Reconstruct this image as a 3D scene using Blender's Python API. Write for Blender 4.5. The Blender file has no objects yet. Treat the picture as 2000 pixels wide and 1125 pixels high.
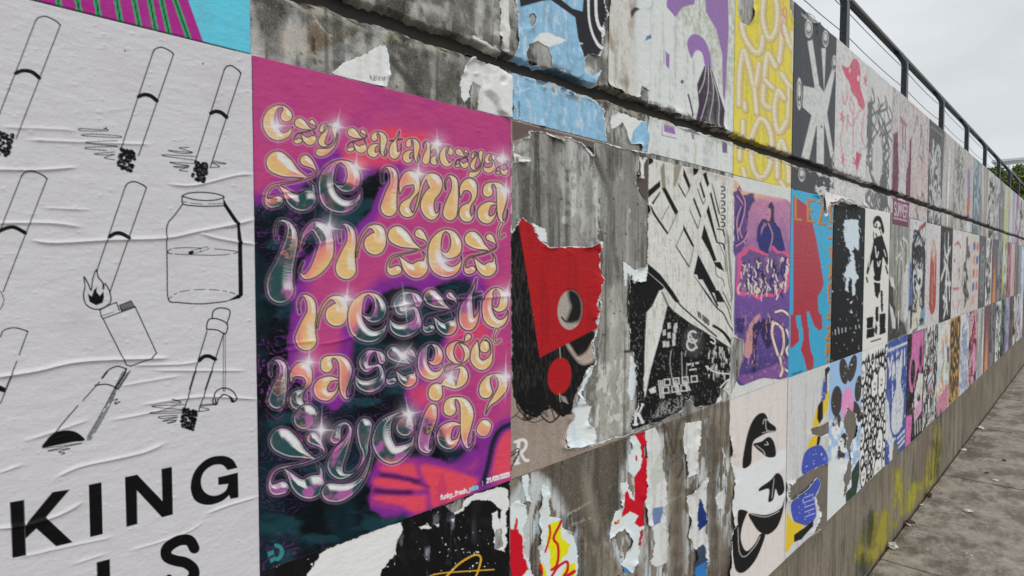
import bpy, bmesh, math, random
import numpy as np
from mathutils import Vector, Matrix

# ------------------------------------------------------------------ camera, sky, sun, exposure
FPX = 1200.0                      # focal length in photograph pixels (photograph 2000 x 1125)
VPX, VPY = 2145.0, 517.0          # vanishing point of the wall's horizontals
DIST = 0.83                       # metres from the camera to the wall face (y = 0)
EYE = 1.60                        # camera height above the pavement
PITCH = math.atan((562.5 - VPY) / FPX)
YAW = math.atan((VPX - 1000) / FPX * math.cos(PITCH))
FW = np.array([math.cos(PITCH) * math.cos(YAW), math.cos(PITCH) * math.sin(YAW), -math.sin(PITCH)])
RT = np.array([math.sin(YAW), -math.cos(YAW), 0.0])
UP = np.cross(RT, FW)

sc = bpy.context.scene
COL = sc.collection
cam_d = bpy.data.cameras.new('camera')
cam_d.sensor_width = 36.0
cam_d.lens = 36.0 * FPX / 2000.0
cam_d.clip_start = 0.02
cam_d.clip_end = 2000.0
cam = bpy.data.objects.new('camera', cam_d)
COL.objects.link(cam)
cam.matrix_world = Matrix(((RT[0], UP[0], -FW[0], 0), (RT[1], UP[1], -FW[1], -DIST),
                           (RT[2], UP[2], -FW[2], EYE), (0, 0, 0, 1)))
sc.camera = cam

SUN_EL, SUN_AZ = math.radians(46), math.radians(196)   # overcast: soft light from over the pavement side
wd = bpy.data.worlds.new('World'); sc.world = wd; wd.use_nodes = True
wn, wl = wd.node_tree.nodes, wd.node_tree.links
wn.clear()
wo = wn.new('ShaderNodeOutputWorld'); wb = wn.new('ShaderNodeBackground')
sky = wn.new('ShaderNodeTexSky'); sky.sky_type = 'NISHITA'; sky.sun_disc = False
sky.sun_elevation = SUN_EL; sky.sun_rotation = SUN_AZ
sky.air_density = 1.0; sky.dust_density = 3.0; sky.ozone_density = 1.0
hs = wn.new('ShaderNodeHueSaturation'); hs.inputs['Saturation'].default_value = 0.12
cl_t = wn.new('ShaderNodeTexCoord'); cl_m = wn.new('ShaderNodeMapping'); cl_m.inputs['Scale'].default_value = (1.2, 1.2, 3.5)
cl_n = wn.new('ShaderNodeTexNoise'); cl_n.inputs['Scale'].default_value = 2.2; cl_n.inputs['Detail'].default_value = 5
cl_r = wn.new('ShaderNodeMapRange'); cl_r.inputs[1].default_value = 0.3; cl_r.inputs[2].default_value = 0.7
cl_r.inputs[3].default_value = 0.86; cl_r.inputs[4].default_value = 1.12
even = wn.new('ShaderNodeMix'); even.data_type = 'RGBA'; even.inputs[0].default_value = 0.8
even.inputs[7].default_value = (8.3, 8.75, 9.2, 1)      # an even cloud deck over most of the sky's own gradient
mul = wn.new('ShaderNodeMix'); mul.data_type = 'RGBA'; mul.blend_type = 'MULTIPLY'; mul.inputs[0].default_value = 1.0
wl.new(sky.outputs[0], hs.inputs['Color']); wl.new(hs.outputs[0], even.inputs[6])
wl.new(cl_t.outputs['Generated'], cl_m.inputs[0]); wl.new(cl_m.outputs[0], cl_n.inputs['Vector']); wl.new(cl_n.outputs['Fac'], cl_r.inputs[0])
wl.new(even.outputs[2], mul.inputs[6]); wl.new(cl_r.outputs[0], mul.inputs[7])
wl.new(mul.outputs[2], wb.inputs['Color']); wb.inputs['Strength'].default_value = 0.1
wl.new(wb.outputs[0], wo.inputs['Surface'])

sun_d = bpy.data.lights.new('sun', 'SUN'); sun_d.energy = 1.0; sun_d.angle = math.radians(35); sun_d.color = (1.0, 0.97, 0.94)
sun = bpy.data.objects.new('sun', sun_d); COL.objects.link(sun)
_sd = Vector((math.sin(SUN_AZ) * math.cos(SUN_EL), math.cos(SUN_AZ) * math.cos(SUN_EL), math.sin(SUN_EL)))
sun.rotation_euler = (-_sd).to_track_quat('-Z', 'Y').to_euler()
sc.view_settings.view_transform = 'Standard'; sc.view_settings.look = 'None'
sc.view_settings.exposure = 0.0; sc.view_settings.gamma = 1.0
sc.view_settings.use_curve_mapping = False

# ------------------------------------------------------------------ helpers: projection
def unproj(x, y, yw=0.0):
    """photograph pixel -> (X, Z above eye level) on the plane y = yw"""
    x = np.asarray(x, float); y = np.asarray(y, float)
    a = (x - 1000) / FPX; b = (y - 562.5) / FPX
    d = [FW[i] + RT[i] * a - UP[i] * b for i in range(3)]
    t = (DIST + yw) / d[1]
    return d[0] * t, d[2] * t
def proj(X, Z, Y=0.0):
    X = np.asarray(X, float); Z = np.asarray(Z, float)
    v = (X, DIST + Y, Z)
    dp = lambda a: v[0] * a[0] + v[1] * a[1] + v[2] * a[2]
    w = dp(FW)
    return 1000 + FPX * dp(RT) / w, 562.5 - FPX * dp(UP) / w

def lin(c):
    c = np.asarray(c, float) / 255.0
    return np.where(c <= 0.04045, c / 12.92, ((c + 0.055) / 1.055) ** 2.4)
LWALL = 0.80                      # how brightly the overcast light shows an albedo of 1 on the wall
def C(*rgb):
    x = np.asarray(rgb, float) / 255.0
    x = x - 0.018 * np.sin(2 * np.pi * x)          # printing inks: a little more contrast than the values read off by eye
    return np.minimum(lin(x * 255) / LWALL, 0.9)

# ------------------------------------------------------------------ helpers: noise, curves
def _h(ix, iy, seed):
    n = (ix.astype(np.int64) * 374761393 + iy.astype(np.int64) * 668265263 + seed * 1274126177) & 0xffffffff
    n = ((n ^ (n >> 13)) * 1274126177) & 0xffffffff
    n = n ^ (n >> 16)
    return (n & 0xffffff) / float(0xffffff)
def vn(x, y, seed=0):
    x = np.asarray(x, float); y = np.asarray(y, float)
    ix = np.floor(x); iy = np.floor(y); fx = x - ix; fy = y - iy
    fx = fx * fx * (3 - 2 * fx); fy = fy * fy * (3 - 2 * fy)
    a = _h(ix, iy, seed); b = _h(ix + 1, iy, seed); c = _h(ix, iy + 1, seed); d = _h(ix + 1, iy + 1, seed)
    return (a * (1 - fx) + b * fx) * (1 - fy) + (c * (1 - fx) + d * fx) * fy
def fbm(x, y, seed=0, oc=4):
    s = 0; a = 0.5; t = 0
    for k in range(oc):
        s = s + a * vn(x, y, seed + 17 * k); t += a
        x = x * 2.03 + 11.7; y = y * 2.03 + 5.3; a *= 0.5
    return s / t
def sst(a, b, x):
    t = np.clip((x - a) / (b - a + 1e-12), 0, 1)
    return t * t * (3 - 2 * t)
def crv(pts, closed=False, n=5):
    """Catmull-Rom through points of any dimension"""
    P = [np.asarray(p, float) for p in pts]; m = len(P)
    if m < 3: return np.array(P)
    out = []
    rng = range(m if closed else m - 1)
    for i in rng:
        if closed: p0, p1, p2, p3 = P[(i - 1) % m], P[i], P[(i + 1) % m], P[(i + 2) % m]
        else: p0, p1, p2, p3 = P[max(i - 1, 0)], P[i], P[i + 1], P[min(i + 2, m - 1)]
        for k in range(n):
            t = k / n
            out.append(0.5 * ((2 * p1) + (-p0 + p2) * t + (2 * p0 - 5 * p1 + 4 * p2 - p3) * t * t + (-p0 + 3 * p1 - 3 * p2 + p3) * t ** 3))
    if not closed: out.append(P[-1])
    return np.array(out)
class Fr:
    """a zoomed view of the photograph: turns coordinates read in that view into photograph pixels"""
    def __init__(s, x0, y0, k): s.x0, s.y0, s.k = x0, y0, k
    def __call__(s, *pts):
        if len(pts) == 1 and not np.isscalar(pts[0][0]): pts = pts[0]
        return [(s.x0 + p[0] / s.k, s.y0 + p[1] / s.k) + tuple(q / s.k for q in p[2:]) for p in pts]
fA, fB, fC = Fr(0, 0, 2.8115), Fr(0, 360, 2.8115), Fr(0, 725, 2.8115)
fF = Fr(480, 700, 2.6472); fG = Fr(480, 0, 3.7736); fH = Fr(980, 0, 3.517); fI = Fr(980, 230, 3.41); fJ = Fr(980, 540, 3.41)
fK = Fr(1200, 290, 3.75); fL = Fr(1200, 570, 3.75); fM = Fr(980, 820, 3.6875); fN = Fr(1400, 0, 3.125)
fO = Fr(1420, 340, 3.75); fQ = Fr(1420, 620, 3.75); fR = Fr(1400, 800, 3.4625); fT = Fr(1640, 60, 3.125)
fW = Fr(1660, 360, 5.6222); fX = Fr(1660, 540, 5.6222); fY = Fr(1800, 380, 5.115); fZ = Fr(1660, 580, 3.3088)
P1, P2, P3, P4 = Fr(500, 190, 4.6885), Fr(740, 240, 4.6885), Fr(500, 410, 4.6885), Fr(740, 420, 4.6885)
P5, P6, P7, P8 = Fr(500, 640, 4.6885), Fr(740, 630, 4.6885), Fr(500, 780, 4.6885), Fr(740, 750, 4.6885)

# ------------------------------------------------------------------ the wall's profile (groove below the top course)
GZ0, GZ1, GD = 0.377, 0.406, 0.024          # lower lip, upper lip, depth (z measured from eye level)
def wall_y(Z):
    """depth of the wall face at height Z: 0 on the face, positive inside the groove"""
    return np.interp(Z, [GZ0 - 0.004, GZ0 + 0.006, GZ1 - 0.007, GZ1], [0, GD, GD, 0])
X0, CW = 0.363, 0.5                          # first column edge and column width
ZT, ZM, ZB, ZL = 0.978, 0.281, -0.425, -1.12 # top of wall, top of the middle row, top of the bottom row, its foot

# ------------------------------------------------------------------ painting on a sheet of paper
class Sheet:
    def __init__(s, x0, x1, z1, z0, pitch=1.5, xs=None, off=0.0):
        s.x0, s.x1, s.z0, s.z1 = x0, x1, z0, z1
        xm, zm = (x0 + x1) / 2, (z0 + z1) / 2
        if xs is None:
            pa, pb = proj(x0, zm), proj(x1, zm)
            nx = max(8, int(abs(pb[0] - pa[0]) / pitch)); xs = np.linspace(x0, x1, nx + 1)
        xq = max(x0, 0.12)
        pa, pb = proj(xq + (x1 - xq) * .25, z0), proj(xq + (x1 - xq) * .25, z1)
        nz = max(10, int(abs(pb[1] - pa[1]) / pitch))
        zs = np.linspace(z1, z0, nz + 1)
        if z0 < GZ0 and z1 > GZ1:             # rows on the groove's edges, so that the paper follows it
            for g in (GZ0 - .004, GZ0 + .006, GZ1 - .007, GZ1):
                zs[np.argmin(np.abs(zs - g))] = g
        s.xs, s.zs = xs, zs
        s.X, s.Z = np.meshgrid(xs, zs)
        s.U, s.V = proj(s.X, s.Z)
        s.mode_px()
        s.col = np.zeros(s.X.shape + (3,)); s.m = np.ones(s.X.shape, bool); s.h = np.zeros(s.X.shape)
        s.tilt = 0.0; s.shift = (0, 0)
    def mode_px(s):
        s.A, s.B, s.metric = s.U, s.V, False; s.aa = 0.8
    def mode_n(s):
        """unit coordinates on the sheet itself: a across (0..1), b down (0..1.4)"""
        w = s.x1 - s.x0
        s.A, s.B, s.metric = (s.X - s.x0) / w, (s.z1 - s.Z) / w, True
        s.aa = 0.35 * (1.0 / len(s.xs) + (s.z1 - s.z0) / w / len(s.zs))
    def win(s, a0, a1, b0, b1):
        if s.metric:
            w = s.x1 - s.x0
            xa, xb, za, zb = s.x0 + a0 * w, s.x0 + a1 * w, s.z1 - b1 * w, s.z1 - b0 * w
        else:
            a1 = min(a1, 2120); a0 = min(a0, 2100)
            cx, cz = unproj([a0, a1, a0, a1], [b0, b0, b1, b1])
            xa, xb, za, zb = cx.min(), cx.max(), cz.min(), cz.max()
        i0 = max(np.searchsorted(s.xs, xa) - 1, 0); i1 = min(np.searchsorted(s.xs, xb) + 1, len(s.xs))
        j0 = max(np.searchsorted(-s.zs, -zb) - 1, 0); j1 = min(np.searchsorted(-s.zs, -za) + 1, len(s.zs))
        return (slice(j0, max(j1, j0)), slice(i0, max(i1, i0)))
    def fill(s, c, a=1.0):
        s.col[...] = s.col * (1 - a) + np.asarray(c) * a
    def mix(s, w, k, c):
        k = np.clip(k, 0, 1)[..., None]
        s.col[w] = s.col[w] * (1 - k) + np.asarray(c) * k
    def sd_poly(s, pts, pad=2, w=None, jit=None):
        """signed distance (positive inside)"""
        p = np.asarray(pts, float)[:, :2]
        if w is None: w = s.win(p[:, 0].min() - pad, p[:, 0].max() + pad, p[:, 1].min() - pad, p[:, 1].max() + pad)
        a, b = s.A[w], s.B[w]
        if a.size == 0: return w, np.zeros(a.shape)
        if jit is not None:
            amp, scl, seed = jit
            a0, b0 = a, b
            a = a0 + amp * (fbm(a0 / scl, b0 / scl, seed, 4) - .5) * 2 + amp * .9 * (fbm(a0 / (scl * .28), b0 / (scl * .5), seed + 3, 3) - .5)
            b = b0 + amp * (fbm(a0 / scl, b0 / scl, seed + 7, 4) - .5) * 2 + amp * .9 * (fbm(a0 / (scl * .28), b0 / (scl * .5), seed + 13, 3) - .5)
        ins = np.zeros(a.shape, bool); d2 = np.full(a.shape, 1e18); n = len(p)
        for i in range(n):
            x1, y1 = p[i]; x2, y2 = p[(i + 1) % n]
            dx, dy = x2 - x1, y2 - y1; L = dx * dx + dy * dy
            if L < 1e-14: continue
            t = np.clip(((a - x1) * dx + (b - y1) * dy) / L, 0, 1)
            d2 = np.minimum(d2, (a - x1 - t * dx) ** 2 + (b - y1 - t * dy) ** 2)
            if y1 != y2:
                c = ((y1 > b) != (y2 > b)) & (a < dx * (b - y1) / dy + x1)
                ins ^= c
        d = np.sqrt(d2)
        return w, np.where(ins, d, -d)
    def poly(s, pts, c, a=1.0, soft=None, sm=False, jit=None):
        if sm: pts = crv(pts, True, 4)
        soft = soft or s.aa
        w, d = s.sd_poly(pts, soft + (2 * jit[0] if jit else 0) + s.aa, jit=jit)
        s.mix(w, a * np.clip(0.5 + d / (2 * soft), 0, 1), c)
    def sd_stroke(s, q, pad):
        w = s.win((q[:, 0] - q[:, 2]).min() - pad, (q[:, 0] + q[:, 2]).max() + pad, (q[:, 1] - q[:, 2]).min() - pad, (q[:, 1] + q[:, 2]).max() + pad)
        a, b = s.A[w], s.B[w]; d = np.full(a.shape, 1e9)
        for i in range(len(q) - 1):
            x1, y1, r1 = q[i]; x2, y2, r2 = q[i + 1]
            dx, dy = x2 - x1, y2 - y1; L = dx * dx + dy * dy + 1e-12
            t = np.clip(((a - x1) * dx + (b - y1) * dy) / L, 0, 1)
            d = np.minimum(d, np.sqrt((a - x1 - t * dx) ** 2 + (b - y1 - t * dy) ** 2) - (r1 + t * (r2 - r1)))
        return w, d
    def line(s, pts, wd, c, a=1.0, sm=True, closed=False, dash=None, soft=None):
        """a drawn line of width wd (in the active units)"""
        p = [tuple(q[:2]) for q in pts]
        if sm and len(p) > 2: p = [tuple(q) for q in crv(p, closed, 5)]
        elif closed: p = p + [p[0]]
        if closed and sm: p = p + [p[0]]
        soft = soft or s.aa
        run = 0.0
        for i in range(len(p) - 1):
            seg = math.hypot(p[i + 1][0] - p[i][0], p[i + 1][1] - p[i][1]); run += seg
            if dash and (run % (dash[0] + dash[1])) > dash[0]: continue
            q = np.array([p[i] + (wd / 2,), p[i + 1] + (wd / 2,)])
            w, d = s.sd_stroke(q, soft + s.aa)
            if d.size: s.mix(w, a * np.clip(0.5 - d / (2 * soft), 0, 1), c)
    def ell(s, cx, cy, rx, ry, c, rot=0.0, a=1.0, soft=None):
        t = np.linspace(0, 2 * math.pi, 25)[:-1]
        x, y = rx * np.cos(t), ry * np.sin(t); cr_, sr = math.cos(rot), math.sin(rot)
        s.poly(np.stack([cx + x * cr_ - y * sr, cy + x * sr + y * cr_], 1), c, a, soft)
    def ring(s, cx, cy, rx, ry, wd, c, rot=0.0, t0=0, t1=2 * math.pi):
        t = np.linspace(t0, t1, 25)
        x, y = rx * np.cos(t), ry * np.sin(t); cr_, sr = math.cos(rot), math.sin(rot)
        s.line(np.stack([cx + x * cr_ - y * sr, cy + x * sr + y * cr_], 1), wd, c, sm=False)
    def noise(s, sx, sy, seed, oc=4):
        return fbm(s.A / sx, s.B / sy, seed, oc)
    def speck(s, sc_, thr, c, seed, a=1.0, sy=None):
        n = s.noise(sc_, sy or sc_, seed, 3); s.mix((slice(None), slice(None)), a * sst(thr, thr + .05, n), c)
    # --- tearing
    def keep(s, polys, rag=3.0, scl=9.0, seed=1, white=0.0, wc=None):
        best = np.full(s.A.shape, -1e9)
        full = (slice(None), slice(None))
        for k, p in enumerate(polys):
            _, d = s.sd_poly(p, w=full, jit=(rag, scl, seed + 31 * k)); best = np.maximum(best, d)
        s.m &= best > 0
        if white:
            n = fbm(s.A / (scl * 1.3), s.B / (scl * 1.3), seed + 5, 3)
            s.mix(full, (best < white * 2.2 * np.clip(n - .22, 0, 1)) * 1.0, C(214, 224, 230) if wc is None else wc)
        if not s.metric: s.h = np.maximum(s.h, .010 * sst(.5, .72, fbm(s.A / 34, s.B / 34, seed + 8, 2)) * np.exp(-np.maximum(best, 0) / 6.0))
    def cut(s, poly, rag=3.0, scl=9.0, seed=1, white=0.0, wc=None, sm=False):
        if sm: poly = crv(poly, True, 4)
        w, d = s.sd_poly(poly, pad=4 * rag + 3 * white + 4 * s.aa, jit=(rag, scl, seed))
        s.m[w] &= d <= 0
        if white:
            n = fbm(s.A[w] / (scl * 1.3), s.B[w] / (scl * 1.3), seed + 5, 3)
            s.mix(w, (d > -white * 2.2 * np.clip(n - .22, 0, 1)) * 1.0, C(214, 224, 230) if wc is None else wc)
            s.h[w] = np.maximum(s.h[w], .012 * sst(.5, .72, fbm(s.A[w] / 34, s.B[w] / 34, seed + 8, 2)) * np.exp(np.minimum(d, 0) / 6.0))
    def ridge(s, pts, hgt, wid):
        """a raised crease in the paper along a polyline given in photograph pixels"""
        p = crv(pts, False, 4) if len(pts) > 2 else np.array(pts, float)
        q = np.concatenate([p, np.zeros((len(p), 1))], 1)
        w, d = s.sd_stroke(q, wid * 3)
        L = len(p) - 1
        a, b = s.A[w], s.B[w]
        ends = np.minimum(np.hypot(a - p[0][0], b - p[0][1]), np.hypot(a - p[-1][0], b - p[-1][1]))
        s.h[w] = np.maximum(s.h[w], hgt * np.exp(-(np.maximum(d, 0) / (wid * .8)) ** 1.35) * sst(0, 30, ends + wid * 2))
    def pimple(s, x, y, r, h):
        w = s.win(x - 3 * r, x + 3 * r, y - 3 * r, y + 3 * r)
        s.h[w] = s.h[w] + h * np.exp(-((s.A[w] - x) ** 2 + ((s.B[w] - y) * 1.4) ** 2) / (r * r))
    def groove_dirt(s, seed=3, c=(34, 31, 27), k=0.9):
        """patchy dark colour where the paper dips into the groove, with mottled lips"""
        g = sst(GZ0 - .006, GZ0 + .002, s.Z) * (1 - sst(GZ1 - .002, GZ1 + .004, s.Z))
        n = fbm(s.X * 14, s.Z * 60, seed, 4) + .5 * (fbm(s.X * 3.1, s.Z * 0, seed + 9, 3) - .5)
        s.mix((slice(None), slice(None)), k * g * sst(.34, .52, n), C(*c))  # dark colour across the groove rows, broken up by noise
        lip = sst(GZ0 - .018, GZ0 - .006, s.Z) * (1 - sst(GZ0 - .003, GZ0 + .003, s.Z))
        n2 = fbm(s.X * 38, s.Z * 120, seed + 4, 4)
        s.mix((slice(None), slice(None)), .8 * lip * sst(.46, .60, n2), C(176, 170, 158)); s.mix((slice(None), slice(None)), .8 * lip * sst(.56, .66, 1 - n2), C(60, 54, 46))
        up = sst(GZ1 - .002, GZ1 + .002, s.Z) * (1 - sst(GZ1 + .004, GZ1 + .016, s.Z)); s.mix((slice(None), slice(None)), .7 * up * sst(.5, .62, fbm(s.X * 45, s.Z * 80, seed + 6, 4)), C(84, 78, 68))
    def weather(s, k=0.25, seed=5, c=(120, 112, 102)):
        """run-off streaks and mildew"""
        n = fbm(s.X * 60, s.Z * 5, seed, 4) * .6 + fbm(s.X * 90, s.Z * 90, seed + 3, 3) * .4
        s.mix((slice(None), slice(None)), k * sst(.45, .75, n), C(*c))
    # --- lettering: simple stroke capitals
    def text(s, txt, p0, p1, up, wd, c, gap=0.28):
        n = len(txt); p0 = np.asarray(p0, float); p1 = np.asarray(p1, float); up = np.asarray(up, float)
        ad = (p1 - p0) / n; gw = ad * (1 - gap)
        for i, ch in enumerate(txt):
            for st in FONT.get(ch, []):
                pts = [tuple(p0 + ad * i + gw * (x / 4.0) + up * (y / 6.0)) for x, y in st]
                s.line(pts, wd, c, sm=False)
    # --- the mesh
    def build(s, name, label, cat, layer=1.0, parent=None, group=None, mat=None, alpha=None):
        m = s.m
        fm = m[:-1, :-1] & m[1:, :-1] & m[:-1, 1:] & m[1:, 1:]
        nz, nx = m.shape
        idx = np.arange(nz * nx).reshape(nz, nx)
        f = np.stack([idx[:-1, :-1][fm], idx[1:, :-1][fm], idx[1:, 1:][fm], idx[:-1, 1:][fm]], 1)
        if len(f) == 0: return None
        used = np.zeros(nz * nx, bool); used[f.ravel()] = True
        mp = np.cumsum(used) - 1
        f = mp[f]
        gj = .012 * (fbm(s.X * 21, s.X * 0, 5, 3) - .5) + .008 * (fbm(s.X * 95, s.X * 0 + 3, 6, 2) - .5)      # chipped, wandering lips
        Y = wall_y(s.Z + gj * sst(.06, .02, np.abs(s.Z - .39))) - layer * 0.001 - s.h
        V = np.stack([s.X.ravel()[used], Y.ravel()[used], s.Z.ravel()[used] + EYE], 1)
        col = s.col.reshape(-1, 3)[used]
        if label and s.tilt:                   # hung a little out of true
            cx, cz = V[:, 0].mean(), V[:, 2].mean(); a = s.tilt; dx, dz = V[:, 0] - cx, V[:, 2] - cz
            V[:, 0] = cx + dx - a * dz + s.shift[0]; V[:, 2] = cz + dz + a * dx + s.shift[1]
        # the sheet's thickness: its rim stands off the wall by the paper's own depth
        e = np.concatenate([f[:, [0, 1]], f[:, [1, 2]], f[:, [2, 3]], f[:, [3, 0]]])
        key = np.sort(e, 1); key = key[:, 0] * (len(V) + 1) + key[:, 1]
        u, first, cnt = np.unique(key, return_index=True, return_counts=True)
        be = e[first[cnt == 1]]
        bv = np.unique(be); bm_ = np.full(len(V), -1); bm_[bv] = np.arange(len(bv)) + len(V)
        back = V[bv].copy(); back[:, 1] = np.minimum(back[:, 1] + .0012 + .0006 * (layer < 1), wall_y(back[:, 2] - EYE) + .0004) if label else wall_y(back[:, 2] - EYE) + .0004
        skirt = np.stack([be[:, 1], be[:, 0], bm_[be[:, 0]], bm_[be[:, 1]]], 1)
        V = np.concatenate([V, back]); col = np.concatenate([col, col[bv] * .8 + .12])
        F = np.concatenate([f, skirt])
        me = bpy.data.meshes.new(name)
        me.vertices.add(len(V)); me.vertices.foreach_set('co', V.astype(np.float32).ravel())
        me.loops.add(F.size); me.loops.foreach_set('vertex_index', F.astype(np.int32).ravel())
        me.polygons.add(len(F)); me.polygons.foreach_set('loop_start', np.arange(0, F.size, 4, dtype=np.int32))
        sm = np.zeros(len(F), bool); sm[:len(f)] = True
        me.polygons.foreach_set('use_smooth', sm)
        at = me.color_attributes.new('print', 'FLOAT_COLOR', 'POINT')
        al = np.ones((len(col), 1))
        if alpha is not None: al[:used.sum(), 0] = alpha.ravel()[used]; al[used.sum():] = 0
        at.data.foreach_set('color', np.concatenate([col, al], 1).astype(np.float32).ravel())
        me.update(); me.validate()
        me.materials.append(mat or MAT['paper'])
        o = bpy.data.objects.new(name, me); COL.objects.link(o)
        if parent: o.parent = parent
        else:
            o['label'] = label; o['category'] = cat
            if group: o['group'] = group
        return o

FONT = {
 'A': [[(0,0),(2,6),(4,0)],[(.8,2.2),(3.2,2.2)]], 'B': [[(0,0),(0,6),(3,6),(4,4.8),(3,3.2),(0,3.2)],[(3,3.2),(4,1.6),(3,0),(0,0)]],
 'C': [[(4,5),(3,6),(1,6),(0,4.5),(0,1.5),(1,0),(3,0),(4,1)]], 'D': [[(0,0),(0,6),(2.5,6),(4,4.5),(4,1.5),(2.5,0),(0,0)]],
 'E': [[(4,6),(0,6),(0,0),(4,0)],[(0,3.1),(3,3.1)]], 'G': [[(4,5),(3,6),(1,6),(0,4.5),(0,1.5),(1,0),(3,0),(4,1.2),(4,2.8),(2.3,2.8)]],
 'H': [[(0,0),(0,6)],[(4,0),(4,6)],[(0,3),(4,3)]], 'I': [[(2,0),(2,6)]], 'K': [[(0,0),(0,6)],[(4,6),(0,2.6)],[(1.4,3.7),(4,0)]],
 'L': [[(0,6),(0,0),(4,0)]], 'M': [[(0,0),(0,6),(2,2.5),(4,6),(4,0)]], 'N': [[(0,0),(0,6),(4,0),(4,6)]], 'O': [[(1,0),(0,1.5),(0,4.5),(1,6),(3,6),(4,4.5),(4,1.5),(3,0),(1,0)]],
 'P': [[(0,0),(0,6),(3,6),(4,4.7),(3,3),(0,3)]], 'R': [[(0,0),(0,6),(3,6),(4,4.7),(3,3.1),(0,3.1)],[(1.8,3.1),(4,0)]],
 'S': [[(4,5),(3,6),(1,6),(0,4.8),(.8,3.4),(3.2,2.7),(4,1.4),(3,0),(1,0),(0,1)]], 'T': [[(0,6),(4,6)],[(2,6),(2,0)]], 'U': [[(0,6),(0,1.5),(1,0),(3,0),(4,1.5),(4,6)]],
 'V': [[(0,6),(2,0),(4,6)]], 'X': [[(0,0),(4,6)],[(0,6),(4,0)]], 'Y': [[(0,6),(2,3),(4,6)],[(2,3),(2,0)]], 'Z': [[(0,6),(4,6),(0,0),(4,0)]],
 '0': [[(1,0),(0,1.5),(0,4.5),(1,6),(3,6),(4,4.5),(4,1.5),(3,0),(1,0)]], '1': [[(1,5),(2.4,6),(2.4,0)]], '2': [[(0,5),(1,6),(3,6),(4,4.6),(0,0),(4,0)]],
 '3': [[(0,5.4),(1,6),(3,6),(4,4.8),(2,3.3),(4,1.6),(3,0),(1,0),(0,.8)]], '5': [[(4,6),(.4,6),(0,3.3),(3,3.6),(4,2),(3,0),(0,.3)]], '/': [[(0.6,-.4),(3.4,6.4)]],
 '_': [[(0,-.5),(4,-.5)]], '|': [[(2,-.6),(2,6.4)]],
 'a': [[(4,4),(1,4),(0,3),(0,1),(1,0),(3,0),(4,1)],[(4,4),(4,0)]], 'b': [[(0,6),(0,0),(3,0),(4,1),(4,3),(3,4),(0,4)]], 'c': [[(4,3.6),(3,4),(1,4),(0,3),(0,1),(1,0),(4,.3)]],
 'e': [[(0,2),(4,2.2),(3.6,3.6),(1,4),(0,3),(0,1),(1,0),(3.8,.3)]], 'f': [[(3.6,6),(2,6),(1.6,5),(1.6,0)],[(.2,4),(3.4,4)]], 'h': [[(0,6),(0,0)],[(0,3),(2,4),(4,3),(4,0)]],
 'i': [[(2,4),(2,0)],[(2,5.6),(2,5.9)]], 'k': [[(0,6),(0,0)],[(3.6,4),(0,1.6)],[(1.4,2.4),(4,0)]], 'l': [[(2,6),(2,0)]], 'n': [[(0,4),(0,0)],[(0,3),(2,4),(4,3),(4,0)]],
 'p': [[(0,4),(0,-2)],[(0,4),(3,4),(4,3),(4,1),(3,0),(0,0)]], 'r': [[(0,4),(0,0)],[(0,2.6),(1.6,4),(3.6,3.8)]], 's': [[(4,3.6),(1,4),(0,3),(4,1.2),(3,0),(0,.3)]],
 'u': [[(0,4),(0,1),(1,0),(3,0),(4,1)],[(4,4),(4,0)]], 'y': [[(0,4),(2,.4)],[(4,4),(1.4,-1.8),(0,-1.8)]],
}
# ------------------------------------------------------------------ materials
MAT = {}
def nm(name):
    m = bpy.data.materials.new(name); m.use_nodes = True
    nt = m.node_tree; nt.nodes.clear()
    out = nt.nodes.new('ShaderNodeOutputMaterial'); b = nt.nodes.new('ShaderNodeBsdfPrincipled')
    nt.links.new(b.outputs[0], out.inputs[0]); MAT[name] = m
    return m, nt.nodes, nt.links, b
def tex(nodes, links, kind='noise', scale=5, detail=4, mscale=(1, 1, 1), rough=.55, src=None):
    if src is None:
        g = nodes.new('ShaderNodeNewGeometry'); src = g.outputs['Position']
    mp = nodes.new('ShaderNodeMapping'); mp.inputs['Scale'].default_value = mscale
    links.new(src, mp.inputs[0])
    t = nodes.new('ShaderNodeTexNoise' if kind == 'noise' else 'ShaderNodeTexVoronoi')
    t.inputs['Scale'].default_value = scale
    if kind == 'noise':
        t.inputs['Detail'].default_value = detail; t.inputs['Roughness'].default_value = rough
        o = t.outputs['Fac']
    else: o = t.outputs['Distance']
    links.new(mp.outputs[0], t.inputs['Vector'])
    return o
def rng(nodes, links, src, a, b, c=0.0, d=1.0):
    r = nodes.new('ShaderNodeMapRange'); r.inputs[1].default_value = a; r.inputs[2].default_value = b
    r.inputs[3].default_value = c; r.inputs[4].default_value = d
    links.new(src, r.inputs[0]); return r.outputs[0]
def mixc(nodes, links, fac, c1, c2, mode='MIX'):
    m = nodes.new('ShaderNodeMix'); m.data_type = 'RGBA'; m.blend_type = mode
    for i, c in ((6, c1), (7, c2)):
        if hasattr(c, 'is_output') or hasattr(c, 'links'): links.new(c, m.inputs[i])
        else: m.inputs[i].default_value = tuple(c) + (1,) if len(c) == 3 else c
    if isinstance(fac, (int, float)): m.inputs[0].default_value = fac
    else: links.new(fac, m.inputs[0])
    return m.outputs[2]
def bump(nodes, links, b, h, strength, dist):
    n = nodes.new('ShaderNodeBump'); n.inputs['Strength'].default_value = strength; n.inputs['Distance'].default_value = dist
    links.new(h, n.inputs['Height'])
    prev = b.inputs['Normal'].links[0].from_socket if b.inputs['Normal'].links else None
    if prev: links.new(prev, n.inputs['Normal'])
    links.new(n.outputs[0], b.inputs['Normal'])

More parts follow.
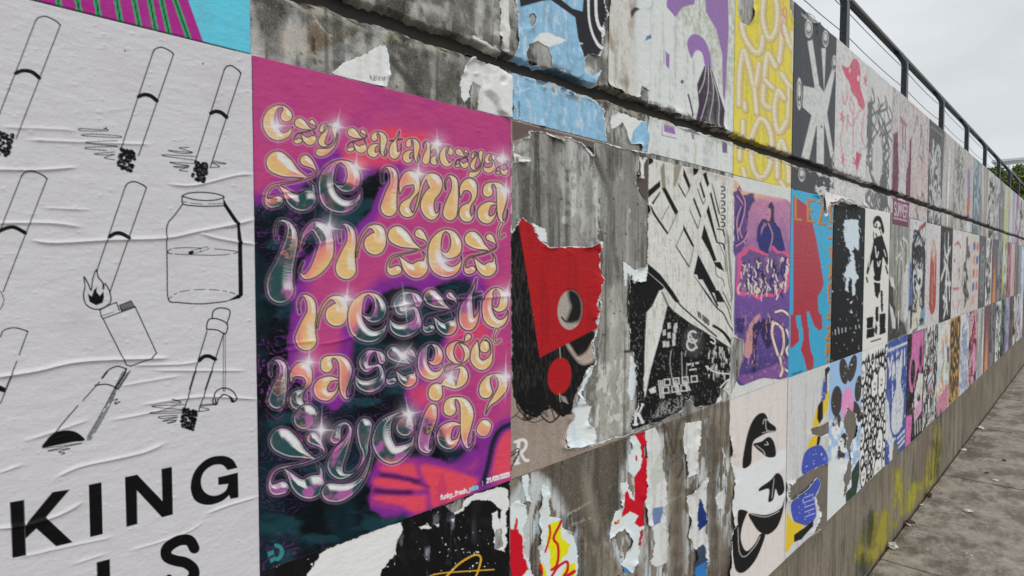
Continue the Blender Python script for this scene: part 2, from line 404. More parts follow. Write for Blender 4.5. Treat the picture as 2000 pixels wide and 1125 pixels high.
# paper: the print is carried by each sheet's own colours; grain, paste ripples and grime are procedural
m, n, l, b = nm('paper')
at = n.new('ShaderNodeAttribute'); at.attribute_name = 'print'
g1 = tex(n, l, 'noise', 900, 2); g2 = tex(n, l, 'noise', 14, 5)
c = mixc(n, l, rng(n, l, g1, .3, .7, 0, .16), at.outputs['Color'], (.55, .54, .53), 'MULTIPLY')
c = mixc(n, l, rng(n, l, g2, .52, .8, 0, .22), c, (.62, .58, .52), 'MULTIPLY')
l.new(c, b.inputs['Base Color'])
oi_ = n.new('ShaderNodeObjectInfo'); l.new(rng(n, l, oi_.outputs['Random'], 0, 1, .36, .7), b.inputs['Roughness']); b.inputs['Specular IOR Level'].default_value = .12
rip = tex(n, l, 'noise', 38, 4, (1, 1, 2.2)); pim = tex(n, l, 'noise', 190, 3)
bump(n, l, b, rip, .5, .003); bump(n, l, b, pim, .5, .0012)
m, n, l, b = nm('spray')            # sprayed paint: thin and broken towards the edge of each stroke
at = n.new('ShaderNodeAttribute'); at.attribute_name = 'print'
l.new(at.outputs['Color'], b.inputs['Base Color']); l.new(at.outputs['Alpha'], b.inputs['Alpha']); b.inputs['Roughness'].default_value = .6

def concrete(name, light, mid, dark, brown, brown_k, streak=1.0):
    m, n, l, b = nm(name)
    big = tex(n, l, 'noise', 1.7, 6, rough=.62); fine = tex(n, l, 'noise', 46, 6, rough=.7); grit = tex(n, l, 'noise', 420, 3, rough=.7)
    st = tex(n, l, 'noise', 1.0, 5, (34, 34, 1.6), .65); st2 = tex(n, l, 'noise', 1.0, 4, (9, 9, .7), .6)
    c = mixc(n, l, rng(n, l, fine, .32, .68), mid, light)
    c = mixc(n, l, rng(n, l, st, .48, .75, 0, .75 * streak), c, dark)
    c = mixc(n, l, rng(n, l, st2, .5, .72, 0, .6 * streak), c, dark)
    if name == 'foot_concrete':
        mot = tex(n, l, 'noise', 5.5, 7, (1.6, 1, .5), .72)
        c = mixc(n, l, rng(n, l, mot, .52, .62, 0, .55), c, (.36, .315, .25)); c = mixc(n, l, rng(n, l, mot, .48, .38, 0, .75), c, (.085, .07, .05))
    if name == 'wall_concrete':     # dirt and damp in the lowest course and below
        gg = n.new('ShaderNodeNewGeometry'); sx = n.new('ShaderNodeSeparateXYZ'); l.new(gg.outputs['Position'], sx.inputs[0])
        wob = n.new('ShaderNodeMath'); wob.operation = 'MULTIPLY_ADD'; wob.inputs[1].default_value = .16; l.new(big, wob.inputs[0]); l.new(sx.outputs['Z'], wob.inputs[2])
        low = rng(n, l, wob.outputs[0], 1.22, 1.28, .78, 0)
        mot = tex(n, l, 'noise', 7.5, 7, (1, 1, .8), .72)
        c = mixc(n, l, rng(n, l, mot, .52, .60, 0, .65), c, (.60, .585, .56)); c = mixc(n, l, rng(n, l, mot, .46, .36, 0, .7), c, (.13, .12, .105))
        blk = tex(n, l, 'noise', 1.0, 5, (17, 17, 6), .7); c = mixc(n, l, rng(n, l, blk, .63, .69, 0, .9), c, (.022, .02, .018))
        c = mixc(n, l, low, c, (.135, .10, .063))
        och = tex(n, l, 'noise', 4.2, 6, (1, 1, 1), .7); c = mixc(n, l, rng(n, l, och, .60, .68, 0, .5), c, (.20, .155, .10))
    c = mixc(n, l, rng(n, l, big, .40, .66, 0, brown_k), c, brown)
    c = mixc(n, l, rng(n, l, grit, .50, .70, 0, .75), c, dark); c = mixc(n, l, rng(n, l, grit, .46, .30, 0, .45), c, light)
    pit = tex(n, l, 'vor', 62, 0, (1, 1, 1)); pm = rng(n, l, pit, .055, .10, 1, 0)
    sel = rng(n, l, tex(n, l, 'noise', 23, 2), .55, .6)
    mm = n.new('ShaderNodeMath'); mm.operation = 'MULTIPLY'; l.new(pm, mm.inputs[0]); l.new(sel, mm.inputs[1])
    c = mixc(n, l, mm.outputs[0], c, (.02, .018, .016))
    l.new(c, b.inputs['Base Color']); b.inputs['Roughness'].default_value = .85; b.inputs['Specular IOR Level'].default_value = .25
    inv = n.new('ShaderNodeMath'); inv.operation = 'SUBTRACT'; inv.inputs[0].default_value = 1; l.new(mm.outputs[0], inv.inputs[1])
    bump(n, l, b, fine, .5, .004); bump(n, l, b, grit, .45, .0012); bump(n, l, b, inv.outputs[0], .8, .004)
    return m
concrete('wall_concrete', (.53, .515, .49), (.37, .357, .335), (.10, .092, .08), (.165, .130, .088), .14)
concrete('foot_concrete', (.33, .285, .22), (.235, .20, .152), (.075, .062, .046), (.15, .12, .083), .7, 1.25)
# pavement: worn concrete with lengthwise dirt and damp patches
m, n, l, b = nm('pavement_concrete')
a1 = tex(n, l, 'noise', 1.0, 9, (3.2, 4.6, 1), .74); a2 = tex(n, l, 'noise', 9, 6, rough=.7); a3 = tex(n, l, 'noise', 300, 3, rough=.7)
c = mixc(n, l, rng(n, l, a2, .32, .7), (.27, .23, .185), (.50, .445, .38))
c = mixc(n, l, rng(n, l, a1, .45, .58, 0, .88), c, (.115, .095, .075))
c = mixc(n, l, rng(n, l, tex(n, l, 'noise', 4.3, 9, (1, 1.6, 1), .75), .54, .64, 0, .7), c, (.46, .43, .39))
c = mixc(n, l, rng(n, l, a3, .5, .75, 0, .5), c, (.05, .043, .036))
l.new(c, b.inputs['Base Color']); b.inputs['Specular IOR Level'].default_value = .35
l.new(rng(n, l, a1, .42, .62, .8, .42), b.inputs['Roughness'])
bump(n, l, b, a2, .4, .006); bump(n, l, b, a3, .5, .0015)
def plain(name, col, rough=.6, metal=0.0, nscale=30, var=.25, spec=.4, bmp=.15):
    m, n, l, b = nm(name)
    t = tex(n, l, 'noise', nscale, 4)
    c2 = tuple(v * (1 - var) for v in col)
    l.new(mixc(n, l, rng(n, l, t, .3, .7), col, c2), b.inputs['Base Color'])
    b.inputs['Roughness'].default_value = rough; b.inputs['Metallic'].default_value = metal; b.inputs['Specular IOR Level'].default_value = spec
    bump(n, l, b, t, bmp, .002)
    return m
plain('rail_paint', (.016, .020, .027), .34, 0, 60, .3, .5)
plain('wire_steel', (.30, .31, .32), .45, .5, 80)
plain('joint_fill', (.035, .031, .027), .9, 0, 90)
plain('soil', (.075, .062, .045), .95, 0, 6, .5)
plain('meadow', (.055, .085, .028), .95, 0, 4, .5)
plain('bark', (.09, .07, .05), .9, 0, 22, .5)
plain('litter_paper', (.72, .72, .70), .7, 0, 60, .2)
plain('litter_brown', (.10, .065, .035), .8, 0, 60, .4)
plain('plaster', (.84, .85, .86), .8, 0, 3, .06)
plain('dark_glass', (.10, .12, .14), .15, 0, 3, .2, .6)
m, n, l, b = nm('leaf')
oi = n.new('ShaderNodeNewGeometry')
t = tex(n, l, 'noise', 1.3, 3); t2 = tex(n, l, 'noise', 11, 2)
c = mixc(n, l, rng(n, l, t, .35, .65), (.05, .10, .015), (.14, .20, .03)); c = mixc(n, l, rng(n, l, t2, .4, .7, 0, .5), c, (.22, .26, .045))
l.new(c, b.inputs['Base Color']); b.inputs['Roughness'].default_value = .55
b.inputs['Subsurface Weight'].default_value = 0.0

# ------------------------------------------------------------------ mesh helpers
def mesh_obj(name, verts, faces, mat, parent=None, smooth=False):
    me = bpy.data.meshes.new(name); me.from_pydata([tuple(map(float, v)) for v in verts], [], faces); me.update()
    if smooth: me.polygons.foreach_set('use_smooth', [True] * len(me.polygons))
    me.materials.append(MAT[mat]); o = bpy.data.objects.new(name, me); COL.objects.link(o)
    if parent: o.parent = parent
    return o
def tag(o, label=None, cat=None, group=None, kind=None):
    if label: o['label'] = label
    if cat: o['category'] = cat
    if group: o['group'] = group
    if kind: o['kind'] = kind
    return o
def empty(name, loc=(0, 0, 0)):
    o = bpy.data.objects.new(name, None); o.location = loc; COL.objects.link(o); return o
def box_geo(x0, x1, y0, y1, z0, z1, bev=0.0):
    bm = bmesh.new(); bmesh.ops.create_cube(bm, size=1)
    for v in bm.verts:
        v.co = ((x0 + x1) / 2 + v.co.x * (x1 - x0), (y0 + y1) / 2 + v.co.y * (y1 - y0), (z0 + z1) / 2 + v.co.z * (z1 - z0))
    if bev: bmesh.ops.bevel(bm, geom=bm.edges[:], offset=bev, segments=2, affect='EDGES')
    return bm
def bm_obj(name, bm, mat, parent=None, smooth=False):
    me = bpy.data.meshes.new(name); bm.to_mesh(me); bm.free()
    if smooth: me.polygons.foreach_set('use_smooth', [True] * len(me.polygons))
    me.materials.append(MAT[mat]); o = bpy.data.objects.new(name, me); COL.objects.link(o)
    if parent: o.parent = parent
    return o
def tube_geo(path, r, seg=10, verts=None, faces=None):
    verts = [] if verts is None else verts; faces = [] if faces is None else faces
    P = [Vector(p) for p in path]; base = len(verts)
    for i, p in enumerate(P):
        d = (P[min(i + 1, len(P) - 1)] - P[max(i - 1, 0)]).normalized()
        a = d.cross(Vector((0, 0, 1)));  a = (a if a.length > .05 else d.cross(Vector((0, 1, 0)))).normalized(); c = d.cross(a)
        rr = r[i] if isinstance(r, (list, tuple)) else r
        for k in range(seg):
            t = 2 * math.pi * k / seg; verts.append(p + a * (rr * math.cos(t)) + c * (rr * math.sin(t)))
    for i in range(len(P) - 1):
        for k in range(seg):
            q = (k + 1) % seg
            faces.append((base + i * seg + k, base + i * seg + q, base + (i + 1) * seg + q, base + (i + 1) * seg + k))
    faces.append(tuple(base + k for k in range(seg))[::-1]); faces.append(tuple(base + (len(P) - 1) * seg + k for k in range(seg)))
    return verts, faces
R = random.Random(7)

# ------------------------------------------------------------------ ground and pavement
g = mesh_obj('ground', [(-300, -300, -.06), (400, -300, -.06), (400, 0.2, -.06), (-300, 0.2, -.06)], [(0, 1, 2, 3)], 'meadow'); tag(g, kind='structure')
pv = mesh_obj('pavement', [(-20, -4.2, -.03), (62, -4.2, -.03), (62, .1, -.03), (-20, .1, -.03)], [(0, 1, 2, 3)], 'joint_fill'); tag(pv, kind='structure')
def slab(x0, x1, y0, y1):
    bm = box_geo(x0, x1, y0, y1, -.12, 0.0, .006)
    return bm_obj('slab', bm, 'pavement_concrete', pv)
SX = 1.86
for i in range(-5, 22):
    a = 5.62 + (i - 1) * SX
    slab(a + .005, a + SX - .005, -2.05, -.012); slab(a + .005 + .4, a + SX - .005 + .4, -4.1, -2.06)

# ------------------------------------------------------------------ the retaining wall: concrete panels with a groove
wall = empty('retaining_wall', (0, 0, 0)); tag(wall, 'long grey concrete retaining wall covered in rows of posters, with a dark groove near its top', 'wall')
TOP = EYE + 0.972
def panel(x0, x1):
    prof = [(0.0, -.1), (0.0, .44), (0.0, EYE + GZ0 - .014), (GD + .004, EYE + GZ0 - .006), (GD + .004, EYE + GZ1 + .006), (0.0, EYE + GZ1 + .012), (0.0, TOP - .008), (.008, TOP), (.30, TOP), (.30, -.1)]
    nx = max(2, int((x1 - x0) / .03)); xs = [x0 + (x1 - x0) * i / nx for i in range(nx + 1)]
    V, Fc = [], []
    for i, x in enumerate(xs):
        for j, (y, z) in enumerate(prof):
            jx = 0.0
            if 0 < i < nx and j in (2, 5): z += (R.random() - .5) * .002
            if 0 < i < nx and j in (6, 7): z -= R.random() ** 3 * .012
            V.append((x, y, z))
    k = len(prof)
    for i in range(nx):
        for j in range(k):
            q = (j + 1) % k; Fc.append((i * k + j, (i + 1) * k + j, (i + 1) * k + q, i * k + q))
    Fc.append(tuple(range(k))[::-1]); Fc.append(tuple(nx * k + j for j in range(k)))
    return mesh_obj('wall_panel', V, Fc, 'wall_concrete', wall)
JX = [-10.4, -4.7, .968, 6.62, 12.3, 18.0, 23.7, 29.4, 35.1, 40.8]
for a, c in zip(JX[:-1], JX[1:]): panel(a + .006, c - .006)
core = bm_obj('wall_core', box_geo(JX[0], JX[-1], .016, .29, -.05, TOP - .02), 'joint_fill', wall)
# the foot of the wall: a rougher, brown-stained course below the posters
for a, c in zip(JX[:-1], JX[1:]):
    nx = 30; V, Fc = [], []
    for i in range(nx + 1):
        x = a + .007 + (c - a - .014) * i / nx
        for j, z in enumerate((-.08, .18, .36, .47 + R.uniform(-.02, .012))): V.append((x, -.0012 if j < 3 else -.0006, z))
    for i in range(nx):
        for j in range(3): Fc.append((i * 4 + j, (i + 1) * 4 + j, (i + 1) * 4 + j + 1, i * 4 + j + 1))
    mesh_obj('stained_foot', V, Fc, 'foot_concrete', wall)
# terrace behind the wall
t_ = mesh_obj('terrace', [(-60, .28, TOP - .10), (120, .28, TOP - .10), (120, 160, TOP - .10), (-60, 160, TOP - .10)], [(0, 1, 2, 3)], 'meadow'); tag(t_, kind='structure')

# ------------------------------------------------------------------ railing on top of the wall
rail = empty('railing', (0, .12, TOP)); tag(rail, 'black steel railing with leaning post heads, round handrail and wires on the wall top', 'railing')
PY, LEAN = .12, .05
def post_geo():
    # flat bar: vertical shaft, then a head that leans inwards to the handrail
    secs = [(0, 0, -.02, .030, .010), (0, 0, .33, .023, .010), (0, .006, .352, .023, .010), (0, LEAN, .43, .017, .010)]
    V, Fc = [], []
    for (x, y, z, hx, hy) in secs:
        for sx, sy in ((-1, -1), (1, -1), (1, 1), (-1, 1)): V.append((x + sx * hx, y + sy * hy * 1.6, z))
    for i in range(len(secs) - 1):
        for k in range(4): q = (k + 1) % 4; Fc.append((i * 4 + k, i * 4 + q, (i + 1) * 4 + q, (i + 1) * 4 + k))
    Fc.append((3, 2, 1, 0)); Fc.append((12, 13, 14, 15))
    return V, Fc
pV, pF = post_geo(); PX0, PS = 3.41, 1.315
post_me = None
for i in range(-5, 29):
    if post_me is None:
        o = mesh_obj('post', pV, pF, 'rail_paint', rail); post_me = o.data
    else:
        o = bpy.data.objects.new('post', post_me); COL.objects.link(o); o.parent = rail
    o.location = (PX0 + i * PS, 0, 0)
V, Fc = tube_geo([(x, LEAN + .005, .44) for x in np.linspace(PX0 - 5 * PS - .3, PX0 + 28 * PS + .3, 40)], .021, 14)
mesh_obj('handrail', V, Fc, 'rail_paint', rail, True)
for i in range(0, 9):
    for zb in (.345, .415):
        bm = bmesh.new(); bmesh.ops.create_cone(bm, cap_ends=True, segments=8, radius1=.006, radius2=.005, depth=.006, matrix=Matrix.Translation((PX0 + i * PS + .004, (zb - .345) * .5 - .019, zb)) @ Matrix.Rotation(math.pi / 2, 4, 'X')); bm_obj('bolt', bm, 'wire_steel', rail)
for zz in (.185, .305):
    V, Fc = [], []
    for i in range(-5, 28):
        a = PX0 + i * PS; sag = R.uniform(.004, .02)
        tube_geo([(a + PS * t, R.uniform(-.001, .001), zz - sag * 4 * t * (1 - t)) for t in (0, .25, .5, .75, 1)], .0021, 5, V, Fc)
    mesh_obj('wire', V, Fc, 'wire_steel', rail, True)

# ------------------------------------------------------------------ trees and a building beyond the terrace
def tree(label, x, y, h, rad, seed):
    rr = random.Random(seed); zb = TOP - .12
    t = empty('tree', (x, y, zb)); tag(t, label, 'tree', 'trees behind the railing')
    V, Fc = tube_geo([(0, 0, -.1), (.05, 0, h * .25), (-.04, .06, h * .5), (.05, 0, h * .8)], [.16, .13, .10, .03], 8)
    tips = []
    for k in range(9):
        a = rr.uniform(0, 6.28); z0 = h * rr.uniform(.22, .6); L = rad * rr.uniform(.6, .95)
        e = (L * math.cos(a), L * math.sin(a), z0 + h * rr.uniform(.12, .3)); tips.append(e)
        tube_geo([(0, 0, z0), (e[0] * .5, e[1] * .5, z0 + (e[2] - z0) * .65), e], [.06, .04, .012], 6, V, Fc)
    mesh_obj('trunk', V, Fc, 'bark', t)
    tips += [(rr.uniform(-.5, .5) * rad, rr.uniform(-.5, .5) * rad, h * rr.uniform(.35, .97)) for _ in range(16)]
    V, Fc = [], []
    for c in tips:
        cr = rad * rr.uniform(.25, .42)
        for k in range(620):
            d = Vector((rr.gauss(0, 1), rr.gauss(0, 1), rr.gauss(0, .8))).normalized() * cr * rr.random() ** .4
            p = Vector(c) + d
            if p.z < h * .12: continue
            s_ = rr.uniform(.03, .065); u = Vector((rr.gauss(0, 1), rr.gauss(0, 1), rr.gauss(0, .5))).normalized(); w = u.cross(Vector((rr.gauss(0, 1), rr.gauss(0, 1), rr.gauss(0, 1)))).normalized()
            i = len(V); V += [p - u * s_, p + w * s_ * .5, p + u * s_, p - w * s_ * .5]; Fc.append((i, i + 1, i + 2, i + 3))
    mesh_obj('crown', V, Fc, 'leaf', t)
tree('small dark green leafy tree nearest the railing', 22.0, 1.34, 1.75, .7, 3)
tree('tall slender bright green tree with a pointed top', 30.0, 1.72, 2.9, .62, 5)
tree('rounded yellowish green tree beside the tall slender one', 30.5, 1.05, 2.6, 1.0, 8)
tree('low bushy tree at the far end of the railing', 36.0, 1.5, 3.3, 1.3, 11)
bd = empty('pavilion', (95, 5, TOP - .1)); tag(bd, 'pale flat-roofed building with slender fins behind the trees', 'building')
bm_obj('wall', box_geo(1.2, 14, -5, 3.2, 0, 8.6), 'plaster', bd)
bm_obj('roof', box_geo(-.3, 3, -5.6, 3.9, 11.5, 11.85, .05), 'plaster', bd)
for i in range(12): bm_obj('fin', box_geo(0, .22, -5.2 + i * .74, -5.08 + i * .74, 0, 11.5), 'plaster', bd)
for i in range(5): bm_obj('window', box_geo(1.12, 1.26, -4.6 + i * 1.6, -3.5 + i * 1.6, 5.0, 8.0), 'dark_glass', bd)
# ------------------------------------------------------------------ the bare concrete near the camera: stains, streaks, joint and residue, each with its own shape
m, n, l, b = nm('stained_concrete')
at = n.new('ShaderNodeAttribute'); at.attribute_name = 'print'
g1 = tex(n, l, 'noise', 520, 3, rough=.75); g2 = tex(n, l, 'noise', 130, 5, (1, 1, .7), .7); g3 = tex(n, l, 'noise', 34, 5, (1, 1, .5), .7)
c = mixc(n, l, rng(n, l, g1, .50, .72, 0, .62), at.outputs['Color'], (.05, .046, .04)); c = mixc(n, l, rng(n, l, g1, .46, .28, 0, .40), c, (.62, .61, .58))
c = mixc(n, l, rng(n, l, g2, .56, .70, 0, .50), c, (.07, .064, .055)); c = mixc(n, l, rng(n, l, g2, .42, .30, 0, .45), c, (.58, .565, .54))
c = mixc(n, l, rng(n, l, g3, .55, .75, 0, .35), c, (.10, .09, .078))
l.new(c, b.inputs['Base Color']); b.inputs['Roughness'].default_value = .85; b.inputs['Specular IOR Level'].default_value = .2
bump(n, l, b, g2, .6, .003); bump(n, l, b, g1, .5, .0012)
FULL = (slice(None), slice(None))
def wall_face():
    s = Sheet(X0 - .02, 1.93, .968, -1.09, 2.1)
    s.m &= (s.Z > -.66) | (s.X > .84)
    X, Z = s.X, s.Z
    G = lambda *a: C(*a)
    st = fbm(X * 46, Z * 2.6, 3, 5); st2 = fbm(X * 13, Z * 1.3, 9, 4); mo = fbm(X * 16, Z * 13, 5, 5); fi = fbm(X * 120, Z * 70, 7, 3)
    s.fill(G(178, 177, 174))
    s.mix(FULL, .8 * sst(.40, .66, st), G(138, 136, 131)); s.mix(FULL, .75 * sst(.48, .36, st), G(204, 203, 199)); s.mix(FULL, .6 * sst(.5, .68, st2), G(104, 100, 93))
    s.mix(FULL, .5 * sst(.52, .64, mo), G(112, 108, 100)); s.mix(FULL, .45 * sst(.60, .70, fi), G(92, 88, 82))
    # upper field: weathered, blotched; brown and ochre growth under the groove
    up = sst(ZM - .01, ZM + .02, Z)
    s.mix(FULL, .75 * up * sst(.42, .60, fbm(X * 19, Z * 24, 15, 5)), G(92, 90, 86)); s.mix(FULL, .6 * up * sst(.54, .66, fbm(X * 30, Z * 36, 25, 4)), G(186, 184, 178))
    soft = lambda pts, c, a, so, jit=(6, 16, 3): s.poly(pts, c, a, soft=so, jit=jit)
    soft(fG([(250, 200), (440, 190), (500, 150), (620, 270), (830, 200), (800, 260), (620, 330), (560, 370), (520, 430), (380, 450), (260, 380)]), G(152, 138, 118), .65, 6)
    soft(fG([(450, 250), (520, 170), (620, 290), (800, 240), (640, 330), (480, 400)]), G(104, 88, 68), .7, 6, (9, 9, 5))
    soft(fG([(60, 60), (200, 0), (360, 40), (300, 180), (150, 300), (60, 330)]), G(88, 84, 76), .6, 14)
    for q, wd in (([(265, 40), (262, 120)], 7), ([(330, 60), (352, 150)], 9), ([(120, 180), (100, 210)], 4), ([(85, 300), (85, 330)], 4)): s.line(fG(q), wd, G(30, 28, 25), .85, soft=3)
    s.line(fG([(490, 95), (540, 180), (622, 262), (700, 230), (790, 195)]), 2.0, G(192, 188, 178), .8); s.line(fG([(255, 190), (330, 205), (390, 240)]), 2.0, G(180, 174, 160), .6)
    soft(fG([(1030, 250), (1080, 270), (1110, 300), (1060, 310), (1030, 290)]), G(172, 160, 66), .8, 3)
    s.line(fG([(1070, 420), (1120, 500), (1200, 590), (1300, 720)]), 9, G(66, 62, 56), .75, soft=6); soft(fG([(1180, 350), (1420, 330), (1600, 450), (1580, 760), (1400, 760), (1220, 560)]), G(84, 80, 74), .6, 18)
    soft(fG([(1480, 390), (1600, 430), (1590, 470), (1500, 450)]), G(204, 202, 198), .75, 4, (6, 8, 6)); soft(fG([(1350, 430), (1420, 420), (1410, 600), (1360, 560)]), G(168, 164, 156), .5, 8, (10, 10, 6))
    for x, y, r in ((1560, 670, 3.6), (1440, 705, 2.6), (1380, 700, 2.0), (735, 385, 1.3), (450, 430, 1.4), (1110, 640, 2.4), (1270, 690, 2.8)): p = fG((x, y))[0]; s.ell(p[0], p[1], r * .8, r, G(18, 16, 14))
    # grime hanging from the groove and above it
    dz = GZ0 - Z; drip = fbm(X * 24, Z * 3, 33, 4)
    s.mix(FULL, .85 * sst(.0, .004, dz) * sst(.055 * (drip - .28) * 4, 0, dz - .004) * sst(.36, .5, fbm(X * 60, Z * 60, 35, 4)), G(62, 54, 43))
    s.mix(FULL, .8 * sst(0, .004, dz) * sst(.022, .008, dz) * sst(.5, .6, fbm(X * 50, Z * 130, 37, 4)), G(178, 170, 154))
    s.mix(FULL, .8 * sst(GZ1, GZ1 + .003, Z) * sst(.02 + .05 * drip, 0, Z - GZ1) * sst(.42, .55, fbm(X * 55, Z * 55, 39, 4)), G(70, 65, 56))
    ing = sst(GZ0 - .004, GZ0 + .004, Z) * sst(GZ1 + .003, GZ1 - .003, Z); gn = fbm(X * 40, Z * 70, 71, 5)  # dark blotched colour over the concrete within the groove rows
    s.mix(FULL, .95 * ing, G(58, 52, 44)); s.mix(FULL, .9 * ing * sst(.45, .60, gn), G(26, 23, 19)); s.mix(FULL, .7 * ing * sst(.42, .32, gn), G(120, 112, 98)); s.mix(FULL, .8 * ing * sst(.6, .7, fbm(X * 9, Z * 20, 73, 3)), G(150, 146, 138))
    soft(fG([(1575, 260), (1640, 270), (1880, 390), (1860, 450), (1690, 400), (1620, 330)]), G(150, 148, 142), .9, 3)
    # middle field
    for d in (-1.6, 3.4): s.line([(1047 + d, 236), (1048 + d, 300), (1050 + d, 440), (1050 + d, 500)], 3.0, G(36, 34, 31), .9, soft=1.6)
    soft(fI([(190, 560), (215, 380), (262, 420), (268, 720), (200, 700)]), G(76, 72, 66), .6, 10)
    s.line(fI([(540, 180), (620, 260), (660, 360), (715, 500), (735, 640), (725, 800), (715, 1000), (720, 1125)]), 7, G(66, 63, 58), .75, soft=6); s.line(fI([(610, 170), (640, 320), (700, 440)]), 4, G(44, 42, 38), .8, soft=2.5)
    s.line(fI([(725, 210), (715, 400), (735, 700)]), 8, G(92, 88, 82), .6, soft=6); soft(fI([(640, 200), (900, 230), (880, 440), (960, 600), (960, 940), (800, 960), (690, 1125), (680, 700)]), G(132, 130, 126), .5, 20)
    for x, y, w_, h_ in ((622, 520, 1.6, 6), (632, 720, 1.6, 9), (850, 620, 2, 4), (500, 220, 3, 2), (440, 600, 5, 5), (480, 620, 4, 6), (420, 680, 6, 8), (630, 440, 1.4, 3)): p = fI((x, y))[0]; s.ell(p[0], p[1], w_, h_, G(206, 206, 204), a=.75, soft=1.6)
    s.line(fI([(435, 350), (440, 420)]), 4, G(60, 58, 54), .8, soft=2.5); s.line(fI([(447, 560), (450, 650)]), 3, G(60, 58, 54), .8, soft=2)
    soft(fJ([(640, 60), (830, 60), (850, 320), (845, 480), (880, 520), (880, 820), (850, 1030), (600, 1125), (420, 1125), (560, 760), (640, 560)]), G(168, 163, 152), .55, 14)
    s.mix(FULL, .8 * sst(.50, .60, fbm(X * 75, Z * 60, 43, 4)) * sst(-6, 8, s.sd_poly(fJ([(560, 760), (640, 560), (840, 540), (850, 1000), (600, 1100), (500, 1000)]), w=FULL)[1]), G(206, 205, 198))
    s.line(fJ([(700, 0), (700, 560)]), 10, G(112, 108, 101), .6, soft=8); s.line(fJ([(820, 500), (860, 498)]), 6, G(24, 22, 20), .95, soft=2)
    # lower field: brown and damp, edge along the foot of the middle row
    low = sst(ZB + .004, ZB - .004, Z) * sst(.845, .86, X)
    s.mix(FULL, .85 * low, G(118, 106, 90)); s.mix(FULL, .7 * low * sst(.44, .62, st), G(84, 72, 57)); s.mix(FULL, .6 * low * sst(.54, .66, mo), G(150, 140, 124))
    soft(fM([(280, 315), (620, 205), (920, 92), (900, 300), (830, 600), (770, 850), (690, 900), (545, 830), (430, 620), (290, 430)]), G(72, 62, 50), .72, 8, (8, 16, 4))
    s.line(fM([(620, 230), (615, 420), (640, 600), (700, 830)]), 12, G(140, 133, 120), .55, soft=10); s.line(fM([(300, 430), (430, 620), (545, 820), (570, 960), (560, 1125)]), 9, G(52, 44, 35), .7, soft=6)
    for q in ([(430, 705), (640, 590)], [(510, 752), (640, 705)], [(1190, 590), (1300, 540)], [(1330, 440), (1560, 340)], [(460, 690), (560, 640)]): s.line(fM(q), 2.4, G(176, 168, 152), .6, soft=2)
    for q in ([(1165, 30), (1185, 200), (1200, 390)], [(1190, 60), (1235, 240)], [(1275, 20), (1240, 240)], [(1290, 150), (1300, 330), (1265, 420)]): s.line(fM(q), 3.6, G(34, 30, 26), .85, soft=2)
    for x, w_ in ((1255, 14), (1520, 18), (1620, 9), (225, 9)): s.line(fM([(x, 20), (x + 6, 500), (x - 4, 1200)]), w_, G(76, 66, 52), .55, soft=9)
    for d in (-6, 8): s.line(fM([(225 + d * 2, 320), (228 + d * 2, 1200)]), 2.6, G(40, 35, 29), .85, soft=1.6)
    # scraped residue around the torn remnants
    res = fbm(X * 34, Z * 15, 51, 5); zone = np.zeros(X.shape)
    for p in (fM([(40, 560), (200, 330), (360, 440), (560, 800), (560, 1300), (30, 1300)]), fM([(740, 880), (830, 560), (900, 150), (1030, 40), (1030, 1000), (900, 1150)]), fM([(1020, 40), (1200, 100), (1210, 1300), (1020, 1300)]), fM([(1300, 0), (1480, 0), (1490, 1300), (1320, 1300)]), fM([(1530, 400), (1660, 150), (1660, 1000), (1540, 700)])):
        zone = np.maximum(zone, sst(-8, 14, s.sd_poly(p, w=FULL)[1]))
    s.mix(FULL, .85 * zone * sst(.50, .58, res), G(200, 203, 202)); s.mix(FULL, .6 * zone * sst(.60, .66, fbm(X * 60, Z * 22, 57, 4)), G(196, 212, 222))
    bl = fbm(X * 22, Z * 7, 63, 5); s.mix(FULL, .6 * sst(.59, .69, bl), G(70, 67, 61)); s.mix(FULL, .55 * sst(.62, .70, fbm(X * 70, Z * 3.2, 97, 4)), G(52, 49, 45)); s.mix(FULL, .4 * (1 - low) * sst(.62, .72, fbm(X * 28, Z * 9, 67, 5)), G(208, 207, 204))
    rr = random.Random(77)
    for i in range(900):
        x, y = rr.uniform(490, 1430), rr.uniform(0, 1125); r = rr.choice([.7, .9, 1.1, 1.5, 2.0])
        s.ell(x, y, r * rr.uniform(.7, 1.2), r, G(16, 15, 13), a=.9)
    return s.build('bare_face', None, None, .35, parent=wall, mat=MAT['stained_concrete'])
wall_face()
# ------------------------------------------------------------------ the posters
ROWZ = {'T': (.962, ZM), 'M': (ZM, ZB), 'B': (ZB, ZL)}
CELLR = random.Random(99)
def cell(k, row, pitch=1.5, g=.0015, **kw):
    z1, z0 = ROWZ[row]
    sh = Sheet(X0 + k * CW + g, X0 + (k + 1) * CW - g, z1 - (.001 if row != 'T' else 0), z0 + .001, pitch, **kw)
    if k > 2: sh.tilt = CELLR.uniform(-.006, .006); sh.shift = (CELLR.uniform(-.003, .003), CELLR.uniform(-.004, .003))
    return sh
INK = C(17, 16, 19)
FULL = (slice(None), slice(None))

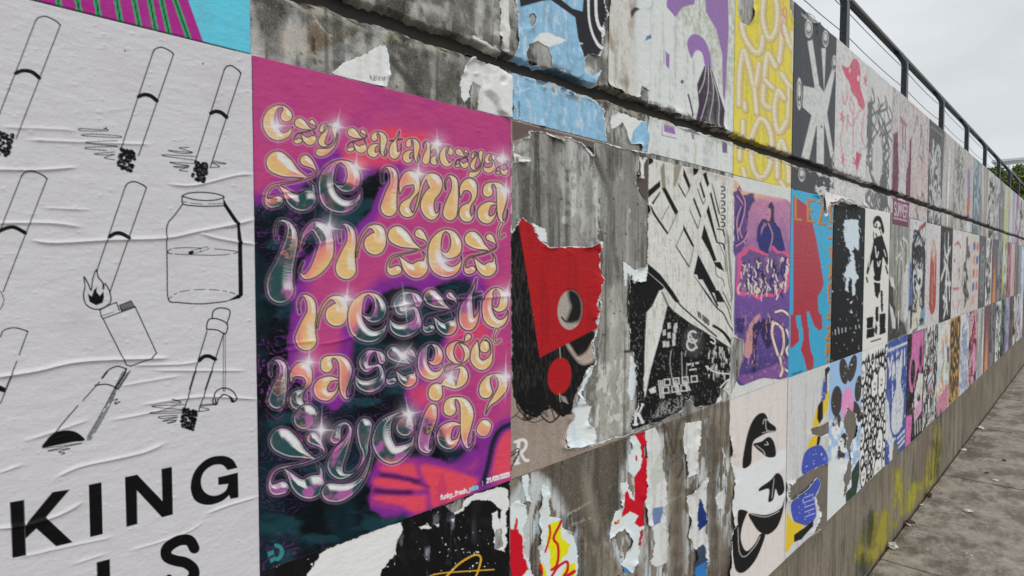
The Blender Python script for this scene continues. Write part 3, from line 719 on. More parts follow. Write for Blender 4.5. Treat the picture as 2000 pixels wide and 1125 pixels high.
# ---- white poster with drawn cigarettes (column -1, middle row)
xs = np.concatenate([np.linspace(X0 - .5, .07, 24), np.linspace(.073, X0 - .0005, 330)])
s = Sheet(X0 - .5, X0 - .0005, ZM - .001, ZB - .03, 1.5, xs=xs)
s.fill(C(196, 193, 197))
LW = 2.3
def cig(f, tl, tr, bl, br, band=None, dash=False):
    ax, ay = tl; bx, by = tr
    cap = [tl, (ax + (bx - ax) * .13, ay - 20 + (by - ay) * .1), (ax + (bx - ax) * .42, ay - 30 + (by - ay) * .3), (ax + (bx - ax) * .8, ay - 16 + (by - ay) * .7), tr]
    s.line(f(cap), LW, INK); s.line(f([tl, bl]), LW, INK)
    s.line(f([tr, br]), LW, INK)
    if band: s.line(f(band), 7.4, INK)
def ash(f, x0, y0, x1, y1, seed):
    rr = random.Random(seed); cx, cy = (x0 + x1) / 2, (y0 + y1) / 2
    for i in range(75):
        a = rr.uniform(0, 6.28); q = rr.random() ** .5
        u_, v_ = rr.uniform(-1, 1), rr.uniform(-1, 1); px, py = cx + (x1 - x0) * (.34 * u_ - .10 * v_), cy + (y1 - y0) * (.42 * v_ + .08 * u_)
        p = f((px, py))[0]; s.ell(p[0], p[1], 3.6, 3.6, INK)
    for i in range(26):
        u_, v_ = rr.uniform(-1, 1), rr.uniform(-1, 1); p = f((cx + (x1 - x0) * (.34 * u_ - .10 * v_), cy + (y1 - y0) * (.42 * v_ + .08 * u_)))[0]
        s.ell(p[0], p[1], .8, .8, C(120, 118, 120))
def smoke(f, pts): s.line(f(pts), 1.5, INK)
cig(fA, (193, 118), (328, 142), (-60, 770), (86, 764), [(84, 405), (125, 391), (175, 400), (214, 432)]); ash(fA, -70, 722, 82, 862, 1)
cig(fA, (836, 290), (949, 300), (660, 820), (757, 856), [(757, 533), (790, 522), (825, 530), (858, 556)]); ash(fA, 630, 816, 752, 942, 2)
cig(fA, (1226, 388), (1318, 406), (1068, 888), (1150, 920), [(1153, 624), (1180, 614), (1212, 622), (1240, 646)]); ash(fA, 1043, 886, 1145, 1002, 3)
cig(fB, (116, -45), (256, -30), (-60, 400), (15, 590), [(-30, 275), (5, 252), (70, 236), (137, 268)]); smoke(fB, [(0, 585), (17, 625), (12, 665), (-8, 690)])
cig(fB, (684, 15), (800, 20), (528, 475), (600, 590), [(597, 288), (630, 270), (665, 272), (704, 294)])
smoke(fA, [(580, 700), (560, 715), (440, 708), (445, 720), (575, 722), (585, 712), (565, 706)]); smoke(fA, [(440, 745), (500, 738), (648, 748), (640, 757), (450, 748)])
smoke(fA, [(640, 775), (480, 782), (490, 790), (640, 806), (560, 808), (470, 812), (480, 820), (580, 828)]); smoke(fA, [(628, 836), (515, 846), (560, 853), (625, 850), (570, 868), (625, 880)])
smoke(fA, [(1030, 812), (980, 815), (1050, 838), (920, 828), (1000, 845), (1055, 840)]); smoke(fA, [(1072, 862), (905, 852), (905, 860), (1070, 882)])
smoke(fA, [(1072, 900), (935, 893), (960, 902), (1035, 912), (950, 916), (985, 922), (1030, 920), (980, 936), (1026, 942)]); smoke(fA, [(1162, 884), (1230, 898), (1220, 902), (1160, 894), (1200, 916), (1150, 922)])
# flame and lighter
s.line(fB([(598, 585), (605, 640), (570, 675), (520, 686), (470, 660), (455, 610), (463, 560), (458, 508), (480, 545), (497, 580), (506, 520), (525, 470), (536, 510), (560, 540), (563, 575), (573, 545), (598, 585)]), LW, INK)
s.poly(fB([(478, 598), (500, 615), (512, 580), (530, 562), (526, 590), (545, 612), (564, 586), (568, 620), (560, 650), (525, 664), (488, 645)]), INK)
s.line(fB([(545, 690), (590, 665), (635, 648), (652, 692)]), LW, INK, sm=False); s.line(fB([(545, 690), (552, 725), (562, 737), (740, 672)]), LW, INK, sm=False)
s.line(fB([(562, 737), (690, 990), (712, 997), (825, 955), (855, 925), (738, 672)]), LW, INK, sm=False)
s.poly(fB([(648, 662), (717, 636), (738, 671), (662, 698)]), INK)
for i in range(9):
    t = (i + 1) / 10; s.line(fB([(650 + 66 * t + 3, 668 - 24 * t), (664 + 72 * t, 690 - 24 * t)]), .7, C(170, 168, 168), sm=False)
s.line(fB([(560, 720), (620, 700)]), 1.2, INK, dash=(6, 3))
# jar
s.line(fB([(995, 66), (1030, 50), (1110, 45), (1190, 55), (1225, 74), (1150, 90), (1060, 84), (995, 66)]), LW, INK)
s.line(fB([(996, 66), (1000, 108), (1050, 118), (1130, 122), (1222, 118)]), LW, INK); s.line(fB([(1000, 95), (1080, 108), (1220, 106)]), 1.2, INK, dash=(14, 3))
s.line(fB([(1000, 108), (955, 170), (915, 222), (911, 300), (914, 480), (920, 630), (975, 648), (1100, 656), (1240, 642)]), LW, INK)
s.poly(fB([(1220, 72), (1240, 110), (1310, 212), (1325, 320), (1330, 608), (1312, 626), (1235, 644), (1305, 604), (1301, 330), (1297, 232), (1222, 118)]), INK)
s.line(fB([(914, 370), (950, 352), (1050, 349), (1200, 357), (1302, 373), (1200, 389), (1020, 386), (930, 380), (914, 370)]), 1.5, INK, dash=(13, 3))
s.line(fB([(922, 628), (985, 590), (1120, 577), (1240, 588), (1305, 610)]), 1.5, INK, dash=(11, 3)); s.line(fB([(1222, 240), (1270, 240), (1297, 232)]), 1.3, INK, dash=(4, 4))
s.line(fB([(1045, 376), (1130, 352)]), 7, INK); s.line(fB([(1052, 374), (1130, 352)]), 4.6, C(196, 193, 197)); s.line(fB([(1038, 377), (1050, 373)]), 6.5, INK); s.line(fB([(1095, 352), (1100, 374)]), 1, INK)
# cigarette in a clamp
s.line(fB([(1160, 736), (1168, 695), (1205, 678), (1258, 695), (1240, 766)]), LW, INK); s.line(fB([(1130, 795), (1133, 760), (1150, 738), (1195, 740), (1243, 768), (1232, 820), (1190, 800), (1130, 795)]), LW, INK)
s.line(fB([(1132, 805), (1035, 1125)]), LW, INK); s.line(fB([(1224, 818), (1122, 1125)]), LW, INK, dash=(30, 2)); s.line(fC([(1070, 0), (1006, 215)]), LW, INK); s.line(fC([(1160, 0), (1085, 220)]), LW, INK)
s.line(fB([(1088, 966), (1115, 945), (1145, 943), (1178, 960)]), 7, INK); ash(fC, 978, 202, 1082, 322, 4)
s.line(fB([(1222, 812), (1220, 1118)]), 1.3, INK); s.line(fB([(1232, 815), (1232, 1118)]), 1.3, INK); s.line(fC([(1220, 90), (1222, 106), (1230, 106), (1232, 90)]), 1.3, INK)
s.line(fC([(1163, 160), (1180, 112), (1225, 90), (1275, 110), (1293, 150), (1280, 166), (1266, 164), (1262, 143), (1225, 126), (1196, 146), (1186, 178), (1170, 180), (1163, 160)]), LW, INK)
s.line(fC([(1255, 140), (1275, 160)]), 4, INK); s.line(fC([(1178, 150), (1180, 176)]), 3, INK)
smoke(fC, [(985, 160), (940, 152), (990, 170), (935, 172)]); smoke(fC, [(1010, 182), (850, 188), (850, 196), (1005, 212), (835, 222), (840, 230), (1000, 226)])
smoke(fC, [(970, 240), (870, 248), (890, 258), (970, 250), (890, 272), (965, 266), (915, 284), (960, 276)]); smoke(fC, [(1095, 184), (1165, 178), (1160, 184), (1090, 192), (1140, 206), (1130, 214), (1085, 220)])
# crushed stub
s.line(fB([(555, 1062), (590, 1020), (640, 998), (690, 1012)]), LW, INK); s.line(fB([(690, 1012), (672, 1050), (630, 1115)]), 3, INK); s.line(fB([(710, 1024), (645, 1125)]), LW, INK)
s.line(fC([(588, 0), (525, 78), (400, 215), (290, 345)]), LW, INK, dash=(26, 4)); s.line(fC([(518, 76), (570, 70), (605, 76), (640, 94)]), LW, INK)
for d in (0, 8, 17, 26): s.line(fC([(672 + d, 0 + d * .3), (610 + d * .8, 120), (540 + d, 250), (466 + d, 376)]), 1.7, INK, dash=(20 + d, 2))
smoke(fC, [(612, 160), (640, 150), (625, 175), (655, 165), (630, 180)])
s.poly(fC([(228, 416), (250, 378), (290, 338), (340, 323), (395, 325), (436, 345), (462, 377), (400, 386), (300, 405)]), INK, sm=True)
smoke(fC, [(230, 420), (330, 408), (445, 392), (300, 424), (265, 436), (380, 420), (320, 440), (352, 446), (333, 455)])
s.line(fB([(0, 838), (20, 800), (80, 787), (150, 806)]), LW, INK); s.line(fB([(150, 806), (90, 970), (30, 1120)]), LW, INK, dash=(60, 3)); s.line(fC([(60, 30), (0, 175)]), LW, INK); s.poly(fC([(-20, 70), (0, 76), (32, 92), (24, 116), (-20, 104)]), INK)
# lettering
for pl in ([(52, 716), (130, 702), (140, 1005), (65, 1021)], [(134, 842), (285, 660), (382, 645), (250, 798), (396, 935), (305, 957), (197, 860), (138, 915)], [(484, 620), (554, 606), (561, 890), (491, 907)],
           [(682, 578), (750, 565), (887, 708), (882, 534), (940, 522), (945, 783), (885, 799), (748, 652), (751, 835), (690, 852)], [(527, 1045), (600, 1027), (604, 1215), (531, 1230)]):
    s.poly(fC(pl), INK)
G_out = crv([(1300, 528), (1270, 480), (1210, 461), (1130, 480), (1065, 545), (1042, 625), (1055, 690), (1090, 722), (1150, 731), (1215, 710), (1254, 678)], False, 4)
G_in = crv([(1248, 616), (1232, 655), (1182, 680), (1135, 672), (1106, 640), (1100, 590), (1120, 545), (1165, 514), (1215, 512), (1245, 541)], False, 4)
s.poly(fC([tuple(p) for p in G_out] + [(1260, 699), (1305, 690), (1302, 553), (1192, 580), (1194, 622)] + [tuple(p) for p in G_in]), INK)
s.line(fC([(1062, 968), (1035, 926), (975, 926), (914, 968), (912, 1014), (960, 1036), (1015, 1048), (1058, 1085), (1050, 1135), (985, 1168), (900, 1150)]), 21, INK)
s.line(fC([(885, 1160), (925, 1128)]), 12, INK)
for p in ((1110, 352), (683, 282), (705, 78)): q = fA(p)[0]; s.ell(q[0], q[1], 1.6, 2.0, C(70, 60, 55))
# creases in the pasted paper
for f, pts, hh, ww in ((fA, [(150, 770), (500, 785), (830, 795)], .9, 4), (fA, [(0, 700), (300, 712), (420, 720)], .7, 5), (fA, [(-60, 932), (200, 936), (420, 920)], 1.3, 4), (fA, [(910, 1010), (1060, 1020), (1290, 965), (1395, 960)], 1.2, 3.5),
    (fB, [(-40, 216), (140, 212), (300, 216), (450, 236)], 1.3, 4.5), (fB, [(170, 308), (300, 322), (600, 306), (900, 296), (1080, 260), (1300, 217), (1400, 190)], 1.6, 4.5), (fB, [(1080, 265), (1200, 300), (1410, 332)], 1.4, 4), (fB, [(230, 130), (500, 142)], .7, 4),
    (fB, [(-40, 1060), (200, 1022), (450, 970), (920, 952)], 1.9, 4.5), (fB, [(720, 992), (1000, 985), (1110, 962)], 1.1, 4), (fB, [(840, 1020), (1350, 1022)], 1.0, 4), (fC, [(600, 268), (850, 218), (1000, 160)], .9, 4), (fC, [(780, 182), (1100, 138), (1412, 152)], 1.3, 4),
    (fC, [(300, 582), (430, 522), (620, 480), (790, 440), (910, 388)], 1.3, 4.5), (fC, [(140, 378), (320, 320), (490, 262)], .9, 5), (fC, [(-30, 860), (160, 836), (330, 780), (455, 712)], 1.4, 5), (fC, [(1120, 782), (1240, 735), (1420, 682)], 1.1, 4),
    (fC, [(-20, 560), (130, 505)], .9, 4), (fC, [(90, 1020), (400, 950), (620, 905)], .8, 5), (fC, [(700, 985), (1000, 890), (1120, 815)], .7, 4), (fC, [(650, 80), (1000, 20)], .8, 4), (fC, [(380, 1060), (600, 990)], .7, 4)):
    s.ridge(f(pts), hh * .0022, ww * .8)
rr = random.Random(5)
for i in range(70):
    x, y = rr.uniform(0, 480), rr.uniform(60, 1110); L = rr.uniform(12, 45)
    s.ridge([(x, y), (x + L * .5, y + rr.uniform(-3, 1)), (x + L, y - rr.uniform(0, 9))], rr.uniform(.0002, .0005), rr.uniform(2, 4))
for i in range(260): s.pimple(rr.uniform(0, 492), rr.uniform(40, 1120), rr.uniform(1.8, 4.5), rr.uniform(.0003, .0009))
s.h += .0007 * fbm(s.X * 26, s.Z * 50, 4, 3)
s.build('poster', 'white poster of line-drawn cigarettes, lighter and jar above the bold black letters KING', 'poster', 2.6)

# ---- striped poster above it (column -1, top row)
s = Sheet(X0 - .5, X0 - .001, .72, ZM + .0015, 2.6, xs=np.concatenate([np.linspace(X0 - .5, .07, 14), np.linspace(.074, X0 - .001, 190)]))
s.fill(C(101, 190, 214))
s.poly(fA([(-900, -900), (830, -900), (1030, 0), (1122, 255), (1122, 500), (-900, 500)]), C(163, 46, 134))
for a, c in (((955, -10), (1045, 245)), ((882, -10), (932, 215)), ((818, -10), (858, 198)), ((732, -10), (768, 170)), ((636, -10), (665, 150)), ((524, -10), (546, 118)), ((420, -10), (440, 90)), ((318, -20), (326, 62)), ((188, -30), (196, 36)), ((70, -40), (76, 10))):
    d = (a[0] - (c[0] - a[0]) * 4, a[1] - (c[1] - a[1]) * 4)
    s.line(fA([d, c]), 10.5, C(52, 158, 104)); s.line(fA([d, c]), 2.6, C(16, 44, 34))
s.groove_dirt(); s.weather(.15, 3)
s.build('poster', 'magenta and sky blue poster with green stripes, above the cigarette poster', 'poster', 1.6)

# ---- the magenta lettering poster (column 0, middle row)
s = cell(0, 'M', 1.42, g=.0002)
PINK, PURP, TEAL, CORAL = C(178, 72, 124), C(126, 48, 138), C(16, 40, 48), C(222, 78, 92)
dark = [[(480, 396), (520, 392), (560, 372), (598, 345), (622, 322), (645, 312), (662, 318), (668, 345), (690, 352), (720, 335), (742, 322), (768, 332), (775, 348), (745, 372), (738, 398), (715, 425), (690, 448), (655, 462), (625, 490), (603, 505), (590, 532), (581, 570), (575, 620), (569, 680), (571, 715), (590, 735), (608, 745), (600, 770), (640, 790), (668, 770), (676, 735), (678, 690), (683, 650), (700, 612), (728, 577), (760, 558), (800, 552), (828, 562), (846, 548), (878, 536), (908, 540), (930, 556), (946, 575), (945, 600), (905, 618), (884, 640), (868, 672), (846, 700), (815, 730), (799, 756), (803, 785), (818, 805), (850, 815), (868, 835), (880, 862), (915, 868), (945, 850), (935, 882), (890, 905), (850, 905), (810, 896), (775, 902), (738, 905), (728, 925), (752, 935), (790, 938), (800, 943), (730, 942), (728, 955), (775, 962), (790, 966), (728, 968), (722, 985), (745, 998), (800, 1000), (808, 1020), (780, 1060), (480, 1160)],
        [(978, 835), (1000, 826), (1000, 832), (975, 850), (960, 890), (950, 930), (940, 955), (925, 960), (932, 930), (945, 895), (955, 862)],
        [(900, 935), (935, 928), (945, 945), (930, 965), (905, 975)]]
best = np.full(s.A.shape, -1e9)
for i, p in enumerate(dark):
    _, d = s.sd_poly(p, w=FULL, jit=(9 if i == 0 else 3, 44, 11 + i)); best = np.maximum(best, d)
fr = 10 + 22 * s.noise(70, 70, 3, 3)
tt = np.where(best > 0, 1 - sst(0, 16, best), 1 + sst(0, 1.3, (-best) / fr - .1))
swirl = np.sin((s.noise(60, 60, 21, 5) * 9 + s.A / 95 + s.B / 130) * 6.28)
tt = tt + .55 * (tt < .6) * sst(.72, .98, swirl) * sst(.48, .66, s.noise(120, 120, 8, 3)); tt = np.clip(tt, 0, 2)
def ramp3(t, a, b_, c_):
    k = np.clip(t, 0, 1)[..., None]; q = np.clip(t - 1, 0, 1)[..., None]
    return (np.asarray(a) * (1 - k) + np.asarray(b_) * k) * (1 - q) + np.asarray(c_) * q
s.col[...] = ramp3(tt, TEAL, PURP, PINK)
s.mix(FULL, sst(.6, .2, tt) * sst(.38, .62, s.noise(60, 90, 5, 4)) * .95, C(8, 14, 18)); s.mix(FULL, sst(.6, .2, tt) * sst(.56, .74, s.noise(80, 34, 15, 4)) * .6, C(34, 76, 84))
wv = np.abs(np.sin((s.noise(90, 60, 71, 4) * 7 + s.B / 60) * 6.28)); s.mix(FULL, sst(.9, .3, tt) * sst(.97, 1.0, wv) * sst(.52, .66, s.noise(110, 110, 73, 3)) * .32, C(120, 60, 150))
s.mix(FULL, (tt > 1.5) * sst(.5, .75, s.noise(40, 40, 9, 3)) * .3, C(150, 55, 130))
for p, k in ((fF([(690, 545), (830, 530), (930, 545), (1060, 570), (1180, 610), (1240, 640), (1110, 720), (880, 800), (860, 790), (800, 765), (660, 745), (650, 715), (700, 700), (810, 690), (660, 660), (640, 630), (700, 610), (880, 630), (780, 600)]), .95),
             (fF([(1368, 345), (1310, 400), (1260, 480), (1225, 620), (1368, 580)]), .9), (fF([(870, 130), (930, 180), (905, 260), (860, 235), (835, 170)]), .6), ([(690, 258), (760, 250), (830, 262), (835, 300), (780, 315), (700, 330), (668, 310)], .75), ([(880, 635), (940, 630), (965, 690), (900, 700), (868, 690)], .6)):
    _, d = s.sd_poly(p, w=FULL, jit=(6, 20, 41)); s.mix(FULL, k * sst(-12, 8, d) * (tt > .3), CORAL)
for p in ([(680, 562), (720, 545), (830, 534), (900, 548), (1000, 585), (985, 640), (880, 628), (760, 600), (700, 586)], [(642, 640), (665, 615), (760, 610), (880, 640), (1000, 650), (970, 690), (820, 682), (690, 668)], [(645, 720), (700, 700), (830, 702), (980, 690), (1060, 715), (960, 770), (865, 800), (800, 765), (690, 746)], [(890, 548), (1060, 570), (1180, 612), (1240, 645), (1100, 724), (960, 770), (940, 690)]):
    _, d = s.sd_poly(crv(fF(p), True, 4), w=FULL, jit=(2, 14, 41)); s.mix(FULL, .9 * sst(-14, 2, d), PURP); s.mix(FULL, .96 * sst(-5, 9, d), CORAL)
for q, wd in (([(690, 600), (780, 612), (890, 634)], 4), ([(660, 680), (760, 690), (850, 690)], 5), ([(860, 640), (940, 660)], 2)): s.line(fF(q), wd, C(60, 20, 60), .85, soft=5)
s.line(fF([(1375, 332), (1310, 362), (1270, 430), (1240, 560), (1218, 650), (1200, 690)]), 15, PURP, .9, soft=7); s.line(fF([(1375, 336), (1312, 366), (1272, 430), (1242, 560), (1218, 650)]), 8, TEAL, .95, soft=3); s.line(fF([(1375, 344), (1320, 372), (1285, 440), (1258, 560)]), 1.6, C(90, 40, 110), .8, soft=1.4)
n_ = s.noise(26, 60, 91, 4); s.mix(FULL, .35 * sst(.55, .7, n_) * (s.col[..., 0] > 2.2 * s.col[..., 1]) * sst(640, 760, s.B), C(150, 40, 110))
bg = s.col.copy(); lum = tt.copy()
# lettering: each letter is a few swelling strokes; the glassy look follows the distance to the letter's edge
GL = {
 'z': [[(185, 600, 102), (250, 640, 88), (330, 685, 50), (400, 715, 26), (455, 735, 10)], [(440, 580, 50), (470, 600, 42), (515, 640, 20), (540, 680, 10), (520, 712, 10), (455, 738, 11), (360, 770, 9), (240, 792, 10), (140, 815, 12), (88, 870, 13), (80, 935, 18), (120, 970, 45), (185, 955, 52)],
       [(195, 808, 8), (240, 850, 22), (310, 930, 55), (390, 965, 78), (450, 940, 85), (500, 880, 30), (512, 820, 14), (480, 768, 6)]],
 'e': [[(780, 582, 10), (700, 620, 30), (640, 720, 62), (630, 830, 72), (670, 940, 82), (760, 995, 68), (850, 990, 48), (915, 940, 26), (942, 880, 9), (938, 845, 6)], [(760, 585, 12), (840, 625, 36), (882, 710, 58), (868, 790, 62), (800, 835, 38), (730, 815, 16), (682, 772, 8)]],
 'C': [[(245, 92, 9), (185, 92, 18), (125, 150, 42), (108, 240, 58), (150, 325, 60), (220, 362, 36), (285, 335, 24), (320, 275, 6)], [(235, 85, 10), (262, 120, 26), (268, 172, 56)]],
 'y': [[(715, 350, 54), (735, 265, 36), (805, 215, 16), (852, 265, 18), (825, 370, 32), (755, 490, 66), (712, 605, 74), (760, 690, 42), (860, 682, 14), (940, 605, 12), (985, 500, 26), (975, 400, 48), (975, 300, 66), (985, 235, 68)], [(1035, 415, 9), (1040, 500, 14), (1000, 640, 22), (940, 745, 34), (850, 815, 58), (740, 850, 84), (672, 845, 86)]],
 'a': [[(985, 635, 48), (985, 590, 38), (1030, 552, 12), (1090, 585, 34), (1115, 660, 50), (1105, 760, 40), (1098, 850, 24), (1120, 908, 13), (1155, 875, 7), (1165, 795, 5)], [(1062, 745, 10), (1005, 742, 24), (948, 795, 50), (945, 855, 52), (990, 888, 36), (1045, 850, 14), (1062, 790, 8)]],
 'n': [[(600, 612, 6), (595, 540, 8), (632, 488, 12), (678, 530, 30), (682, 620, 36), (660, 720, 56), (640, 815, 66), (640, 835, 62)], [(735, 680, 7), (755, 600, 30), (815, 565, 58), (850, 610, 40), (858, 680, 24), (820, 745, 20), (775, 800, 48), (780, 855, 50), (825, 878, 22), (862, 820, 7), (860, 760, 5)]],
 'm': [[(20, 545, 6), (18, 450, 9), (60, 408, 12), (118, 455, 36), (125, 545, 38), (100, 650, 55), (78, 765, 74), (82, 785, 72)], [(180, 650, 7), (205, 560, 34), (270, 505, 66), (322, 530, 40), (335, 615, 26), (285, 690, 20), (225, 765, 46), (240, 820, 46), (300, 835, 13), (340, 740, 13), (368, 620, 13), (400, 530, 16), (440, 492, 26), (495, 535, 66), (508, 605, 54), (450, 680, 58), (430, 770, 62), (470, 850, 44), (530, 830, 11), (545, 740, 5)]],
 'r': [[(757, 292, 6), (750, 200, 9), (790, 132, 12), (850, 185, 36), (862, 285, 44), (830, 400, 64), (810, 520, 92), (815, 545, 90)], [(910, 428, 8), (928, 320, 10), (970, 220, 13), (1035, 155, 17), (1110, 185, 48), (1120, 250, 58), (1078, 310, 100)]],
 'p': [[(182, 290, 7), (165, 190, 10), (205, 102, 14), (285, 125, 24), (318, 220, 50), (300, 340, 66), (250, 500, 85), (208, 650, 116), (212, 730, 122)], [(382, 360, 8), (430, 225, 22), (520, 150, 46), (600, 200, 74), (630, 290, 68), (612, 420, 78), (535, 550, 56), (440, 612, 26), (392, 560, 8), (422, 480, 5)]],
 't': [[(880, 580, 3), (852, 680, 16), (818, 750, 24), (790, 840, 58), (788, 945, 70), (810, 990, 66), (868, 960, 28), (904, 880, 8), (905, 800, 4)], [(725, 746, 5), (820, 735, 8), (925, 714, 6)]],
 's': [[(345, 805, 38), (332, 755, 38), (280, 712, 12), (212, 735, 36), (165, 810, 50), (190, 880, 42), (260, 862, 20), (318, 855, 20), (342, 930, 28), (318, 1010, 54), (222, 1058, 62), (132, 1035, 45), (90, 960, 11), (96, 895, 5)]],
 'g': [[(805, 130, 32), (770, 175, 8), (700, 175, 12), (642, 230, 36), (642, 300, 34), (690, 358, 18), (745, 368, 9), (790, 310, 24), (785, 240, 27), (730, 190, 9)], [(690, 370, 8), (598, 398, 8), (596, 448, 8), (660, 430, 8), (738, 410, 18), (762, 460, 40), (748, 530, 44), (690, 592, 16), (630, 545, 48), (560, 568, 14), (512, 610, 58), (505, 650, 66)]],
 'o': [[(890, 160, 4), (870, 250, 36), (870, 340, 44), (930, 390, 46), (990, 355, 34), (1020, 280, 11), (1014, 190, 10), (965, 140, 11), (942, 165, 10)], [(955, 205, 42), (955, 228, 46)]],
 '?': [[(965, 630, 62), (962, 580, 52), (988, 505, 24), (1045, 475, 12), (1110, 508, 38), (1122, 590, 44), (1060, 685, 32), (1000, 752, 14), (968, 832, 4)]], '.': [[(-8, 12, 56), (8, -12, 54)]],
 'c': [[(210, 242, 8), (115, 290, 22), (35, 390, 66), (20, 530, 95), (100, 640, 88), (220, 600, 52), (290, 535, 22), (312, 450, 5)], [(200, 245, 14), (250, 300, 42), (226, 390, 84)]],
 'i': [[(478, 222, 44), (458, 300, 62), (425, 400, 60), (400, 500, 58), (402, 575, 48), (450, 612, 17), (490, 540, 8), (485, 450, 5)]],
 ',': [[(1110, 925, 12), (1083, 990, 8), (1092, 1050, 8), (1136, 1028, 7)]],
}
def gbox(st):
    q = np.array([p for k in st for p in k]); return (q[:, 0] - q[:, 2]).min(), (q[:, 1] - q[:, 2]).min(), (q[:, 0] + q[:, 2]).max(), (q[:, 1] + q[:, 2]).max()
def letter(ch, f, box=None):
    st = GL[ch]; b0 = gbox(st); box = box or b0
    kx, ky = (box[2] - box[0]) / (b0[2] - b0[0]), (box[3] - box[1]) / (b0[3] - b0[1]); kr = math.sqrt(kx * ky)
    S = None; qs = []
    for k in st:
        q = np.array([(box[0] + (x - b0[0]) * kx, box[1] + (y - b0[1]) * ky, r * min(kr, kx * 1.1)) for x, y, r in k])
        q = crv(q, False, 5); q[:, 2] = np.maximum(q[:, 2], 3) * 1.05 + 4.0; qs.append(np.array(f([tuple(v) for v in q])))
    al = np.concatenate(qs); pad = 12
    w = s.win((al[:, 0] - al[:, 2]).min() - pad, (al[:, 0] + al[:, 2]).max() + pad, (al[:, 1] - al[:, 2]).min() - pad, (al[:, 1] + al[:, 2]).max() + pad)
    a, b_ = s.A[w], s.B[w]; S = np.full(a.shape, 1e9)
    for q in qs:
        for i in range(len(q) - 1):
            x1, y1, r1 = q[i]; x2, y2, r2 = q[i + 1]; dx, dy = x2 - x1, y2 - y1; L = dx * dx + dy * dy + 1e-9
            t = np.clip(((a - x1) * dx + (b_ - y1) * dy) / L, 0, 1)
            S = np.minimum(S, np.hypot(a - x1 - t * dx, b_ - y1 - t * dy) - (r1 + t * (r2 - r1)))
    big = min(1.0, (box[3] - box[1]) / 380.0); e = .62 + .38 * big
    rmax = float(-S.min())
    gy, gx = np.gradient(S); nrm = np.hypot(gx, gy) + 1e-9; lit = (gx * .62 - gy * .78) / nrm
    ins = -S
    t = lum[w]; nz = fbm(a / 34, b_ / 34, 77, 3)
    t = np.clip(t + (nz - .5) * .7, 0, 2)
    fillc = ramp3(t, C(48, 80, 84), C(236, 132, 122), C(255, 178, 122))
    pk_ = (.75 * sst(.52, .64, fbm(a / 26 + 40, b_ / 30, 93, 3)) * sst(1.0, .4, t))[..., None]; fillc = fillc * (1 - pk_) + C(176, 100, 160) * pk_
    gr = .6 * sst(.80, .86, fbm(a / 30 + 9, b_ / 40, 31, 3)) * (t > 1.2) * .7
    fillc = fillc * (1 - gr[..., None]) + C(172, 214, 170) * gr[..., None]
    s.mix(w, (.20 + .36 * np.clip(lum[w], 0, 1)) * np.exp(-(np.maximum(S, 0) / 2.2) ** 2) * (S > -1), C(222, 180, 216))
    k = np.clip(ins / 1.4 + .5, 0, 1)[..., None]
    s.col[w] = s.col[w] * (1 - k) + fillc * k
    s.mix(w, 1.0 * np.exp(-((ins - 1.2 * e) / (1.5 * e)) ** 2), C(46, 14, 58))
    s.mix(w, (.12 + .6 * sst(.1, .9, np.abs(lit))) * np.exp(-((ins - 4.0 * e) / (1.0 * e)) ** 2), C(244, 220, 236))
    s.mix(w, sst(.42, .88, lit) * sst(4.4 * e, 7.0 * e, ins) * (1 - sst(rmax * .6, rmax * .92, ins)) * .98 * sst(5, 10, rmax), C(240, 246, 250))
for ch, f, bx in (('C', P1, None), ('z', P1, (335, 190, 545, 442)), ('y', P1, (530, 228, 742, 542)), ('z', P1, (820, 280, 1005, 515)), ('a', P1, (1010, 318, 1192, 552)), ('t', P2, (78, 78, 206, 332)), ('a', P2, (208, 145, 366, 372)), ('n', P2, (384, 168, 545, 388)),
                  ('C', P2, (545, 212, 672, 408)), ('z', P2, (684, 230, 810, 424)), ('y', P2, (808, 252, 942, 503)), ('s', P2, (944, 284, 1052, 464)), ('z', P2, (1056, 295, 1172, 488)),
                  ('z', P1, None), ('e', P1, None), ('m', P2, None), ('n', P2, None), ('a', P2, None), (',', P2, None), ('p', P3, None), ('r', P3, None), ('z', P4, (58, 95, 442, 582)), ('e', P4, (440, 125, 748, 576)), ('z', P4, (764, 138, 1068, 570)),
                  ('r', P3, (346, 770, 832, 1282)), ('e', P3, (830, 748, 1188, 1216)), ('s', P4, None), ('z', P4, (384, 672, 708, 1106)), ('t', P4, None), ('e', P4, (934, 658, 1172, 1042)), (',', P4, (1036, 1036, 1104, 1176)),
                  ('n', P5, (92, 284, 512, 742)), ('a', P5, (514, 250, 882, 662)), ('s', P5, (892, 202, 1178, 592)), ('z', P6, (48, 208, 338, 592)), ('e', P6, (342, 184, 578, 528)), ('g', P6, None), ('o', P6, None),
                  ('z', P7, (100, 252, 624, 908)), ('.', P5, (334, 700, 544, 924)), ('y', P7, None), ('c', P8, None), ('i', P8, None), ('a', P8, (524, 110, 862, 598)), ('?', P6, None), ('.', P6, (888, 872, 1012, 1052))):
    letter(ch, f, bx)
def spark(x, y, L, ang, k=1.0, core=7.0):
    w = s.win(x - L, x + L, y - L, y + L); a, b_ = s.A[w] - x, s.B[w] - y
    for q in (0, math.pi / 2):
        u = a * math.cos(ang + q) + b_ * math.sin(ang + q); v = -a * math.sin(ang + q) + b_ * math.cos(ang + q)
        LL = L if q else L * .78
        s.mix(w, k * np.clip(1 - np.abs(u) / LL, 0, 1) ** 1.2 * np.exp(-(v / (.9 + 1.6 * np.clip(1 - np.abs(u) / (LL * .5), 0, 1))) ** 2), C(236, 238, 246))
    s.mix(w, k * np.exp(-(a * a + b_ * b_) / core ** 2), C(236, 242, 250)); s.mix(w, .4 * k * np.exp(-(a * a + b_ * b_) / (2.6 * core) ** 2), C(226, 200, 232))
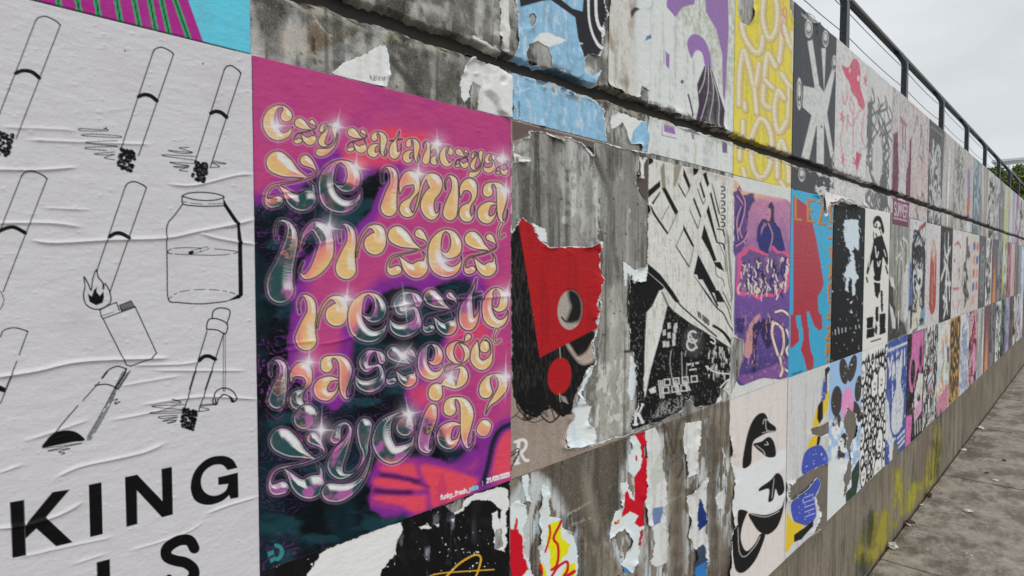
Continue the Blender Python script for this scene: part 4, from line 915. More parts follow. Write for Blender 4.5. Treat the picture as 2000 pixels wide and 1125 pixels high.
for f, p, L, an in ((P1, (180, 268), 46, -.05), (P1, (728, 268), 42, .2), (P1, (900, 650), 44, .1), (P2, (345, 470), 42, .06), (P2, (520, 195), 34, .0), (P2, (1145, 625), 40, .1), (P2, (1118, 330), 26, .1), (P3, (655, 165), 46, .14), (P3, (815, 815), 44, .12),
                    (P4, (560, 420), 40, -.08), (P4, (225, 820), 48, -.12), (P4, (1155, 720), 36, .25), (P5, (470, 310), 40, .08), (P7, (585, 275), 52, .04), (P6, (1148, 495), 56, .02), (P6, (640, 495), 26, .3), (P6, (265, 835), 44, -.22), (P6, (215, 300), 34, .6)):
    q = f(p)[0]; spark(q[0], q[1], L, an)
s.text('funky_fresh_', fF((1000, 728))[0], fF((1148, 686))[0], fF((0, -22))[0] - np.array(fF((0, 0))[0]), 1.9, C(240, 216, 220), .22)
s.text('pics', fF((1150, 684))[0], fF((1196, 670))[0], fF((0, -22))[0] - np.array(fF((0, 0))[0]), 1.9, C(110, 208, 214), .22)
s.line(fF([(1216, 632), (1218, 656)]), 1.0, C(180, 190, 200))
s.text('21/03/2025', fF((1240, 640))[0], fF((1358, 606))[0], fF((0, -20))[0] - np.array(fF((0, 0))[0]), 2.1, C(240, 222, 226), .2)
TL = C(62, 128, 130)
s.poly(fF([(106, 998), (138, 986), (141, 1008), (110, 1022)]), TL); s.poly(fF([(116, 1032), (146, 1016), (150, 1038), (122, 1054)]), TL)
s.line(fF([(150, 962), (172, 972), (182, 1000), (168, 1026), (156, 1034)]), 7, TL)
for f, pts, hh in ((P1, [(0, 905), (180, 880), (330, 862), (560, 870)], 1.0), (P1, [(0, 880), (200, 930), (420, 910)], .8), (P1, [(560, 870), (760, 780), (960, 830)], .7), (P3, [(360, 300), (560, 310), (760, 270)], .7), (P4, [(60, 860), (420, 780), (760, 770), (1190, 740)], 1.2), (P5, [(560, 150), (740, 120), (980, 40)], 1.1),
                   (P5, [(100, 190), (330, 140), (560, 120)], .8), (P4, [(700, 350), (1000, 300)], .8), (P6, [(560, 200), (780, 100)], 1.1), (P5, [(40, 260), (420, 180)], .7), (P7, [(420, 620), (560, 560), (880, 360)], .6), (P6, [(880, 330), (1020, 300)], .6)):
    s.ridge(f(pts), hh * .0024, 4.0)
rr = random.Random(9)
for i in range(90):
    x, y = rr.uniform(505, 980), rr.uniform(150, 1000); L = rr.uniform(12, 50)
    s.ridge([(x, y), (x + L * .5, y - rr.uniform(-2, 6)), (x + L, y - rr.uniform(0, 16))], rr.uniform(.0002, .0005), rr.uniform(2, 4.5))
for i in range(300): s.pimple(rr.uniform(500, 994), rr.uniform(120, 1080), rr.uniform(1.6, 4.5), rr.uniform(.0003, .0009))
s.h += .0008 * fbm(s.X * 30, s.Z * 50, 14, 4)
s.build('poster', 'magenta and dark teal poster with glossy swelling letters asking zatanczysz ze mna', 'poster', 3.4)

# ---- bare concrete with scraps of white paper (column 0, top row)
s = cell(0, 'T', 1.6)
s.fill(C(222, 219, 214)); s.weather(.2, 8); s.mix(FULL, .35 * sst(.5, .7, s.noise(12, 12, 3)), C(196, 206, 222))
for ch, x in (('P', 912), ('u', 928), ('b', 946), ('l', 962), ('i', 970), ('c', 980), ('a', 1002), ('r', 1020)):
    p = np.array(fG((x, 592))[0]); s.text(ch, p, p + np.array([2.9, .8]), (-.3, -9), .75, INK, .1)
for half in range(2):
  s.m[...] = True
  s.keep([[fG([(615, 545), (700, 470), (850, 405), (890, 400), (900, 380), (965, 350), (985, 330), (1035, 335), (1052, 400), (1066, 500), (1068, 580), (1030, 650), (800, 640)]),
        fG([(1618, 445), (1660, 425), (1700, 450), (1850, 500), (1975, 560), (1975, 900), (1700, 850), (1712, 780), (1722, 640), (1680, 605), (1650, 640), (1650, 720), (1612, 765), (1585, 700), (1578, 620), (1595, 520)])][half]], 3.2, 9, 3)
  s.build('paper_scrap', ('white shred lettered Public art on bare concrete above the magenta poster', 'white torn shred with a notch, beside the blue poster')[half], 'paper scrap', 1.0)
s = Sheet(X0 + .40, X0 + CW - .002, .80, GZ0 - .02, 1.6)
s.fill(C(212, 210, 206)); s.weather(.45, 18); s.groove_dirt(8, k=.6)
s.keep([fG([(1850, -200), (1965, -200), (1975, 80), (1960, 240), (1970, 400), (1880, 380), (1860, 300), (1870, 120)]), fG([(1560, 300), (1570, 245), (1650, 255), (1750, 300), (1880, 380), (1900, 420), (1860, 460), (1700, 430), (1640, 380)])], 3, 8, 12)
s.build('paper_scrap', 'pale strip of old paper bridging the groove beside the blue poster', 'paper scrap', 1.5)

# ---- black torn poster below the magenta one (column 0, bottom row)
s = Sheet(X0 + .001, X0 + CW - .001, ZB - .001, -.62, 1.5)
s.fill(C(19, 19, 21)); s.mix(FULL, .5 * sst(.5, .8, s.noise(14, 30, 6)), C(40, 40, 44))
s.mix(FULL, .75 * sst(.56, .74, s.noise(16, 44, 16)) * sst(-40, 40, s.sd_poly(fF([(850, 960), (1000, 880), (1060, 900), (960, 1000), (860, 1125)]), w=FULL)[1] + 20), C(150, 152, 164))
s.line(fF([(1030, 1130), (1100, 1060), (1180, 1015), (1212, 1030), (1200, 1090), (1180, 1140)]), 3.4, C(206, 160, 62)); s.line(fF([(930, 1140), (1000, 1110), (1280, 1090)]), 2.2, C(206, 160, 62))
WH = C(216, 216, 214)
for i, p in enumerate((fF([(300, 1140), (400, 990), (560, 930), (800, 842), (812, 880), (770, 960), (768, 1010), (700, 1090), (690, 1140)]), fF([(1060, 770), (1180, 700), (1300, 665), (1352, 680), (1360, 760), (1340, 800), (1345, 950), (1332, 1000), (1305, 985), (1300, 880), (1320, 780), (1260, 735), (1180, 730), (1120, 780), (1080, 800)]),
                       fF([(890, 870), (940, 855), (960, 875), (905, 885)]), fF([(970, 855), (995, 852), (990, 868)]), fF([(1265, 800), (1295, 785), (1325, 900), (1325, 985), (1290, 985)]), fF([(1055, 835), (1075, 825), (1070, 850)]))):
    s.poly(p, WH, 1, jit=(3.5, 9, 50 + i))
s.cut(fF([(1290, 890), (1318, 880), (1325, 975), (1285, 985)]), 2, 6, 4); s.cut(fF([(1030, 762), (1080, 740), (1130, 722), (1110, 780), (1065, 795)]), 2.5, 7, 5)
s.speck(7, .80, WH, 31)
s.build('torn_poster', 'torn black poster with white tears and a thin yellow line, below the magenta poster', 'poster', 1.8)
BW, BK, TORN = C(214, 212, 208), C(22, 22, 24), C(212, 224, 232)
# ---- blue poster across the groove (column 1, top row)
s = cell(1, 'T', 1.5)
BLUE = C(142, 182, 212)
s.fill(BLUE); s.weather(.4, 21, (104, 128, 142)); s.mix(FULL, .45 * sst(.62, .70, s.noise(5, 20, 23)), C(206, 214, 218))
s.poly(fH([(125, 50), (90, -60), (330, -60), (480, 60), (550, 80), (560, -40), (700, -60), (720, 120), (690, 340), (650, 390), (600, 372), (560, 395), (520, 260), (500, 120), (330, 0), (270, 10)]), C(50, 48, 54))
for q, wd in (([(590, -20), (598, 150), (640, 290), (690, 372)], 4.2), ([(640, -20), (650, 140), (700, 260)], 5.5)): s.line(fH(q), wd, C(214, 216, 216))
s.line(fH([(528, 300), (548, 300)]), 2.5, BW)
s.poly(fH([(205, 290), (255, 230), (300, 222), (440, 272), (400, 300), (350, 312), (310, 330)]), C(222, 220, 216), jit=(2.5, 7, 4))
s.text('MAMAK', fH((122, 800))[0], fH((118, 690))[0], (-4.0, 0), 1.0, INK)
s.line(fH([(75, 640), (140, 620), (190, 605)]), 1.6, C(190, 206, 214)); s.line(fH([(280, 590), (440, 630), (640, 690)]), 1.6, C(190, 206, 214))
s.mix(FULL, .8 * sst(.56, .68, s.noise(9, 16, 12)) * sst(-2, 12, s.sd_poly(fH([(200, 560), (380, 570), (520, 640), (660, 690), (640, 760), (480, 700), (280, 640)]), w=FULL)[1]), C(92, 96, 92))
s.keep([fH([(60, 470), (85, 370), (100, 330), (90, 250), (110, 180), (100, 60), (60, -80), (700, -80), (715, 100), (690, 200), (672, 340), (655, 395), (660, 480), (640, 560), (650, 600), (560, 640), (640, 690), (700, 760), (722, 1005), (60, 815)]),
        fH([(735, 760), (800, 770), (960, 830), (1010, 830), (1010, 1050), (960, 1045), (940, 990), (880, 990), (860, 930), (830, 850), (780, 880), (745, 890)])], 2.2, 8, 5, 3.0)
s.cut(fH([(165, 380), (190, 310), (250, 292), (310, 325), (342, 410), (335, 470), (250, 450), (190, 420)]), 1.6, 8, 6, 2.4); s.cut(fH([(192, 190), (188, 110), (212, 92), (228, 120)]), 1.2, 5, 7, 1.5)
s.cut(fH([(565, 480), (575, 400), (600, 366), (650, 395), (660, 480), (620, 520)]), 1.2, 6, 8, 1.0)
_, d = s.sd_poly(fH([(735, 760), (800, 770), (960, 830), (900, 900), (880, 985), (830, 850), (780, 880), (745, 890)]), w=FULL); s.mix(FULL, sst(-1, 1, d), C(222, 220, 214))
s.groove_dirt(5, k=.85)
s.build('torn_poster', 'torn sky blue poster with charcoal bands, draped over the groove', 'poster', 1.8)
# white strip at the column edge and blank torn paper next to the blue poster
s = Sheet(1.19, 1.372, .962, ZM + .02, 1.6)
s.fill(C(200, 198, 192)); s.weather(.5, 31, (128, 112, 92)); s.mix(FULL, .75 * sst(.46, .66, s.noise(20, 70, 3)), C(140, 124, 106)); s.mix(FULL, sst(-6, 6, s.sd_poly(fH([(930, -100), (1040, -100), (1035, 700), (935, 660), (900, 200)]), w=FULL)[1]), C(206, 210, 208))
s.poly(fH([(885, 130), (880, 80), (905, 50), (945, 62), (910, 85)]), C(60, 64, 66)); s.poly(fH([(975, 285), (990, 250), (1028, 230), (1025, 262)]), C(80, 120, 150))
s.keep([fH([(735, -60), (1040, -100), (1036, 640), (965, 600), (935, 675), (830, 640), (690, 580), (640, 510), (690, 450), (665, 330), (690, 160)])], 2.5, 9, 23, 2)
s.build('torn_poster', 'blank stained paper sheet torn at its foot, between the blue and the purple-arc posters', 'poster', 2.4)

# ---- whitish poster with purple arcs (column 2, top row)
s = cell(2, 'T', 1.4)
s.fill(C(208, 211, 208)); VIO, AUB = C(146, 112, 168), C(66, 54, 70)
moss = sst(.40, .60, s.noise(5, 9, 4)); mz = sst(-8, 8, s.sd_poly(fH([(1180, -60), (1640, -60), (1640, 700), (1500, 600), (1440, 420), (1330, 230), (1200, 120)]), w=FULL)[1])
s.mix(FULL, .55 * moss * mz, C(138, 142, 126)); s.mix(FULL, .35 * mz, C(196, 200, 182))
s.poly(fH([(1130, -60), (1330, -60), (1320, 30), (1240, 50), (1190, 118), (1130, 50)]), VIO); s.poly(fH([(1395, -60), (1550, -60), (1556, 200), (1545, 400), (1530, 700), (1515, 650), (1512, 380), (1470, 200), (1398, 80)]), VIO)
s.poly(fH([(1300, 400), (1270, 310), (1290, 250), (1330, 234), (1385, 270), (1425, 360), (1435, 460), (1395, 455), (1375, 370), (1340, 345), (1315, 370)]), VIO, sm=True)
s.poly(fH([(1390, 452), (1432, 455), (1490, 640), (1530, 760), (1515, 890), (1330, 830), (1350, 720), (1338, 580)]), AUB)
for q in ([(1400, 455), (1385, 560), (1352, 640)], [(1415, 455), (1412, 640), (1360, 835)], [(1430, 470), (1452, 640), (1415, 850)], [(1450, 540), (1490, 700), (1480, 880)]): s.line(fH(q), 1.3, C(206, 200, 206))
s.poly(fH([(1122, 352), (1150, 380), (1146, 475), (1124, 450)]), VIO); s.line(fH([(1110, 345), (1110, 440)]), 1.2, C(120, 110, 130)); s.ell(*fH((1236, 562))[0], 3, 4, C(92, 80, 128))
s.line(fH([(1278, 650), (1300, 740), (1308, 800)]), 3.0, AUB)
s.line(fH([(1354, -40), (1356, 230)]), 1.0, C(110, 112, 106), .7); s.poly(fH([(1110, 850), (1180, 870), (1190, 925), (1112, 905)]), VIO); s.line(fH([(1098, 860), (1098, 930), (1195, 952)]), 1.6, VIO, sm=False)
s.poly(fH([(1298, 920), (1316, 925), (1320, 960), (1304, 955)]), VIO); s.poly(fH([(1505, 970), (1545, 985), (1545, 1052), (1515, 1050)]), C(110, 104, 122)); s.line(fH([(1330, 990), (1320, 1120)]), 4, C(206, 208, 188))
s.weather(.4, 6, (128, 128, 120)); s.groove_dirt(14, k=.95)
s.cut(fH([(1010, 700), (1060, 730), (1240, 800), (1320, 828), (1510, 890), (1600, 925), (1600, 965), (1430, 920), (1250, 860), (1060, 800), (1010, 800)]), 2.5, 8, 9, 3)
s.build('torn_poster', 'whitish mildewed poster with purple arcs and a striped aubergine drop', 'poster', 1.4)

# ---- the red and black portrait poster, mostly torn away (column 1, middle row)
s = cell(1, 'M', 1.42)
RED = C(166, 32, 38); PAPER = C(156, 142, 132)
s.fill(PAPER); s.mix(FULL, .4 * sst(.4, .7, s.noise(9, 60, 3)), C(138, 124, 114))
hair = fJ([(55, -400), (60, 420), (62, 620), (70, 800), (110, 860), (190, 900), (230, 940), (300, 850), (345, 900), (400, 930), (455, 915), (480, 800), (560, 640), (620, 560), (640, 400), (560, 330), (300, 480), (250, 540), (180, 60), (110, -470), (90, -480)])
s.poly(hair, BK, jit=(3, 9, 4)); rr = random.Random(4)
for i in range(34):
    x = rr.uniform(60, 330); y0 = rr.uniform(-300, 700); pts = [(x, y0), (x + rr.uniform(-30, 20), y0 + 120), (x + rr.uniform(-40, 60), y0 + 230)]
    s.line(fJ(pts), .9, C(84, 78, 74), .5)
for i in range(15):
    x = rr.uniform(70, 300); y = rr.uniform(600, 850); q = [(x, y), (x + rr.uniform(-70, 40), y + 70), (x + rr.uniform(-40, 80), y + 140), (x + rr.uniform(10, 130), y + 90)]
    s.line(fJ(q), rr.uniform(1.2, 3.6), BK)
s.mix(FULL, .38 * sst(.55, .70, s.noise(1.8, 16, 61, 3)) * sst(-2, 3, s.sd_poly(hair, w=FULL)[1]), C(74, 68, 65)); s.line(fJ([(60, 945), (110, 900), (150, 820)]), 1.6, BK); s.line(fJ([(60, 610), (110, 570)]), 1.2, BK)
for i in range(16):
    x = rr.uniform(75, 330); y = rr.uniform(690, 820); w0 = rr.uniform(-40, 20); s.line(fJ([(x, y), (x + w0 * .4, y + 50), (x + w0 + 20, y + 95), (x + w0 + rr.uniform(20, 70), y + rr.uniform(110, 150)), (x + w0 + rr.uniform(60, 120), y + rr.uniform(80, 130))]), rr.uniform(2.0, 4.5), BK)
s.poly(fJ([(425, 455), (450, 450), (500, 530), (560, 500), (600, 440), (612, 520), (590, 570), (530, 585), (480, 540)]), C(178, 160, 150), sm=True, soft=3); s.poly(fJ([(440, 440), (560, 375), (610, 360), (590, 430), (540, 470), (480, 490)]), C(26, 24, 26), soft=3); s.poly(fJ([(385, 790), (420, 800), (440, 850), (400, 830)]), C(150, 138, 130))
s.poly(fI([(105, 700), (130, 660), (200, 700), (240, 790), (310, 855), (420, 858), (540, 862), (650, 815), (665, 980), (680, 1125)]) + fJ([(675, 30), (640, 200), (640, 340), (248, 540), (165, 0)]), RED)
s.mix(FULL, .25 * sst(.5, .8, s.noise(6, 90, 8)) * (s.col[..., 0] > 4 * s.col[..., 1]), C(120, 22, 30))
p = fJ((450, 222))[0]; s.ell(p[0], p[1], 24.5, 38.8, C(168, 158, 150), .06); s.poly(fJ([(437, 92), (470, 90), (515, 130), (532, 215), (515, 290), (470, 308), (425, 300), (440, 250), (455, 200), (440, 150)]), C(30, 28, 30), sm=True, soft=4); s.line(fJ([(395, 270), (420, 298), (470, 300)]), 3, C(60, 52, 50))
s.mix(FULL, .28 * sst(.5, .64, s.noise(1.8, 2.0, 81, 3)) * (s.col[..., 0] < 2 * s.col[..., 1]) * (s.col[..., 0] > .15), C(96, 88, 82)); p = fJ((380, 663))[0]; s.ell(p[0], p[1], 23.2, 36.5, RED, .12); s.line(fJ([(382, 475), (386, 540)]), 1.1, C(190, 184, 180)); s.line(fJ([(380, 780), (385, 835)]), 1.1, C(190, 184, 180))
s.poly(fI([(65, 20), (620, 165), (640, 250), (520, 170), (400, 130), (240, 95), (65, 160)]), C(104, 90, 86)); s.poly(fI([(880, 250), (978, 235), (970, 560), (885, 440), (905, 330)]), C(92, 82, 78))
s.poly(fI([(530, 180), (600, 200), (618, 260), (560, 210)]), C(40, 38, 40))
Wt = C(226, 222, 216)
s.line(fM([(118, 155), (104, 310)]), 6.5, Wt); s.line(fM([(90, 158), (150, 142), (172, 175), (150, 222), (112, 232)]), 5.5, Wt); s.line(fM([(128, 228), (160, 285), (185, 290)]), 5.5, Wt); s.line(fM([(86, 318), (122, 310)]), 4, Wt)
for q in ([(60, 240), (110, 205), (120, 240), (70, 330), (62, 360)], [(62, 262), (118, 225), (80, 300)], [(70, 250), (100, 230)]): s.line(fM(q), 1.8, BK)
for q in ([(150, -20), (220, 18), (300, -10)], [(100, -30), (170, 5), (240, -25)]): s.line(fM(q), 1.5, BK)
s.cut(fI([(62, 310), (180, 295), (175, 268), (130, 255), (78, 235), (82, 185), (140, 150), (182, 140), (185, 100), (245, 98), (300, 118), (385, 165), (400, 140), (450, 140), (530, 180), (600, 262), (620, 260), (612, 155), (760, 200), (1010, 262), (1010, 1060)]) +
      fJ([(1010, 0), (1010, 985), (852, 1030), (600, 1120), (410, 1130), (460, 940), (500, 790), (560, 640), (620, 570), (600, 440), (640, 340), (625, 260), (650, 60), (676, 10)]) + fI([(680, 1110), (655, 980), (650, 815), (560, 855), (420, 858), (310, 860), (240, 790), (195, 705), (130, 662), (100, 700), (62, 760)]), 2.0, 8, 9, 3.2)
for i, p in enumerate((fI([(70, 300), (65, 180), (100, 140), (150, 78), (182, 90), (184, 140), (140, 150), (82, 190), (80, 235), (130, 258), (180, 270), (178, 298)]), fI([(195, 700), (290, 740), (302, 800), (298, 845), (240, 800), (215, 750)]), fI([(803, 960), (825, 965), (880, 1010), (955, 985), (940, 1090), (880, 1100), (840, 1040), (830, 1125), (815, 1125)]), fI([(385, 150), (405, 132), (460, 140), (410, 170)]))):
    k = Sheet(X0 + CW + .002, X0 + 2 * CW - .002, ZM - .002, -.2, 1.6); k.fill(TORN); k.keep([p], 2.0, 7, 40 + i)
    k.build('paper_scrap', ('curled white tear at the upper edge beside the magenta poster', 'white tear above the red panel', 'bluish white tear at the top of the black strip beside the building poster', 'small curled white tear under the blue poster')[i], 'paper scrap', 1.2)
# long bluish-white tear along its right side
k = Sheet(X0 + CW + .002, X0 + 2 * CW - .002, 0.0, ZB, 1.5); k.fill(TORN); k.mix(FULL, .5 * sst(.5, .7, k.noise(8, 30, 3)), C(176, 198, 212))
for half in range(2):
  k.m[...] = True
  k.keep([[fJ([(640, 340), (655, 180), (650, 60), (640, 200), (600, 430), (620, 570), (560, 640), (500, 790), (455, 940), (410, 1110), (430, 1140), (500, 1140), (610, 1110), (610, 1000), (570, 990), (600, 860), (540, 850), (530, 780), (600, 640), (630, 560), (615, 440)]), fJ([(850, 520), (880, 540), (890, 680), (878, 830), (850, 830), (835, 760), (845, 640)])][half]], 2.6, 9, 77)
  k.build('paper_scrap', ('long bluish white tear running down beside the red and black portrait', 'short bluish white tear beside the black strip above the letter K')[half], 'paper scrap', 1.1)
s.build('torn_poster', 'torn portrait poster with a red panel, red disc and black hair beside the magenta poster', 'poster', 1.9)

# ---- black and white building poster (column 2, middle row)
s = Sheet(1.262, X0 + 3 * CW - .001, ZM - .012, ZB + .01, 1.35)
s.fill(C(208, 206, 200)); s.mix(FULL, .5 * sst(.5, .75, s.noise(4, 60, 3)), C(180, 176, 168))
k0 = lambda f, p, **kw: s.poly(f(p), BK, **kw)
# windows on the upper facade
for q in ([(240, 310), (330, 235), (332, 280), (242, 365)], [(340, 288), (368, 285), (462, 462), (442, 490), (395, 400), (385, 380)], [(240, 400), (388, 615), (384, 636), (240, 430)], [(262, 405), (332, 310), (330, 330), (275, 415)],
          [(500, 140), (552, 270), (540, 300), (498, 200)], [(462, 250), (512, 340), (512, 362), (462, 270)], [(556, 130), (580, 120), (606, 150), (596, 185), (575, 200)], [(625, 240), (662, 355), (650, 370), (618, 260)], [(605, 290), (645, 400), (642, 415), (602, 300)], [(640, 190), (660, 170), (690, 260), (676, 285)],
          [(578, 355), (630, 490), (622, 510), (570, 375)], [(545, 440), (608, 578), (606, 592), (545, 455)], [(500, 555), (578, 710), (566, 722), (498, 595)], [(445, 708), (544, 862), (540, 872), (444, 722)], [(668, 460), (685, 412), (752, 690), (740, 690)], [(692, 330), (705, 320), (770, 580), (756, 575)], [(712, 255), (770, 480), (760, 484), (712, 280)],
          [(632, 655), (652, 555), (745, 820), (720, 832), (690, 760)], [(575, 920), (608, 775), (740, 1030), (730, 1060), (690, 1050), (640, 960), (610, 960), (600, 925)], [(576, 925), (705, 1100), (705, 1125), (585, 945)], [(722, 1035), (760, 1040), (800, 1125), (745, 1125)], [(720, 832), (770, 830), (800, 900), (760, 880), (735, 862)]): k0(fK, q)
for q in ([(462, 462), (388, 620)], [(578, 712), (544, 868)], [(445, 715), (502, 590)], [(395, 420), (340, 520)], [(512, 355), (552, 280)], [(606, 588), (630, 495)], [(660, 370), (645, 410)], [(735, 862), (745, 930), (790, 960), (800, 1010)], [(760, 690), (800, 790), (812, 900)], [(790, 560), (812, 700)], [(820, 600), (855, 1125)], [(800, 690), (850, 1125)], [(830, 640), (862, 1100)], [(775, 500), (790, 530)]): s.line(fK(q), 1.2, BK)
for y in range(280, 560, 52): s.line(fK([(775, y), (798, y + 4), (802, y + 26), (780, y + 34)]), 2.0, BK)
for y in (590, 690): s.line(fK([(750, y), (790, y + 10), (800, y + 50)]), 2.4, BK)
k0(fK, [(236, 840), (330, 920), (420, 1040), (475, 1125), (440, 1125), (350, 1000), (240, 905)]); k0(fK, [(80, 1125), (95, 900), (130, 990), (232, 900), (360, 1015), (330, 1060), (300, 1125)]); s.poly(fK([(285, 1125), (325, 1038), (342, 1050), (310, 1125)]), BW)
# arcade
k0(fL, [(80, -10), (280, -10), (285, 90), (230, 150), (215, 470), (215, 800), (120, 1010), (115, 960), (150, 820), (155, 640), (130, 440), (105, 420), (108, 240), (85, 215)])
k0(fL, [(385, 90), (430, 140), (560, 235), (640, 280), (700, 320), (740, 340), (858, 420), (850, 610), (800, 700), (700, 840), (590, 860), (540, 830), (420, 910), (210, 985), (215, 800), (260, 560), (345, 258)])
s.line(fL([(330, 262), (222, 640)]), 8.5, BW); s.line(fL([(225, 600), (218, 720)]), 5, BW); s.line(fL([(345, 0), (290, 100)]), 8, BW); s.line(fL([(345, 5), (385, 95)]), 4, C(120, 118, 114))
for q, wd in (([(420, 0), (480, 100), (740, 325)], 3.0), ([(660, 0), (740, 110), (800, 170), (858, 310)], 2.6), ([(720, 248), (790, 295), (858, 390)], 5.0), ([(700, 0), (750, 100)], 4), ([(760, 0), (830, 130), (860, 260)], 1.8), ([(790, 0), (860, 150)], 1.8)): s.line(fL(q), wd, BK)
s.text('REK STUDIO', fL((608, 180))[0], fL((688, 245))[0], (0, -9.5), 1.3, BK, .15)
for p, r in (((570, 330), 11), ((560, 385), 11)): q = fL(p)[0]; s.ring(q[0], q[1], r * .8, r, 3.6, C(220, 218, 214), t0=.6, t1=5.4)
s.line(fL([(545, 300), (600, 410)]), 3.2, C(220, 218, 214)); s.ell(*fL((572, 365))[0], 16, 26, C(120, 120, 120), a=.35, soft=10)
s.line(fL([(548, 490), (592, 482)]), 5, BW, dash=(3, 1.2)); s.text('X', fL((562, 545))[0], fL((580, 541))[0], (0, -6), 1.3, BW); s.line(fL([(532, 532), (550, 528)]), 4, C(190, 188, 184)); s.line(fL([(594, 522), (606, 520)]), 4, C(190, 188, 184)); s.line(fL([(548, 572), (592, 565)]), 3, C(190, 188, 184))
rr = random.Random(12)
for cx, cy in ((395, 250), (360, 300), (395, 320), (440, 280), (432, 330), (360, 385), (430, 375), (445, 250), (385, 385)):
    q = fL([(cx - 12, cy - 22 + rr.uniform(-8, 8)), (cx + 10, cy - 26), (cx + 12, cy + 16), (cx - 10, cy + 22)]); s.poly(q, C(200, 198, 194), .9)
for q in ([(410, 430), (402, 520), (418, 640)], [(488, 440), (492, 640)], [(520, 430), (512, 470)], [(525, 520), (522, 640)]): s.line(fL(q), 1.4, C(170, 168, 164))
for i in range(46):
    x, y = rr.uniform(665, 848), rr.uniform(370, 600); y += (x - 665) * .18
    if y > 640: continue
    s.poly(fL([(x, y), (x + rr.uniform(5, 14), y + 3), (x + rr.uniform(4, 12), y + rr.uniform(15, 60)), (x, y + rr.uniform(10, 50))]), C(196, 194, 190), .85)
for q in ([(700, 330), (730, 350), (728, 380), (700, 365)], [(665, 545), (740, 590), (850, 600)], [(770, 700), (820, 650), (850, 640)]): s.line(fL(q), 2.2, BW)
for i in range(4):
    for j in range(2):
        cx, cy = 380 + i * 66 - j * 10, 662 + j * 58 - i * 8; q = fL((cx, cy))[0]
        if i < 3 or j == 0: s.line(fL([(cx - 20, cy - 20), (cx + 20, cy - 24), (cx + 24, cy + 18), (cx - 18, cy + 22), (cx - 20, cy - 20)]), 2.6, C(190, 188, 184), sm=False)
for d in range(3): s.line(fL([(318 + d * 14, 650), (332 + d * 12, 775)]), 2.2, C(200, 198, 194)); s.line(fL([(425 + d * 12, 650), (455 + d * 12, 750)]), 2, C(200, 198, 194)); s.line(fL([(495 + d * 12, 650), (530 + d * 10, 720)]), 2, C(200, 198, 194))
s.poly(fL([(245, 715), (295, 690), (300, 735), (262, 745)]), C(206, 204, 200)); s.mix(FULL, .75 * sst(.48, .60, s.noise(2.2, 3, 6)) * sst(-2, 4, s.sd_poly(fL([(260, 930), (330, 800), (560, 740), (580, 800), (480, 880)]), w=FULL)[1]), C(150, 148, 144)); s.mix(FULL, .8 * sst(.5, .62, s.noise(3, 5, 16)) * sst(-2, 4, s.sd_poly(fL([(770, 760), (850, 620), (850, 760)]), w=FULL)[1]), C(170, 168, 162))
s.poly(fL([(108, 770), (226, 770), (226, 990), (108, 1030)]), BK); s.line(fL([(146, 838), (150, 970)]), 5.5, Wt); s.line(fL([(200, 825), (160, 905)]), 4.5, Wt); s.line(fL([(168, 885), (202, 955)]), 5.5, Wt); s.line(fL([(132, 830), (160, 838)]), 3.5, Wt); s.line(fL([(136, 972), (164, 968)]), 3.5, Wt); s.line(fL([(190, 820), (206, 824)]), 3, Wt); s.line(fL([(192, 958), (210, 950)]), 3, Wt)
s.poly(fK([(330, 150), (360, 95), (372, 290), (345, 285)]), C(140, 132, 118)); s.poly(fK([(430, 100), (495, 110), (440, 285), (428, 270)]), C(150, 142, 128))
s.poly(fK([(120, 20), (246, 20), (242, 425), (120, 330)]), C(92, 82, 78)); s.poly(fK([(246, 40), (270, 60), (282, 100), (246, 125)]), BK)
s.line(fK([(182, 70), (200, 112), (221, 72)]), 5.5, Wt, sm=False); s.line(fK([(200, 112), (195, 205)]), 6, Wt); s.line(fK([(182, 210), (208, 212)]), 3.5, Wt); s.line(fK([(174, 66), (190, 72)]), 3, Wt); s.line(fK([(214, 70), (230, 72)]), 3, Wt)
lo_ = sst(560, 640, s.B); s.mix(FULL, .4 * lo_ * sst(.66, .74, s.noise(2.4, 5, 83, 3)) * (s.col[..., 0] < .1), C(150, 148, 144)); s.mix(FULL, .35 * sst(.60, .72, s.noise(2.0, 12, 85, 3)) * (s.col[..., 0] > .3), C(128, 126, 121)); s.mix(FULL, .5 * sst(.79, .83, s.noise(1.6, 2.6, 87, 3)) * (s.col[..., 0] > .3), BK)
# outline: torn at the left where the strip reaches over, at the top under the row above and at the foot
s.keep([fK([(178, 40), (205, 28), (270, 45), (300, 75), (620, 140), (870, 205), (880, 300), (868, 800), (870, 1125)]) + fL([(858, 100), (852, 600), (840, 770), (780, 700), (770, 790), (700, 830), (595, 850), (545, 790), (490, 880), (300, 955), (115, 1015), (115, 960), (150, 820), (155, 640), (130, 440), (100, 420), (106, 240), (82, 215), (80, 0)]) + fK([(80, 1125), (95, 890), (130, 980), (215, 900), (238, 830), (240, 420), (145, 270), (160, 160)])], 1.4, 7, 15, 1.6)
s.build('torn_poster', 'black and white poster of a building with diamond windows and dark arcade', 'poster', 2.2)

